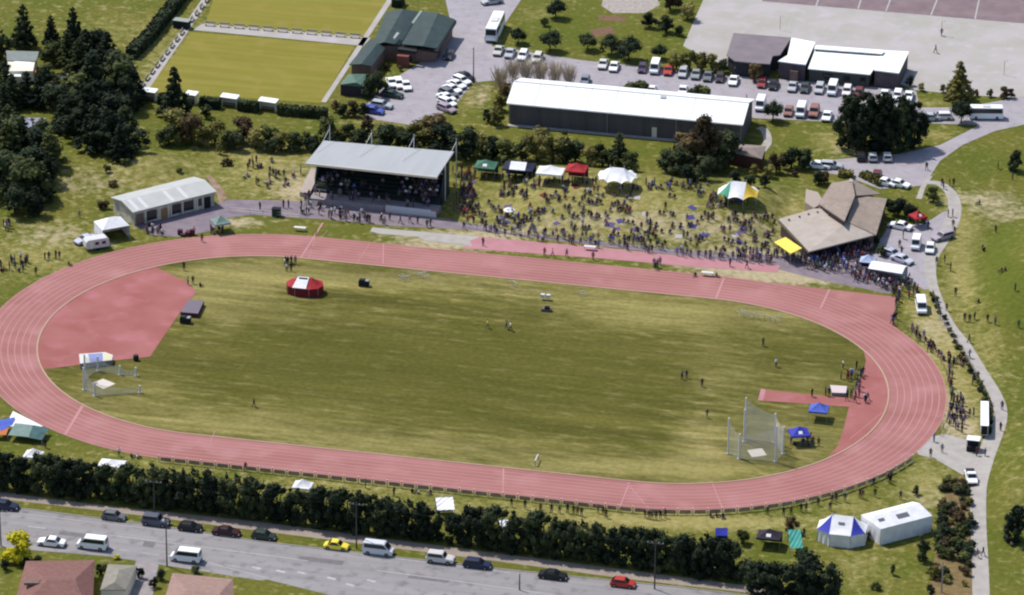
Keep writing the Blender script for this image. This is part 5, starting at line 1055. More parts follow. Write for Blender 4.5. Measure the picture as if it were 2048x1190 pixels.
pole(1883, 1185, 5.5, 'slim pale pole beside the garden bed at the bottom right', m=STL)
# overhead wires between the power poles (each span sags)
for (a, b, l) in (((309, 1036, 6.8), (713, 1097, 8.2), 'thin power line above the trees from the left pole to the middle pole'), ((713, 1097, 8.2), (1309, 1178, 8.4), 'thin power line above the trees from the middle pole to the right pole')):
    A, B_ = P(a[0], a[1]), P(b[0], b[1]); A.z += a[2]-.2; B_.z += b[2]-.2; mb = MB(); N = 14
    pp = [A.lerp(B_, i/N)-Vector((0, 0, .9*math.sin(math.pi*i/N))) for i in range(N+1)]
    for q, w in zip(pp, pp[1:]): mb.tube(tuple(q), tuple(w), .022, 4)
    o = mb.build('power_line', BLK); tag(o, l, 'cable')
# floodlight-free courts: goal hoops and fence posts
def hoop(px, py, l): p = P(px, py); t = thing('goal_post', l, 'goal post', tuple(p), local=True, group='netball posts on the pale courts'); MB().cyl(0, 0, 0, 3.05, .05).build('pole', STL, t); MB().loft([[(.5+.2*math.cos(i*.785), .2*math.sin(i*.785), z) for i in range(8)] for z in (3.0, 3.04)]).build('ring', STL, t)
hoop(1883, 70, 'netball post near the two players on the pale court'); hoop(2008, 150, 'netball post near the right edge of the pale court'); hoop(1560, 60, 'netball post behind the grey roof of the pavilion')

# ---- hurdles and small gear on the infield
def hurdle_proto(p, rz):
    t = thing('hurdle', '', 'hurdle', tuple(p), rz, local=True)
    MB().box(-.6, .6, -.03, .03, .9, 1.02).build('bar', WHT, t)
    for x in (-.57, .53): MB().box(x, x+.04, -.02, .02, .04, .92).build('upright', STL, t); MB().box(x, x+.04, -.02, .65, 0, .05).build('foot', STL, t)
    return t
h0 = hurdle_proto(P(1480, 634), HR); reg_kids(); h0['label'] = 'white hurdle in the stack on the grass inside the chute end'; h0['group'] = 'hurdles stacked inside the chute end'
hr_ = random.Random(3)
for x, y in ((1487, 632), (1494, 637), (1503, 635), (1512, 638), (1522, 640), (1534, 641), (1546, 645), (1556, 643)): clone(h0, P(x, y), HR+hr_.uniform(-.5, .5), h0['label'], h0['group'])
for x, y in ((802, 562), (808, 560), (815, 562), (838, 556), (846, 555), (853, 558)): clone(h0, P(x, y), HR+hr_.uniform(-.8, .8), 'white hurdle in the loose group inside the home straight', 'hurdles left inside the home straight')
for x, y in ((1022, 572), (1030, 574), (1163, 592), (1168, 597)): clone(h0, P(x, y), HR+hr_.uniform(-.8, .8), 'white hurdle standing near the kerb in the middle of the home straight', 'hurdles near the kerb in mid straight')
gadget(272, 721, 0, 'black barrel on the lower edge of the red jump fan', 'barrel', 'barrel', lambda t: (MB().loft([[(k*math.cos(i*.628), k*math.sin(i*.628), z) for i in range(10)] for z, k in ((0, .4), (.3, .5), (.7, .5), (1., .42))]).build('body', BLK, t), MB().loft([[(k*math.cos(i*.628), k*math.sin(i*.628), z) for i in range(10)] for z, k in ((1., .44), (1.05, .4))]).build('lid', BMP, t)))
# ============================================================ TREES AND PLANTS
BKM = mat('tree bark', s(96, 80, 66), .95, s(74, 62, 52), 2)
def crown_mesh(name, clumps, seed, lsz, dens, m, flat=1., up=.35):
    rnd = random.Random(seed); mb = MB()
    for (cx, cy, cz, rr) in clumps:          # irregular leafy core that closes the middle of each clump
        k = rr*.74; ph = rnd.uniform(0, 1); rg = []
        for i in range(1, 5):
            a = math.pi*i/5; rg.append([(cx+k*math.sin(a)*math.cos(j*1.047+ph)*rnd.uniform(.75, 1.15), cy+k*math.sin(a)*math.sin(j*1.047+ph)*rnd.uniform(.75, 1.15), max(.05, cz-k*math.cos(a)*rnd.uniform(.85, 1.1))) for j in range(6)])
        mb.loft(rg)
    for (cx, cy, cz, rr) in clumps:
        n = int(dens*rr*rr)
        for i in range(n):
            d = Vector((rnd.gauss(0, 1), rnd.gauss(0, 1), rnd.gauss(0, 1))).normalized(); k = rr*rnd.uniform(.72, 1.08) if rnd.random() < .85 else rr*rnd.uniform(1.05, 1.3)
            c = Vector((cx, cy, cz))+Vector((d.x*k, d.y*k, d.z*k*flat))
            if c.z < .12: continue
            nn = (d+Vector((rnd.gauss(0, .45), rnd.gauss(0, .45), rnd.gauss(0, .45)+up))).normalized(); a = nn.orthogonal().normalized(); b = nn.cross(a); th = rnd.uniform(0, 6.28)
            u = (a*math.cos(th)+b*math.sin(th))*lsz*rnd.uniform(.5, 1.15); v = nn.cross(u)*rnd.uniform(.45, .95)
            mb.add([tuple(c-u-v*.5), tuple(c+u*.2-v), tuple(c+u+v*.3), tuple(c-u*.4+v)], [(0, 1, 2, 3)])
    return mb
def trunk(t, h, r, limbs, seed):
    rnd = random.Random(seed+99); mb = MB(); N = 4; px, py = 0, 0; pts = []
    for i in range(N+1): pts.append((px, py, h*i/N)); px += rnd.uniform(-.08, .08); py += rnd.uniform(-.08, .08)
    mb.loft([[(x+r*(1-.6*i/N)*math.cos(a*math.pi/3), y+r*(1-.6*i/N)*math.sin(a*math.pi/3), z) for a in range(6)] for i, (x, y, z) in enumerate(pts)])
    for k in range(limbs):
        b = pts[rnd.choice((2, 3))]; a = rnd.uniform(0, 6.28); l = h*rnd.uniform(.3, .5)
        mb.tube(b, (b[0]+l*math.cos(a), b[1]+l*math.sin(a), b[2]+l*.8), r*.35, 5, r*.12)
    return mb.build('trunk', BKM, t)
TP = {}
def proto(kind, seed):
    rnd = random.Random(seed*7+len(kind)); cl = []; U = rnd.uniform
    if kind == 'round':
        h = 4.; cl = [(0, 0, 2.6, 1.25)]+[(1.0*math.cos(a), 1.0*math.sin(a), 2.3+U(-.75, .75), .85) for a in np.arange(0, 6.2, .7)]+[(U(-.4, .4), U(-.4, .4), 3.45, .7)]; nm, lf, dn, th, tr = 'round_tree', .17, 95, 2.6, .12
    elif kind == 'bushy':
        h = 5.
        for i in range(17): a = U(0, 6.28); rr = U(0, 1.7); z = U(1.2, 4.1); k = 1-.45*max(0, (z-2.6)/2.); cl.append((rr*k*math.cos(a), rr*k*math.sin(a), z, U(.6, 1.0)))
        nm, lf, dn, th, tr = 'broadleaf_tree', .2, 75, 3.4, .2
    elif kind == 'conifer':
        h = 9.
        for i in range(15):
            z = .9+i*.52; w = 2.3*(1-(z-.6)/8.4)+.15; k = max(3, int(w*3.6))
            for j in range(k): a = 6.28*j/k+U(-.3, .3)+i; rr = w*U(.55, .95); cl.append((rr*math.cos(a), rr*math.sin(a), z+U(-.2, .2), .32+.22*w/2))
            cl.append((0, 0, z, w*.5))
        cl.append((0, 0, 8.6, .25)); nm, lf, dn, th, tr = 'conifer', .2, 60, 8.2, .22
    elif kind == 'big':
        h = 11.
        for i in range(44): z = U(.9, 9.8); w = 3.1*math.sin(min(1, (z+1.6)/5.)*1.57)*(1-max(0, (z-6)/6.5)); a = U(0, 6.28); rr = w*math.sqrt(U(.1, 1)); cl.append((rr*math.cos(a), rr*math.sin(a), z, U(.8, 1.35)))
        for i in range(5): cl.append((U(-1.2, 1.2), U(-1.2, 1.2), U(9.6, 10.6), .55))
        nm, lf, dn, th, tr = 'large_tree', .26, 48, 7., .35
    elif kind == 'belt':
        h = 6.
        for i in range(46): x = U(-2.5, 2.5); y = U(-1.3, 1.1); z = U(.5, 5.0-.15*abs(x)); cl.append((x, y, z, U(.6, .9)))
        for i in range(7): cl.append((U(-1.9, 1.9), U(-.8, .8), U(4.7, 5.4), U(.3, .55)))
        nm, lf, dn, th, tr = 'shelter_tree', .22, 62, 4., .2
    elif kind == 'shrub':
        h = 1.5; cl = [(U(-.45, .45), U(-.45, .45), U(.35, 1.), U(.3, .5)) for i in range(8)]; nm, lf, dn, th, tr = 'shrub', .13, 150, .7, .05
    elif kind == 'column':
        h = 7.
        for i in range(22): z = U(.8, 6.2); w = 1.2*math.sin(min(1, (z+.6)/3)*1.57)*(1-max(0, (z-4.2)/3.4)); a = U(0, 6.28); cl.append((w*math.cos(a)*U(.3, 1), w*math.sin(a)*U(.3, 1), z, U(.5, .8)))
        nm, lf, dn, th, tr = 'column_tree', .2, 70, 4, .16
    elif kind == 'twig':
        t = thing('bare_tree', '', 'tree'); mb = MB(); h = 5.5
        for i in range(230):
            a = U(0, 6.28); r0 = U(0, 1.2); r1 = r0+U(.1, 1.2); z0 = U(.2, 3.2); z1 = z0+U(1.2, 3.0); q = (r0*math.cos(a), r0*math.sin(a), z0); w = (r1*math.cos(a)*.9, r1*math.sin(a)*.9, min(z1, 5.5)); mb.tube(q, w, .05, 3, .025)
        t['h'] = h; trunk(t, 2.2, .12, 3, seed); mb.build('crown', LP, t, fix=False); return t
    t = thing(nm, '', 'shrub' if kind == 'shrub' else 'tree'); t['h'] = h
    trunk(t, th, tr, 0 if kind in ('shrub', 'conifer') else 3, seed)
    crown_mesh('crown', cl, seed, lf, dn, None).build('crown', LD, t, fix=False)
    return t
NV = {'round': 2, 'bushy': 4, 'conifer': 3, 'big': 3, 'belt': 5, 'shrub': 3, 'column': 2, 'twig': 1}
for k_, n_ in NV.items(): TP[k_] = [proto(k_, i+1) for i in range(n_)]
for k_ in TP:
    for t in TP[k_]: t['first'] = 1
reg_kids(); RT_ = random.Random(4); TREES = []
def tree(px, py, kind, h, w, m, label, group=None, cat=None):
    """px,py: foot of the trunk; h height in m; w crown width factor"""
    pr = RT_.choice(TP[kind]); k = h/pr['h']; p = P(px, py)
    TREES.append((pr, p, (k*w, k*w, k), m, label, group, RT_.uniform(0, 6.28) if kind != 'belt' else HR+RT_.uniform(-.15, .15)))
def flush_trees():
    used = set()
    for pr, p, sc, m, label, group, rz in TREES:
        if pr.name in used: r = clone(pr, p, rz, label, group)
        else: used.add(pr.name); r = pr; r.location = p; r.rotation_euler = (0, 0, rz); r['label'] = label; r['group'] = group or ''
        r.scale = sc
        if not r.get('group'):
            if 'group' in r: del r['group']
        for k_ in ('h', 'first'):
            pass
        for c in r.children:
            if c.name.startswith('crown') and m is not None:
                c.material_slots[0].link = 'OBJECT'; c.material_slots[0].material = m
    for k_ in TP:
        for t in TP[k_]:
            if t.name not in used:
                for c in list(t.children): bpy.data.objects.remove(c)
                bpy.data.objects.remove(t)
    for o in bpy.data.objects:
        for k_ in ('h', 'first'):
            if k_ in o: del o[k_]
# roadside shelter belt
BB = [(0, 985), (270, 1012), (520, 1045), (754, 1075), (1020, 1108), (1254, 1138), (1470, 1166)]
gb = 'dark shelter trees between the road and the track'
def along(pts, x):
    for a, b in zip(pts, pts[1:]):
        if a[0] <= x <= b[0]: return a[1]+(b[1]-a[1])*(x-a[0])/(b[0]-a[0])
    return pts[-1][1]
x = -25; i = 0
gaps = {585: 14, 975: 16, 1225: 22, 1478: 26}
xs = [-24, 16, 56, 98, 140, 182, 224, 268, 310, 352, 394, 436, 478, 520, 562, 612, 654, 696, 738, 780, 822, 860, 916, 956, 1004, 1046, 1088, 1130, 1170, 1206, 1266, 1304, 1342, 1380, 1418, 1452]
for i, x in enumerate(xs):
    lab = 'dark roadside shelter tree ' + ('left of the first power pole' if x < 290 else 'between the first and the middle power pole' if x < 700 else 'between the middle power pole and the navy stall' if x < 1200 else 'in the long unbroken right stretch')
    tree(x, along(BB, max(0, x))-8, 'belt', (6.2 if abs(x-606) < 30 or abs(x-890) < 36 or abs(x-225) < 30 or abs(x-68) < 30 else 7.5)+RT_.uniform(-.8, .5), .86, LD, lab, gb)
for x, y, h, k, m, l in ((1504, 1190, 7.0, 'bushy', LD, 'dark tree left of the black gazebo at the bottom edge'), (1545, 1202, 7.2, 'belt', LD, 'dark tree at the bottom edge in front of the black gazebo'), (1607, 1196, 8.4, 'bushy', LD, 'dark tree at the bottom edge below the turquoise shelter'), (1634, 1202, 7.2, 'belt', LD, 'dark tree at the bottom edge nearest the blue and white tent'), (1582, 1066, 3.2, 'bushy', LB, 'bronze tree rising behind the turquoise shelter'), (1484, 1088, 3., 'bushy', LM, 'small green tree left of the black gazebo roof'), (1845, 1122, 5.2, 'column', LD, 'dark columnar tree in front of the white marquee'), (1832, 990, 1.8, 'bushy', LM, 'small green bush behind the white marquee'), (1785, 1150, 2.2, 'column', LM, 'small slim sapling alone on the lower right lawn'), (1752, 1178, 1.6, 'shrub', LM, 'small bush at the bottom edge of the lower right lawn'),
    (2030, 1082, 6.2, 'big', LD, 'large dark tree at the right edge beside the path'), (1866, 1158, 2.6, 'bushy', LO, 'yellow green bush at the lower end of the garden bed'), (1862, 1190, 2., 'bushy', LD, 'dark bush at the very bottom of the garden bed')):
    tree(x, y, k, h, 1.05, m, l)
rs = random.Random(11)
for i in range(72):
    f = rs.random(); y = 965+f*215; x0 = 1888-f*30; x1 = 1938+f*6
    m = rs.choice([LB, LM, LM, LO, LD, LD]); nm = {LB.name: 'bronze', LM.name: 'green', LO.name: 'straw coloured', LD.name: 'dark'}[m.name]
    tree(rs.uniform(x0, x1), y, 'shrub', rs.uniform(.8, 2.1), 1.2, m, f'small {nm} shrub in the ' + ('upper' if f < .33 else 'middle' if f < .66 else 'lower') + ' part of the bark garden bed', 'shrubs in the bark garden bed')
tree(40, 1122, 'bushy', 5.4, 1.3, LY, 'bright yellow flowering shrub tree at the lower left corner')
for x, y, l in ((10, 1140, 'dark bush below the yellow shrub at the left edge'), (52, 1134, 'dark bush at the right foot of the yellow shrub'), (78, 1132, 'dark bush between the yellow shrub and the tiled house'), (200, 1150, 'dark bush at the right wall of the tiled house'), (322, 1160, 'dark bush on the right side of the side street'), (308, 1176, 'lower dark bush on the right side of the side street'), (279, 1156, 'narrow dark bush between the garage and the driveway')): tree(x, y, 'bushy', 2., 1.1, LD, l)
tree(212, 1142, 'shrub', 1.6, 1.2, LO, 'olive shrub beside the tiled house roof'); tree(235, 1118, 'shrub', .9, 1.3, LY, 'small yellow shrub at the road edge between the minibuses'); tree(392, 1146, 'shrub', 1.5, 1.1, LD, 'dark shrub in front of the pinkish roofed house')
# ---- trees behind the grandstand and bank
row = [(430, 285, 4.2, 'bushy', LO), (455, 296, 3.2, 'bushy', LM), (487, 284, 4.2, 'bushy', LB), (512, 296, 3.4, 'bushy', LO), (535, 290, 3.6, 'bushy', LM), (563, 300, 3.2, 'bushy', LO), (590, 300, 3., 'bushy', LD), (470, 300, 3.2, 'bushy', LD), (548, 304, 3., 'bushy', LD), (626, 304, 3., 'bushy', LD), (668, 302, 3.2, 'bushy', LD), (720, 300, 3.4, 'bushy', LD), (755, 300, 3.6, 'bushy', LM), (818, 304, 3.8, 'bushy', LD), (612, 295, 2.6, 'bushy', LM), (655, 296, 5.6, 'column', LM), (680, 290, 3., 'bushy', LO), (705, 292, 3.8, 'bushy', LM), (735, 282, 4.4, 'column', LB), (775, 300, 4.6, 'bushy', LD), (800, 298, 3.6, 'bushy', LM), (838, 300, 4.6, 'bushy', LO), (866, 296, 5.6, 'bushy', LB), (888, 306, 5.0, 'bushy', LD)]
for i, (x, y, h, k, m) in enumerate(row):
    nm = {LB.name: 'bronze', LM.name: 'green', LO.name: 'olive', LD.name: 'dark'}[m.name]
    tree(x, y, k, h*1.28, 1.3, m, f'{nm} ' + ('slim ' if k == 'column' else 'bushy ') + 'tree in the mixed row ' + ('left of the grandstand roof' if x < 640 else 'behind the left half of the grandstand roof' if x < 780 else 'behind the right half of the grandstand roof'), 'mixed trees behind the grandstand')
row = [(930, 318, 5.6, 'bushy', LD), (955, 312, 4.4, 'bushy', LO), (985, 318, 4., 'bushy', LD), (1010, 322, 4., 'bushy', LM), (1045, 322, 3.8, 'bushy', LD), (1075, 322, 6., 'bushy', LO), (1105, 326, 5., 'bushy', LO), (1130, 326, 6., 'column', LD), (1150, 326, 4., 'bushy', LD), (1180, 332, 3.6, 'bushy', LO), (1205, 332, 4., 'bushy', LM), (1237, 336, 6.2, 'conifer', LD), (1262, 342, 3.6, 'bushy', LM), (1335, 346, 4., 'bushy', LD), (1352, 350, 5.2, 'bushy', LD), (1372, 344, 8.2, 'bushy', LB), (1404, 340, 11., 'big', LB), (1425, 346, 5., 'bushy', LD), (1446, 336, 8., 'bushy', LD), (1410, 360, 4.2, 'bushy', LD), (1375, 362, 3., 'bushy', LD)]
for i, (x, y, h, k, m) in enumerate(row):
    nm = {LB.name: 'bronze', LM.name: 'green', LO.name: 'olive', LD.name: 'dark'}[m.name]
    tree(x, y, k, h if h > 7 else h*1.2, 1.0 if k == 'big' else 1.25, m, ('tall ' if h > 7 else '')+f'{nm} {"conifer" if k=="conifer" else "slim tree" if k=="column" else "bushy tree"} ' + ('between the grandstand and the navy gazebo' if x < 1020 else 'between the navy gazebo and the warehouse wall' if x < 1160 else 'behind the round white tent' if x < 1300 else 'in the clump in front of the right end of the warehouse'), 'trees between the warehouse and the spectator bank')
for x, y, h, k, m, l in ((1520, 322, 2.6, 'column', LM, 'small green tree at the right corner of the brick hut'), (1552, 345, 4.2, 'bushy', LB, 'dark purple leaved tree right of the brick hut'), (1582, 336, 5., 'bushy', LD, 'dark tree left of the pale block in the shrubbery'), (1608, 336, 4.6, 'bushy', LD, 'dark tree right of the pale block in the shrubbery'), (1538, 356, 3., 'bushy', LO, 'olive bush between the hut and the dark purple tree'), (1510, 352, 2.6, 'bushy', LO, 'golden olive bush in front of the brick hut'), (1470, 368, 3., 'bushy', LD, 'dark bush directly behind the striped round tent'), (1500, 374, 3., 'bushy', LD, 'dark bush right behind the yellow panel of the round tent'), (1530, 374, 2.6, 'bushy', LD, 'dark bush at the end of the lawn beside the round tent'), (1588, 352, 1.4, 'shrub', LB, 'reddish low shrub on the lawn behind the clubrooms'),
    (1637, 370, 3., 'bushy', LD, 'dark bush at the back left corner of the clubrooms'), (1650, 366, 2.6, 'bushy', LB, 'bronze bush touching the back of the clubrooms'), (1797, 432, 4.4, 'bushy', LD, 'dark tree at the right of the clubrooms beside the small lawn'), (1820, 440, 4., 'bushy', LD, 'dark tree directly behind the red gazebo'), (1778, 420, 2.8, 'bushy', LD, 'dark bush against the right roof edge of the clubrooms'), (1866, 404, 3.4, 'bushy', LM, 'round clipped green tree on the lawn inside the path curve'), (1762, 512, 2.4, 'bushy', LM, 'green bush at the front right corner of the clubrooms'), (1750, 490, 2.6, 'bushy', LD, 'dark bush against the right wall of the clubrooms'), (1738, 528, 1.6, 'shrub', LM, 'low green shrub behind the pale blue stall'), (1847, 445, 1.4, 'shrub', LO, 'yellowish shrub right of the red gazebo'),
    (2030, 342, 4.2, 'big', LD, 'dark tree at the right edge beside the sandy patch'), (1918, 188+10, 8.2, 'conifer', LO, 'tall yellow green conical tree at the edge of the courts'), (1922, 245, 4.6, 'round', LD, 'round dark street tree between the mauve car and the white bus'), (1546, 242, 4.2, 'round', LD, 'round dark tree between the white van and the maroon car'), (2022, 196, 2.2, 'bushy', LB, 'bronze bush at the right end of the row by the courts'), (2008, 196, 2.6, 'bushy', LB, 'larger bronze bush second from the right by the courts'), (1980, 194, 1.8, 'bushy', LM, 'small green bush by the courts right of the conical tree'), (1952, 192, 1.6, 'bushy', LB, 'small bronze bush just right of the conical tree'), (1886, 184, 1.8, 'bushy', LM, 'small green bush left of the conical tree'), (1842, 182, 1.8, 'bushy', LO, 'olive bush at the right corner of the pavilion'), (1820, 172, 2.4, 'bushy', LD, 'dark bush against the right wall of the pavilion')):
    tree(x, y, k, h, 1.1 if k != 'conifer' else 1.45, m, l)
for x, y, h, w, l in ((1697, 296, 11.2, .85, 'left'), (1728, 300, 12., .9, 'centre left'), (1762, 302, 12., .85, 'centre'), (1800, 300, 11.2, .9, 'centre right'), (1828, 294, 9.6, .85, 'right'), (1715, 300, 8., .9, 'front left'), (1780, 302, 8., 1., 'front right')):
    tree(x, y, 'big', h, w, LD, f'tall dark tree, {l} of the big clump by the east car park', 'tall dark clump beside the east car park')
# park trees
for x, y, h, m, l in ((1036, 87, 3.4, LD, 'round dark lawn tree nearest the white coach'), (1100, 102, 4.4, LD, 'round dark lawn tree second from the coach, with wide crown'), (1112, 36, 4., LD, 'round dark lawn tree at the top above the second one'), (1089, 52, 1.8, LM, 'small green lawn tree below the topmost round one'), (1175, 100, 3.7, LD, 'round dark lawn tree left of the pair above the pale cars'), (1222, 108, 4.2, LD, 'round dark lawn tree in the middle of three above the pale cars'), (1258, 120, 5., LD, 'round dark lawn tree, largest and rightmost of three above the pale cars'), (1204, 102, 1., LM, 'tiny sapling between the round lawn trees'), (1318, 118, 3.2, LD, 'round dark tree above the tall white van'), (1340, 20, 5., LB, 'bronze tree at the top edge near the courts'), (1298, 55, 3.6, LD, 'dark low tree left of the sloping group near the courts'), (1332, 66, 4., LD, 'dark tree in the middle of the sloping group near the courts'), (1375, 40, 4., LO, 'olive tree at the boundary of the courts near the top edge'), (1358, 72, 2.4, LD, 'low dark shrub tree at the lower end of the sloping group')):
    tree(x, y, 'round' if 'round' in l or 'sapling' in l else 'bushy', h, 1.2, m, l)
for x, y, h, m, l in ((1352, 140, 4.2, LO, 'left'), (1378, 138, 4.2, LM, 'second from left'), (1402, 140, 4.4, LO, 'third from left'), (1424, 142, 4., LO, 'third from right'), (1446, 146, 3.2, LD, 'second from right'), (1509, 164, 4.4, LB, 'right')):
    tree(x, y, 'bushy', h, 1.0, m, f'bushy tree, {l} in the row before the grey pavilion roof', 'trees in front of the pavilion')
for x, y, l in ((1268, 186, 'left bush in the car park behind the warehouse ridge'), (1284, 186, 'right part of the left bush pair behind the warehouse ridge'), (1392, 196, 'left bush of the right pair behind the warehouse ridge'), (1408, 196, 'right bush of the right pair behind the warehouse ridge')): tree(x, y, 'shrub', 2.9, 1.3, LM, l)
for x, y, h, l in ((1000, 178, 4.8, 'leftmost'), (1025, 160, 4.6, 'second from left'), (1052, 161, 4.8, 'third from left'), (1080, 163, 4.8, 'third from right'), (1110, 166, 4.6, 'second from right'), (1138, 168, 4.4, 'rightmost')): tree(x, y, 'twig', h, 1.15, LP, f'pale bare twiggy tree, {l} in the row behind the warehouse', 'bare twiggy trees behind the warehouse')
for x, y, h, m, l in ((990, 250, 4., LO, 'olive bush at the left end of the warehouse'), (1000, 222, 3.6, LO, 'olive bush on the bank between the car park and warehouse, lower'), (1010, 200, 4., LB, 'bronze bush on the bank between the car park and warehouse, upper'), (975, 244, 2.8, LD, 'dark round bush on the slope left of the warehouse'), (742, 196, 5.2, LD, 'dark tree between the garden shed and the dark green car'), (756, 186, 5., LD, 'dark tree left of the three white cars below the bowling clubhouse'), (772, 140, 1.6, LB, 'bronze shrub in front of the bowling clubhouse left part'), (800, 142, 1.4, LB, 'bronze shrub in front of the bowling clubhouse porch'), (706, 232, 3.4, LB, 'bronze tree left of the bright blue car'), (728, 234, 3.0, LD, 'dark bush directly left of the bright blue car'), (686, 232, 3., LD, 'dark bush at the right end of the long hedge'), (672, 222, 2.4, LB, 'bronze bush at the corner of the bowling green'), (870, 262, 4.2, LB, 'bronze tree at the lower tip of the west car park'), (852, 258, 3., LO, 'olive tree just left of the lower tip of the west car park')):
    tree(x, y, 'bushy', h, 1.1, m, l)
# ---- forest on the left
gf = 'dark trees of the grove at the upper left'
for x, y, h, l in ((48, 96, 9.6, 'dark conifer at the top left corner of the grove, tallest of three'), (103, 92, 6.8, 'dark conifer between two taller ones at the top of the grove'), (148, 100, 9.4, 'dark conifer rightmost of the three at the top of the grove')): tree(x, y, 'conifer', h, 1.15, LD, l)
tree(350, 232, 'conifer', 10.5, 1.25, LD, 'dark conifer in front of the lower left corner of the bowling green')
fr = random.Random(21)
FP = [(195, 122, 7), (172, 135, 7), (215, 140, 7), (135, 130, 6), (105, 125, 5), (160, 165, 8), (200, 170, 8), (238, 185, 8.5), (225, 205, 9), (120, 205, 6), (95, 190, 6), (185, 205, 9), (150, 215, 8), (118, 235, 8), (80, 215, 6), (55, 210, 6), (25, 215, 6), (8, 235, 6), (255, 222, 7), (270, 206, 6), (200, 250, 9), (165, 255, 9), (230, 262, 8), (248, 290, 7.5), (215, 305, 9), (265, 305, 6), (190, 300, 8), (240, 318, 6), (150, 275, 6), (125, 262, 5.5), (18, 300, 8), (50, 320, 9.5), (80, 325, 8), (100, 335, 7), (20, 345, 9), (60, 360, 8), (95, 365, 6), (15, 395, 9), (50, 402, 8.5), (85, 398, 6.5), (70, 430, 5.5), (30, 428, 6), (-10, 380, 9), (-8, 330, 9), (46, 290, 5), (12, 190, 5), (5, 120, 6), (10, 160, 4)]
for x, y, h in FP:
    k = fr.choice(['big', 'bushy', 'big', 'conifer', 'bushy', 'conifer']); m = fr.choice([LD, LD, LD, LD, LD, LD, LM])
    nm = {LB.name: 'bronze tinged', LM.name: 'green', LD.name: 'dark'}[m.name]
    tree(x, y, k, h*(1.2 if k == 'conifer' else 1.04), 1.12 if k == 'big' else 1.5 if k == 'conifer' else 1.35, m, ('large ' if k == 'big' else 'pointed ' if k == 'conifer' else 'broad ')+nm+' tree in the ' + ('upper part of the grove above the cottage awnings' if y < 200 and x < 300 else 'heart of the grove below the bowling green hedge line' if x > 110 else 'lower left part of the grove near the left edge'), gf)
for x, y, h, k, m, l in ((352, 282, 7., 'bushy', LO, 'olive grey tree left in the group below the dark conifer'), (382, 288, 6.5, 'bushy', LB, 'bronze tree in the group below the dark conifer'), (338, 290, 5., 'bushy', LD, 'dark tree at the foot of the olive grey tree'), (400, 292, 4.5, 'bushy', LO, 'olive tree at the right of the group below the dark conifer'), (412, 236, 3., 'bushy', LD, 'small dark tree between the hedge and the mixed trees'), (213, 345, 1.9, 'bushy', LM, 'small green bush on the dry slope above the changing rooms'), (251, 330, 1.5, 'shrub', LM, 'tiny green bush on the dry slope, right of the similar one'), (228, 372, 1.7, 'shrub', LB, 'dark red shrub on the dry slope left of the changing rooms roof'), (206, 418, 1.9, 'shrub', LB, 'red brown shrub beside the left end of the changing rooms'), (453, 330, 1.9, 'shrub', LB, 'dark red shrub on the dry slope right of the changing rooms'), (360, 345, 1.2, 'shrub', LM, 'green shrub just above the changing rooms roof'), (440, 308, 3.2, 'column', LO, 'slim olive sapling at the edge of the mixed row')):
    tree(x, y, k, h, 1.15, m, l)
# vines / shrub strip between path and dry grass
hs = random.Random(5)
for i in range(26):
    f = i/25; pts = [(1862, 592), (1888, 640), (1914, 690), (1940, 740), (1968, 790), (1981, 830), (1978, 868)]; j = f*6; a = pts[min(5, int(j))]; b = pts[min(5, int(j))+1]; q = j-min(5, int(j))
    tree(a[0]+(b[0]-a[0])*q+hs.uniform(-2, 2), a[1]+(b[1]-a[1])*q, 'shrub', hs.uniform(.7, 1.2), 1.2, LD if i % 3 else LM, 'low shrub in the planted strip between the dry grass and the concrete path, '+('upper' if f < .5 else 'lower')+' half', 'low shrubs along the concrete path')
flush_trees()
# ============================================================ PEOPLE
SK = mat('skin', s(196, 150, 124), .6); HRM = mat('dark hair', s(52, 42, 38), .8); SHOE = mat('dark shoes', s(40, 38, 40), .7)
SHT = paint_mat('shirt cloth', .9, .1)
TRS = bpy.data.materials.new('trouser cloth'); TRS.use_nodes = True
_n = TRS.node_tree.nodes; _l = TRS.node_tree.links; _o = _n.new('ShaderNodeObjectInfo'); _c = _n.new('ShaderNodeValToRGB'); _c.color_ramp.interpolation = 'CONSTANT'
_e = _c.color_ramp.elements; _e[0].color = s(42, 44, 60); _e[1].position = .3; _e[1].color = s(60, 60, 66)
for p_, c_ in ((.5, s(74, 84, 116)), (.68, s(34, 32, 36)), (.84, s(150, 134, 112)), (.93, s(90, 76, 66))): x_ = _e.new(p_); x_.color = c_
_l.new(_o.outputs['Random'], _c.inputs[0]); _l.new(_c.outputs[0], _n['Principled BSDF'].inputs['Base Color']); _n['Principled BSDF'].inputs['Roughness'].default_value = .9
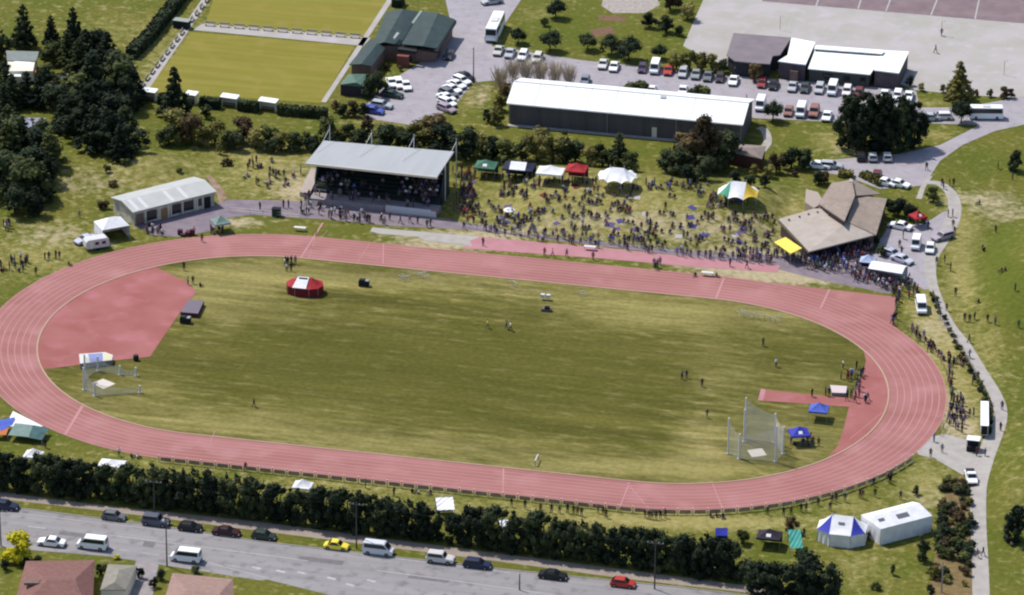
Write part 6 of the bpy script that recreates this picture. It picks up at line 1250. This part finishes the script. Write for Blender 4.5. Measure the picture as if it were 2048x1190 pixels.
def person_mesh(pose):
    J = {}
    def j(n, x, y, z, r): J[n] = ((x, y, z), r)
    if pose in ('stand', 'walk', 'lean'):
        hip = .92; s1 = .0 if pose == 'stand' else .26; ln = .1 if pose == 'lean' else 0
        j('pelvis', 0, 0, hip, .15); j('waist', 0, .01, 1.08, .135); j('chest', 0, ln, 1.3, .16); j('neck', 0, ln*1.3, 1.47, .06); j('head0', 0, ln*1.5+.01, 1.55, .085); j('head1', 0, ln*1.6+.01, 1.63, .1); j('crown', 0, ln*1.6-.01, 1.72, .075)
        for sd, q in (('l', -1), ('r', 1)):
            f = s1*q
            j(sd+'hip', q*.1, 0, hip-.07, .1); j(sd+'knee', q*.11, f*.55+.02, .5, .068); j(sd+'ank', q*.12, f*1.0-.02-(.05 if f < 0 else 0), .09, .045); j(sd+'toe', q*.13, f+.13, .045, .04)
            j(sd+'sho', q*.19, ln, 1.39, .07); j(sd+'elb', q*.26, ln-.02-f*.5, 1.12, .047); j(sd+'wri', q*.24, ln+.08-f*.8, .9, .034); j(sd+'han', q*.23, ln+.12-f*.85, .81, .038)
    elif pose == 'sit':
        j('pelvis', 0, 0, .14, .16); j('waist', 0, -.02, .3, .14); j('chest', 0, .03, .5, .16); j('neck', 0, .08, .67, .06); j('head0', 0, .1, .75, .085); j('head1', 0, .11, .83, .1); j('crown', 0, .1, .91, .075)
        for sd, q in (('l', -1), ('r', 1)):
            j(sd+'hip', q*.1, .06, .15, .1); j(sd+'knee', q*.17, .42, .42, .07); j(sd+'ank', q*.15, .68, .1, .05); j(sd+'toe', q*.16, .82, .06, .04)
            j(sd+'sho', q*.19, .04, .59, .07); j(sd+'elb', q*.25, .14, .38, .047); j(sd+'wri', q*.16, .34, .4, .034); j(sd+'han', q*.12, .4, .42, .038)
    else:                                   # bench: seated on a seat, hips at .45
        j('pelvis', 0, 0, .52, .16); j('waist', 0, -.02, .68, .14); j('chest', 0, .02, .9, .16); j('neck', 0, .05, 1.07, .06); j('head0', 0, .07, 1.15, .085); j('head1', 0, .08, 1.23, .1); j('crown', 0, .06, 1.31, .075)
        for sd, q in (('l', -1), ('r', 1)):
            j(sd+'hip', q*.1, .06, .52, .1); j(sd+'knee', q*.13, .48, .5, .07); j(sd+'ank', q*.13, .5, .1, .05); j(sd+'toe', q*.14, .64, .05, .04)
            j(sd+'sho', q*.19, .02, .99, .07); j(sd+'elb', q*.25, .1, .76, .047); j(sd+'wri', q*.16, .34, .66, .034); j(sd+'han', q*.14, .41, .65, .038)
    E_ = [('pelvis', 'waist', 1), ('waist', 'chest', 1), ('chest', 'neck', 1), ('neck', 'head0', 0), ('head0', 'head1', 0), ('head1', 'crown', 3)]
    for sd in 'lr': E_ += [('pelvis', sd+'hip', 2), (sd+'hip', sd+'knee', 2), (sd+'knee', sd+'ank', 2), (sd+'ank', sd+'toe', 4), ('chest', sd+'sho', 1), (sd+'sho', sd+'elb', 1), (sd+'elb', sd+'wri', 0), (sd+'wri', sd+'han', 0)]
    nm = list(J); me = bpy.data.meshes.new('sk'); me.from_pydata([J[n][0] for n in nm], [(nm.index(a), nm.index(b)) for a, b, _ in E_], [])
    o = bpy.data.objects.new('sk', me); C.objects.link(o); sk = o.modifiers.new('s', 'SKIN'); sv = me.skin_vertices[0].data
    for i, n in enumerate(nm): sv[i].radius = (J[n][1], J[n][1]*(.72 if n in ('chest', 'waist', 'pelvis') else 1)); sv[i].use_root = (n == 'pelvis')
    sub = o.modifiers.new('u', 'SUBSURF'); sub.levels = 1; sub.render_levels = 1
    dg = bpy.context.evaluated_depsgraph_get(); dg.update(); out = bpy.data.meshes.new_from_object(o.evaluated_get(dg)); bpy.data.objects.remove(o)
    out.materials.clear()
    for m in (SK, SHT, TRS, HRM, SHOE): out.materials.append(m)
    segs = [(Vector(J[a][0]), Vector(J[b][0]), l, max(J[a][1], J[b][1])) for a, b, l in E_]
    for f in out.polygons:
        c = f.center; best = None
        for a, b, l, r_ in segs:
            ab = b-a; t_ = max(0, min(1, (c-a).dot(ab)/ab.length_squared)); d = (c-(a+ab*t_)).length-r_*.6
            if best is None or d < best[0]: best = (d, l)
        f.material_index = best[1]; f.use_smooth = True
        if best[1] == 0 and c.z > J['head1'][0][2]-.02 and c.y < J['head1'][0][1]+.03: f.material_index = 3
    out.name = 'person_'+pose
    return out
PM_ = {k: person_mesh(k) for k in ('stand', 'walk', 'lean', 'sit', 'bench')}
COL = {'dark': (.018, .02, .032, 1), 'navy': (.02, .028, .1, 1), 'black': (.01, .01, .012, 1), 'grey': (.16, .16, .18, 1), 'white': (.72, .72, .74, 1), 'red': (.42, .04, .04, 1), 'blue': (.08, .14, .5, 1), 'green': (.04, .16, .08, 1), 'maroon': (.12, .03, .045, 1), 'pink': (.6, .3, .34, 1), 'yellow': (.7, .56, .1, 1), 'mauve': (.24, .16, .26, 1), 'brown': (.14, .09, .06, 1)}
PPL = []; pr_ = random.Random(77)
def per(px, py, pose, col, label, group=None, face=None, iso=True, p=None):
    p = P(px, py) if p is None else p
    PPL.append((0 if iso else 1, (p-Vector(CAMP)).length, p, pose, col, label, group, face if face is not None else pr_.uniform(0, 6.28)))
PW = {'stand': 'standing', 'walk': 'walking', 'lean': 'leaning', 'sit': 'sitting', 'bench': 'seated'}
CW = (['dark']*20+['navy']*15+['black']*9+['grey']*11+['mauve']*11+['white']*8+['red']*3+['blue']*5+['maroon']*6+['brown']*5+['green']*2+['pink']*1)
def crowd(poly, n, poses, where, seed, face=None, mind=.55, cols=CW, iso=False, clump=0):
    r_ = random.Random(seed); xs = [p[0] for p in poly]; ys = [p[1] for p in poly]; got = []; tries = 0; cen_ = None; left = 0
    while len(got) < n and tries < n*60:
        tries += 1
        if clump and left > 0 and cen_: x, y = cen_[0]+r_.gauss(0, 9), cen_[1]+r_.gauss(0, 3.6); left -= 1
        else:
            x, y = r_.uniform(min(xs), max(xs)), r_.uniform(min(ys), max(ys)); cen_ = (x, y); left = r_.randint(1, clump) if clump else 0
        if not in_poly(x, y, poly): continue
        q = P(x, y)
        if any((q-g).length < mind for g in got): continue
        got.append(q); po = r_.choice(poses); c = r_.choice(cols)
        per(x, y, po, c, f'person in {c} top {PW[po]} {where}', 'people '+where, face if face is not None else None, iso, q)
FT = HR-math.pi           # facing the track (mesh faces +y; 0 rotation faces away from the road)
def one(px, py, pose, col, label): per(px, py, pose, col, 'person '+label)
one(508, 814, 'walk', 'dark', 'in dark clothes walking alone on the left half of the infield')
one(975, 657, 'walk', 'yellow', 'in a pale yellow top walking in mid infield, left of a pair'); one(1013, 658, 'walk', 'grey', 'in grey, left one of a pair on the middle of the infield'); one(1021, 662, 'walk', 'white', 'in a pale top, right one of a pair on the middle of the infield')
one(1364, 759, 'stand', 'grey', 'in grey beside another on the right half of the infield'); one(1373, 757, 'stand', 'navy', 'in navy, right one of the pair on the right half of the infield'); one(1404, 774, 'walk', 'black', 'in black walking just right of the grey and navy pair')
one(1414, 836, 'walk', 'dark', 'in dark clothes standing left of the tall throwing cage'); one(1552, 734, 'stand', 'white', 'in a white top and dark trousers near the right end of the infield'); one(1526, 692, 'stand', 'green', 'in dark green far right on the infield below the kerb')
one(368, 541, 'stand', 'dark', 'in dark clothes at the tip of the grass wedge by the red fan'); one(376, 570, 'stand', 'mauve', 'in mauve, left of a pair at the jump fan corner'); one(386, 568, 'stand', 'black', 'in black, right of a pair at the jump fan corner'); one(400, 574, 'sit', 'dark', 'sitting beside the pair at the jump fan corner')
one(1624, 794, 'stand', 'black', 'in black beside the red runway'); one(1651, 792, 'stand', 'navy', 'in navy left of the pink landing mat'); one(1658, 793, 'stand', 'dark', 'in dark clothes touching the pink landing mat'); one(1686, 737, 'stand', 'white', 'in white standing above the huddle near the right bend'); one(1713, 738, 'stand', 'dark', 'in dark clothes at the back of the huddle near the right bend'); one(1682, 758, 'stand', 'green', 'in dark green at the left of the huddle near the right bend')
crowd([(1695, 748), (1727, 748), (1727, 765), (1695, 765)], 9, ['stand', 'lean'], 'in the huddle just above the pink landing mat', 3, iso=True); crowd([(1694, 790), (1740, 795), (1736, 808), (1692, 805)], 9, ['stand', 'lean', 'stand'], 'in the huddle just below the pink landing mat', 4, iso=True); crowd([(1712, 768), (1722, 768), (1722, 788), (1712, 788)], 3, ['stand'], 'between the two halves of the huddle by the landing mat', 5, iso=True)
crowd([(1578, 884), (1628, 880), (1626, 896), (1580, 898)], 8, ['stand', 'sit', 'lean'], 'under the royal blue gazebo on the infield', 6, iso=True); one(1637, 892, 'stand', 'brown', 'in brown just right of the royal blue gazebo')
one(1560, 868, 'stand', 'mauve', 'in mauve right beside the net of the tall throwing cage')
crowd([(568, 528), (592, 526), (596, 552), (566, 556)], 8, ['stand', 'lean'], 'behind the red tent on the infield', 7, iso=True, mind=.5)
one(404, 484, 'stand', 'maroon', 'in maroon on the track in front of the green gazebo'); one(1186, 520, 'stand', 'maroon', 'in maroon between the runway and the track, middle of the straight'); one(1089, 512, 'walk', 'red', 'in dark red on the pale runway, left of the pink one'); one(1105, 513, 'walk', 'pink', 'in pink on the pale runway'); one(1133, 514, 'lean', 'mauve', 'in mauve bending on the pale runway')
crowd([(1306, 530), (1326, 530), (1326, 540), (1306, 540)], 5, ['stand', 'lean'], 'in the tight group between runway and track', 8, iso=True, mind=.5)
one(1391, 552, 'sit', 'dark', 'sitting left of the white table at the track edge'); one(1432, 554, 'sit', 'dark', 'sitting right of the white table at the track edge'); one(1460, 533, 'walk', 'dark', 'in dark clothes on the pale ground near the rail end'); one(1494, 537, 'walk', 'navy', 'in navy on the pale ground near the rail end')
one(1883, 72, 'walk', 'dark', 'in dark clothes on the pale court, upper of two players'); one(1871, 106, 'walk', 'grey', 'in grey on the pale court, lower of two players')
one(966, 492, 'stand', 'maroon', 'in maroon at the left end of the pale runway'); one(947, 448, 'stand', 'dark', 'in dark clothes at the corner right of the grandstand'); one(972, 462, 'stand', 'dark', 'in dark clothes on the path below the grandstand corner')
crowd([(-6, 522), (56, 520), (60, 548), (-6, 545)], 20, ['stand', 'stand', 'sit'], 'in the huddle at the left edge outside the bend', 9, iso=True)
for i, (x, y) in enumerate(((90, 520), (98, 520), (112, 518), (119, 518))): one(x, y, 'stand', 'dark' if i % 2 else 'black', f'in {"dark" if i%2 else "black"} clothes, {["leftmost","second","third","rightmost"][i]} of four in line outside the left bend')
one(137, 531, 'sit', 'dark', 'sitting on the grass right of the line of four outside the left bend'); one(72, 550, 'stand', 'dark', 'in dark clothes alone below the huddle at the left edge'); one(159, 436, 'stand', 'mauve', 'in mauve alone on the slope left of the white peaked tent')
crowd([(2, 452), (32, 450), (34, 462), (2, 464)], 6, ['stand'], 'in the small group below the leftmost dark trees', 10, iso=True)
for x, y, c, l in ((1911, 592, 'black', 'in black on the park grass right of the path, upper'), (1958, 606, 'black', 'in black sitting on the middle of the park slope'), (1893, 622, 'brown', 'in brown at the edge of the path above the park slope'), (1929, 643, 'black', 'in black, left one of the trio on the park slope'), (1939, 645, 'dark', 'in dark clothes, middle one of the trio on the park slope'), (1949, 640, 'green', 'in green, right one of the trio on the park slope'), (1975, 645, 'dark', 'in dark clothes left of the pale pair on the park slope'), (1990, 650, 'grey', 'in grey, one of the pale pair on the park slope'), (2037, 655, 'green', 'in green at the right edge of the park slope'), (2030, 582, 'green', 'in green high at the right edge of the park slope'), (1938, 686, 'navy', 'in navy walking at the right side of the concrete path'), (1939, 716, 'grey', 'in grey walking on the concrete path below the one in navy'),
        (2004, 820, 'navy', 'in navy on the outer curve of the concrete path'), (2001, 862, 'black', 'in black on the concrete path below the curve'), (1861, 914, 'black', 'in black at the left of the concrete gateway'), (1884, 905, 'grey', 'in grey in the middle of the concrete gateway'), (1953, 912, 'maroon', 'in maroon at the junction beside the black stall'), (1970, 914, 'navy', 'in navy at the junction right of the one in maroon'), (1868, 884, 'blue', 'in blue at the fence corner by the gateway'), (1947, 832, 'black', 'in black between the huddle and the long trailer'), (1939, 834, 'brown', 'in brown left of the one in black near the long trailer'), (1954, 1115, 'grey', 'in grey, left of two walking down the lower path'), (1966, 1112, 'black', 'in black, right of two walking down the lower path'), (2013, 1086, 'grey', 'in grey standing under the large dark tree at the right edge'), (2022, 1092, 'pink', 'in pale pink sitting under the large dark tree at the right edge'),
        (1960, 408, 'black', 'in black sitting high on the park slope above the darker patch'), (1991, 466, 'brown', 'in brown on the darker patch of the park slope'), (1899, 372, 'black', 'in black, left of the group on the bend of the path'), (1907, 372, 'dark', 'in dark clothes, right of the group on the bend of the path'), (1887, 378, 'navy', 'in navy beside the round clipped tree'), (1884, 372, 'dark', 'in dark clothes just above the one in navy by the clipped tree'), (1853, 340, 'black', 'in black crossing the corner of the access road'), (1896, 434, 'navy', 'in navy, left of a pair on the wide path'), (1905, 434, 'black', 'in black, right of a pair on the wide path'), (1909, 468, 'maroon', 'in maroon at the right edge of the wide path by the mauve car'), (1906, 455, 'dark', 'in dark clothes above the one in maroon by the mauve car'), (1849, 448, 'maroon', 'in maroon between the red gazebo and the wide path'), (1856, 458, 'navy', 'in navy below the one in maroon near the red gazebo'), (2025, 360, 'green', 'in green on the sandy patch at the right edge'), (1996, 338, 'brown', 'in brown left of the dark tree at the right edge'), (1873, 530, 'black', 'in black, left of two at the top of the park grass'), (1889, 526, 'dark', 'in dark clothes, right of two at the top of the park grass'), (1901, 542, 'dark', 'in dark clothes just below the two at the top of the park grass'), (1968, 503, 'black', 'in black, one of the seated pair on the worn trail'), (1964, 497, 'maroon', 'in maroon, other one of the seated pair on the worn trail'), (2011, 542, 'brown', 'in brown, left of the seated pair on the upper park slope'), (2004, 544, 'maroon', 'in maroon, right of the seated pair on the upper park slope'), (1806, 478, 'maroon', 'in maroon on the forecourt above the blue car'), (1799, 495, 'black', 'in black on the forecourt beside the lilac car'), (1803, 508, 'brown', 'in brown on the forecourt between lilac and pale blue cars')):
    one(x, y, 'sit' if 'sitting' in l or 'seated' in l else ('walk' if 'walk' in l or 'cross' in l else 'stand'), c, l)
# fence lines
crowd([(1800, 650), (1830, 660), (1862, 690), (1885, 722), (1878, 728), (1850, 694), (1820, 668), (1796, 657)], 16, ['lean', 'stand'], 'at the rail above the right bend', 12, face=1.2+math.pi/2, iso=True)
crowd([(1886, 716), (1934, 726), (1934, 736), (1886, 734)], 15, ['stand', 'sit'], 'in the line across the dry strip', 13, iso=True)
crowd([(1893, 740), (1903, 740), (1910, 795), (1900, 795)], 7, ['stand', 'lean'], 'along the rail halfway round the right bend', 14, iso=True)
crowd([(1944, 760), (1956, 760), (1956, 772), (1944, 772)], 3, ['stand', 'sit'], 'by the path shrubs right of the bend', 15, iso=True)
crowd([(1898, 800), (1925, 800), (1935, 845), (1932, 872), (1898, 860), (1896, 830)], 34, ['stand', 'lean', 'stand', 'sit'], 'in the huddle left of the long trailer', 16)
crowd([(1785, 590), (1800, 590), (1798, 620), (1790, 652), (1783, 652), (1792, 610)], 14, ['stand', 'lean'], 'along the end of the straight chute', 17, iso=True)
crowd([(1812, 575), (1838, 580), (1842, 598), (1816, 600)], 10, ['stand'], 'behind the white van on the dry grass', 18)
bl2 = [(1567, 1032), (1582, 1030), (1602, 1024), (1612, 1024), (1636, 1012), (1664, 1006), (1672, 1004), (1690, 1004), (1720, 996), (1725, 998), (1750, 994), (1747, 972), (1776, 964), (1782, 960), (1780, 968), (1801, 998), (1660, 1022), (1535, 1030)]
for i, (x, y) in enumerate(bl2): per(x, y, 'stand', ['dark', 'maroon', 'black', 'navy'][i % 4], f'person in a {["dark","maroon","black","navy"][i%4]} top standing behind the fence at the lower right bend', 'people standing behind the fence at the lower right bend', HR)
for i, (x, y) in enumerate(((1023, 1014), (1050, 1018), (1081, 1024), (1103, 1026), (1119, 1026), (1135, 1026), (1147, 1028), (1155, 1030), (1163, 1032), (1196, 1026), (1206, 1030), (1212, 1036), (1290, 1036), (1298, 1038), (1304, 1038), (1312, 1039), (1321, 1038), (1330, 1036))): per(x, y, 'stand', ['dark', 'black', 'maroon', 'dark', 'grey'][i % 5], f'person in a {["dark","black","maroon","dark","grey"][i%5]} top standing behind the back straight fence right of the middle', 'people behind the back straight fence', HR)
for x, y, po, c, l in ((731, 976, 'stand', 'green', 'in green at the back straight fence right of the square white shelter'), (788, 992, 'stand', 'dark', 'in dark clothes near the trees below the back straight fence'), (824, 986, 'sit', 'black', 'in black, left of two sitting at the back straight fence'), (838, 987, 'sit', 'white', 'in white, right of two sitting at the back straight fence'), (862, 988, 'sit', 'dark', 'sitting just right of the two at the back straight fence'), (491, 942, 'stand', 'maroon', 'in maroon at the left part of the back straight fence'), (238, 912, 'stand', 'white', 'in a white top at the fence above the wide white shelter'), (91, 896, 'stand', 'black', 'in black beside the covered stand at the left edge'), (262, 916, 'sit', 'black', 'in black, left of the seated pair by the wide white shelter'), (274, 917, 'sit', 'white', 'in white, right of the seated pair by the wide white shelter'), (1420, 1034, 'sit', 'black', 'in black, left of three sitting at the fence near the bend'), (1432, 1034, 'sit', 'dark', 'in the middle of three sitting at the fence near the bend'), (1446, 1035, 'sit', 'navy', 'in navy, right of three sitting at the fence near the bend'), (1608, 1074, 'stand', 'dark', 'in dark clothes at the upper end of the turquoise shelter'), (1737, 1082, 'stand', 'black', 'in black between the round blue tent and the marquee')):
    one(x, y, po, c, l)
# apron, changing rooms, stand front
for x, y, c, l in ((520, 420, 'black', 'in black on the apron beside the dark green bin'), (567, 416, 'maroon', 'in maroon, left of a pair on the apron left of the grandstand'), (577, 416, 'dark', 'in dark clothes, right of a pair on the apron left of the grandstand'), (603, 428, 'black', 'in black, left of a pair in front of the white table'), (613, 428, 'maroon', 'in maroon, right of a pair in front of the white table'), (320, 466, 'maroon', 'in maroon on the apron near the crates'), (388, 470, 'pink', 'in pink between the crates and the green gazebo')): one(x, y, 'stand', c, l)
crowd([(290, 450), (330, 460), (330, 474), (285, 470)], 12, ['stand', 'sit'], 'by the left end of the changing rooms', 19)
crowd([(420, 458), (446, 458), (448, 470), (420, 470)], 7, ['stand', 'sit'], 'under the green gazebo by the changing rooms', 20)
crowd([(596, 412), (640, 414), (700, 428), (790, 440), (870, 452), (868, 458), (780, 450), (690, 446), (600, 430)], 44, ['stand', 'walk', 'stand', 'lean'], 'on the apron in front of the grandstand', 21, cols=['dark', 'black', 'maroon', 'navy', 'mauve', 'white', 'grey'])
crowd([(1548, 505), (1562, 500), (1620, 512), (1680, 506), (1742, 498), (1750, 512), (1722, 528), (1716, 548), (1640, 545), (1600, 535), (1548, 518)], 120, ['stand', 'lean', 'stand', 'walk'], 'on the packed terrace below the clubrooms', 22, mind=.5)
crowd([(1700, 548), (1730, 550), (1800, 572), (1816, 560), (1822, 575), (1800, 590), (1740, 572), (1695, 560)], 50, ['stand', 'lean'], 'around the front of the long white marquee', 23, mind=.5)
# bank
crowd([(925, 445), (1060, 460), (1200, 478), (1400, 500), (1545, 514), (1545, 530), (1400, 518), (1200, 497), (1060, 482), (925, 462)], 95, ['stand', 'lean', 'stand'], 'along the rail at the foot of the grass bank', 24, face=math.pi, mind=.5)
crowd([(918, 350), (960, 360), (1090, 362), (1180, 370), (1200, 385), (1180, 470), (1000, 452), (930, 440), (912, 400)], 185, ['sit', 'sit', 'sit', 'sit', 'stand'], 'on the left half of the grass bank', 25, face=math.pi, clump=5, mind=.5)
crowd([(1190, 380), (1300, 368), (1420, 385), (1550, 400), (1548, 500), (1400, 492), (1190, 475)], 185, ['sit', 'sit', 'sit', 'sit', 'stand'], 'on the right half of the grass bank', 26, face=math.pi, clump=5, mind=.5)
crowd([(1270, 362), (1420, 372), (1420, 384), (1270, 378)], 26, ['sit', 'stand'], 'at the top edge of the bank right of the round white tent', 27, clump=6, cols=['navy', 'blue', 'dark', 'mauve', 'grey'])
crowd([(905, 340), (955, 345), (950, 440), (905, 425)], 40, ['stand', 'stand', 'sit'], 'crowded beside the right side of the grandstand', 28, mind=.5, cols=['dark', 'red', 'maroon', 'navy', 'black', 'brown'])
crowd([(960, 350), (1195, 366), (1195, 374), (960, 360)], 26, ['stand', 'sit'], 'in front of the row of gazebos', 29)
crowd([(1480, 505), (1545, 512), (1545, 532), (1480, 526)], 18, ['stand'], 'at the right end of the bank rail', 30)
crowd([(495, 325), (545, 322), (545, 338), (495, 342)], 10, ['sit', 'stand'], 'on the upper slope left of the grandstand', 31)
crowd([(485, 350), (605, 345), (600, 375), (485, 382)], 20, ['sit', 'stand'], 'on the lower slope left of the grandstand', 32, clump=4)
crowd([(600, 395), (620, 392), (618, 408), (600, 412)], 6, ['stand'], 'on the ramp at the left of the grandstand', 33)
# rugs and bags among the seated groups
rg_ = random.Random(31); rc = [('blue', s(84, 84, 150)), ('violet', s(112, 96, 150)), ('dark red', s(130, 60, 60)), ('pale', s(206, 200, 196)), ('grey', s(130, 130, 142))]
rm_ = {n: mat(n+' rug cloth', c, .95, tuple(v*.8 for v in c[:3])+(1,), 3) for n, c in rc}
for i in range(24):
    x = rg_.uniform(940, 1500); y = 352+rg_.random()*104+(x-940)*.055; n = rg_.choice(['blue', 'blue', 'violet', 'violet', 'dark red', 'pale', 'grey']); p = P(x, y); w, d = rg_.uniform(1., 1.9), rg_.uniform(.9, 1.5); mb = MB(); a_ = rg_.uniform(-1.5, 1.5)
    g = [(-w/2+w*k/3, -d/2+d*j_/3) for j_ in range(4) for k in range(4)]; v = []
    for u, q in g:
        X = p.x+u*math.cos(a_)-q*math.sin(a_); Y = p.y+u*math.sin(a_)+q*math.cos(a_); v.append((X-p.x, Y-p.y, float(hgt(X, Y))+.05-p.z))
    mb.add(v, [(j_*4+k, j_*4+k+1, (j_+1)*4+k+1, (j_+1)*4+k) for j_ in range(3) for k in range(3)]); o = mb.build('picnic_rug', rm_[n], fix=False); o.location = p
    tag(o, f'{n} picnic rug spread on the '+('left' if x < 1190 else 'right')+' half of the grass bank', 'rug', 'rugs on the grass bank')
# grandstand audience on the tiers
gr = random.Random(8)
for k in range(1, 8):
    for u in np.arange(1.3, GSW-1.3, .62):
        f = u/GSW; pr0 = .32 if .12 < f < .3 else (.88 if f > .78 else (.6 if f > .66 else .12))
        if gr.random() < pr0:
            q = GSF(u, GSY+k*.95+.42, 1.25+k*.42-.1); c = gr.choice(['navy', 'dark', 'navy', 'black', 'blue', 'mauve', 'grey', 'white', 'dark', 'dark'])
            PPL.append((2, 999, Vector(q), 'bench', c, '', None, math.pi+HR+gr.uniform(-.3, .3)))
for i in range(26):
    u = gr.uniform(1, GSW-.5); q = GSF(u, gr.uniform(0, GSY-.3), .86); PPL.append((2, 998, Vector(q), 'stand', gr.choice(['dark', 'navy', 'mauve']), '', None, gr.uniform(0, 6)))
PPL.sort(key=lambda t_: (t_[0], t_[1]))
def rot(v, a): return (v[0]*math.cos(a)-v[1]*math.sin(a), v[0]*math.sin(a)+v[1]*math.cos(a))
for i, (_, _, p, pose, col, label, group, face) in enumerate(PPL[:300]):
    o = bpy.data.objects.new('person', PM_[pose]); C.objects.link(o); o.location = p; o.rotation_euler = (0, 0, face); sc_ = pr_.uniform(.94, 1.06); o.scale = (sc_*1.12, sc_*1.12, sc_)
    o.color = COL[col]; tag(o, label, 'person', group)
rest = PPL[300:]
V = []; F_ = []; MI_ = []; CA = []; TC = [s(42, 44, 60), s(60, 60, 66), s(74, 84, 116), s(34, 32, 36), s(150, 134, 112)]
data = {}
for k_, me in PM_.items():
    data[k_] = (np.array([v.co[:] for v in me.vertices]), [tuple(p.vertices) for p in me.polygons], [p.material_index for p in me.polygons])
off = 0
for (_, _, p, pose, col, _, _, face) in rest:
    v, f, mi = data[pose]; c, s_ = math.cos(face), math.sin(face); w = np.c_[(v[:, 0]*c-v[:, 1]*s_)*1.12+p.x, (v[:, 0]*s_+v[:, 1]*c)*1.12+p.y, v[:, 2]+p.z]
    V.append(w); F_ += [tuple(off+q for q in ff) for ff in f]; tc = pr_.choice(TC); pal = [s(196, 150, 124), COL[col], tc, s(52, 42, 38), s(40, 38, 40)]
    CA += [pal[m][:3]+(1,) for m in mi]; off += len(v)
me = bpy.data.meshes.new('crowd'); me.from_pydata(np.concatenate(V).tolist(), [], F_)
at = me.color_attributes.new('cloth', 'FLOAT_COLOR', 'CORNER'); ln = np.array([len(f) for f in F_]); at.data.foreach_set('color', np.repeat(np.array(CA, np.float32), ln, axis=0).ravel())
CM = bpy.data.materials.new('crowd clothing'); CM.use_nodes = True; a_ = CM.node_tree.nodes.new('ShaderNodeAttribute'); a_.attribute_name = 'cloth'; CM.node_tree.links.new(a_.outputs['Color'], CM.node_tree.nodes['Principled BSDF'].inputs['Base Color']); CM.node_tree.nodes['Principled BSDF'].inputs['Roughness'].default_value = .9
me.materials.append(CM); me.polygons.foreach_set('use_smooth', [True]*len(me.polygons))
o = bpy.data.objects.new('crowd', me); C.objects.link(o); tag(o, 'rest of the crowd of spectators on the grandstand, the terrace and the grass bank', 'crowd', kind='stuff')
print('people', len(PPL), 'verts crowd', off)
for o in bpy.data.objects:
    if 'local' in o: del o['local']
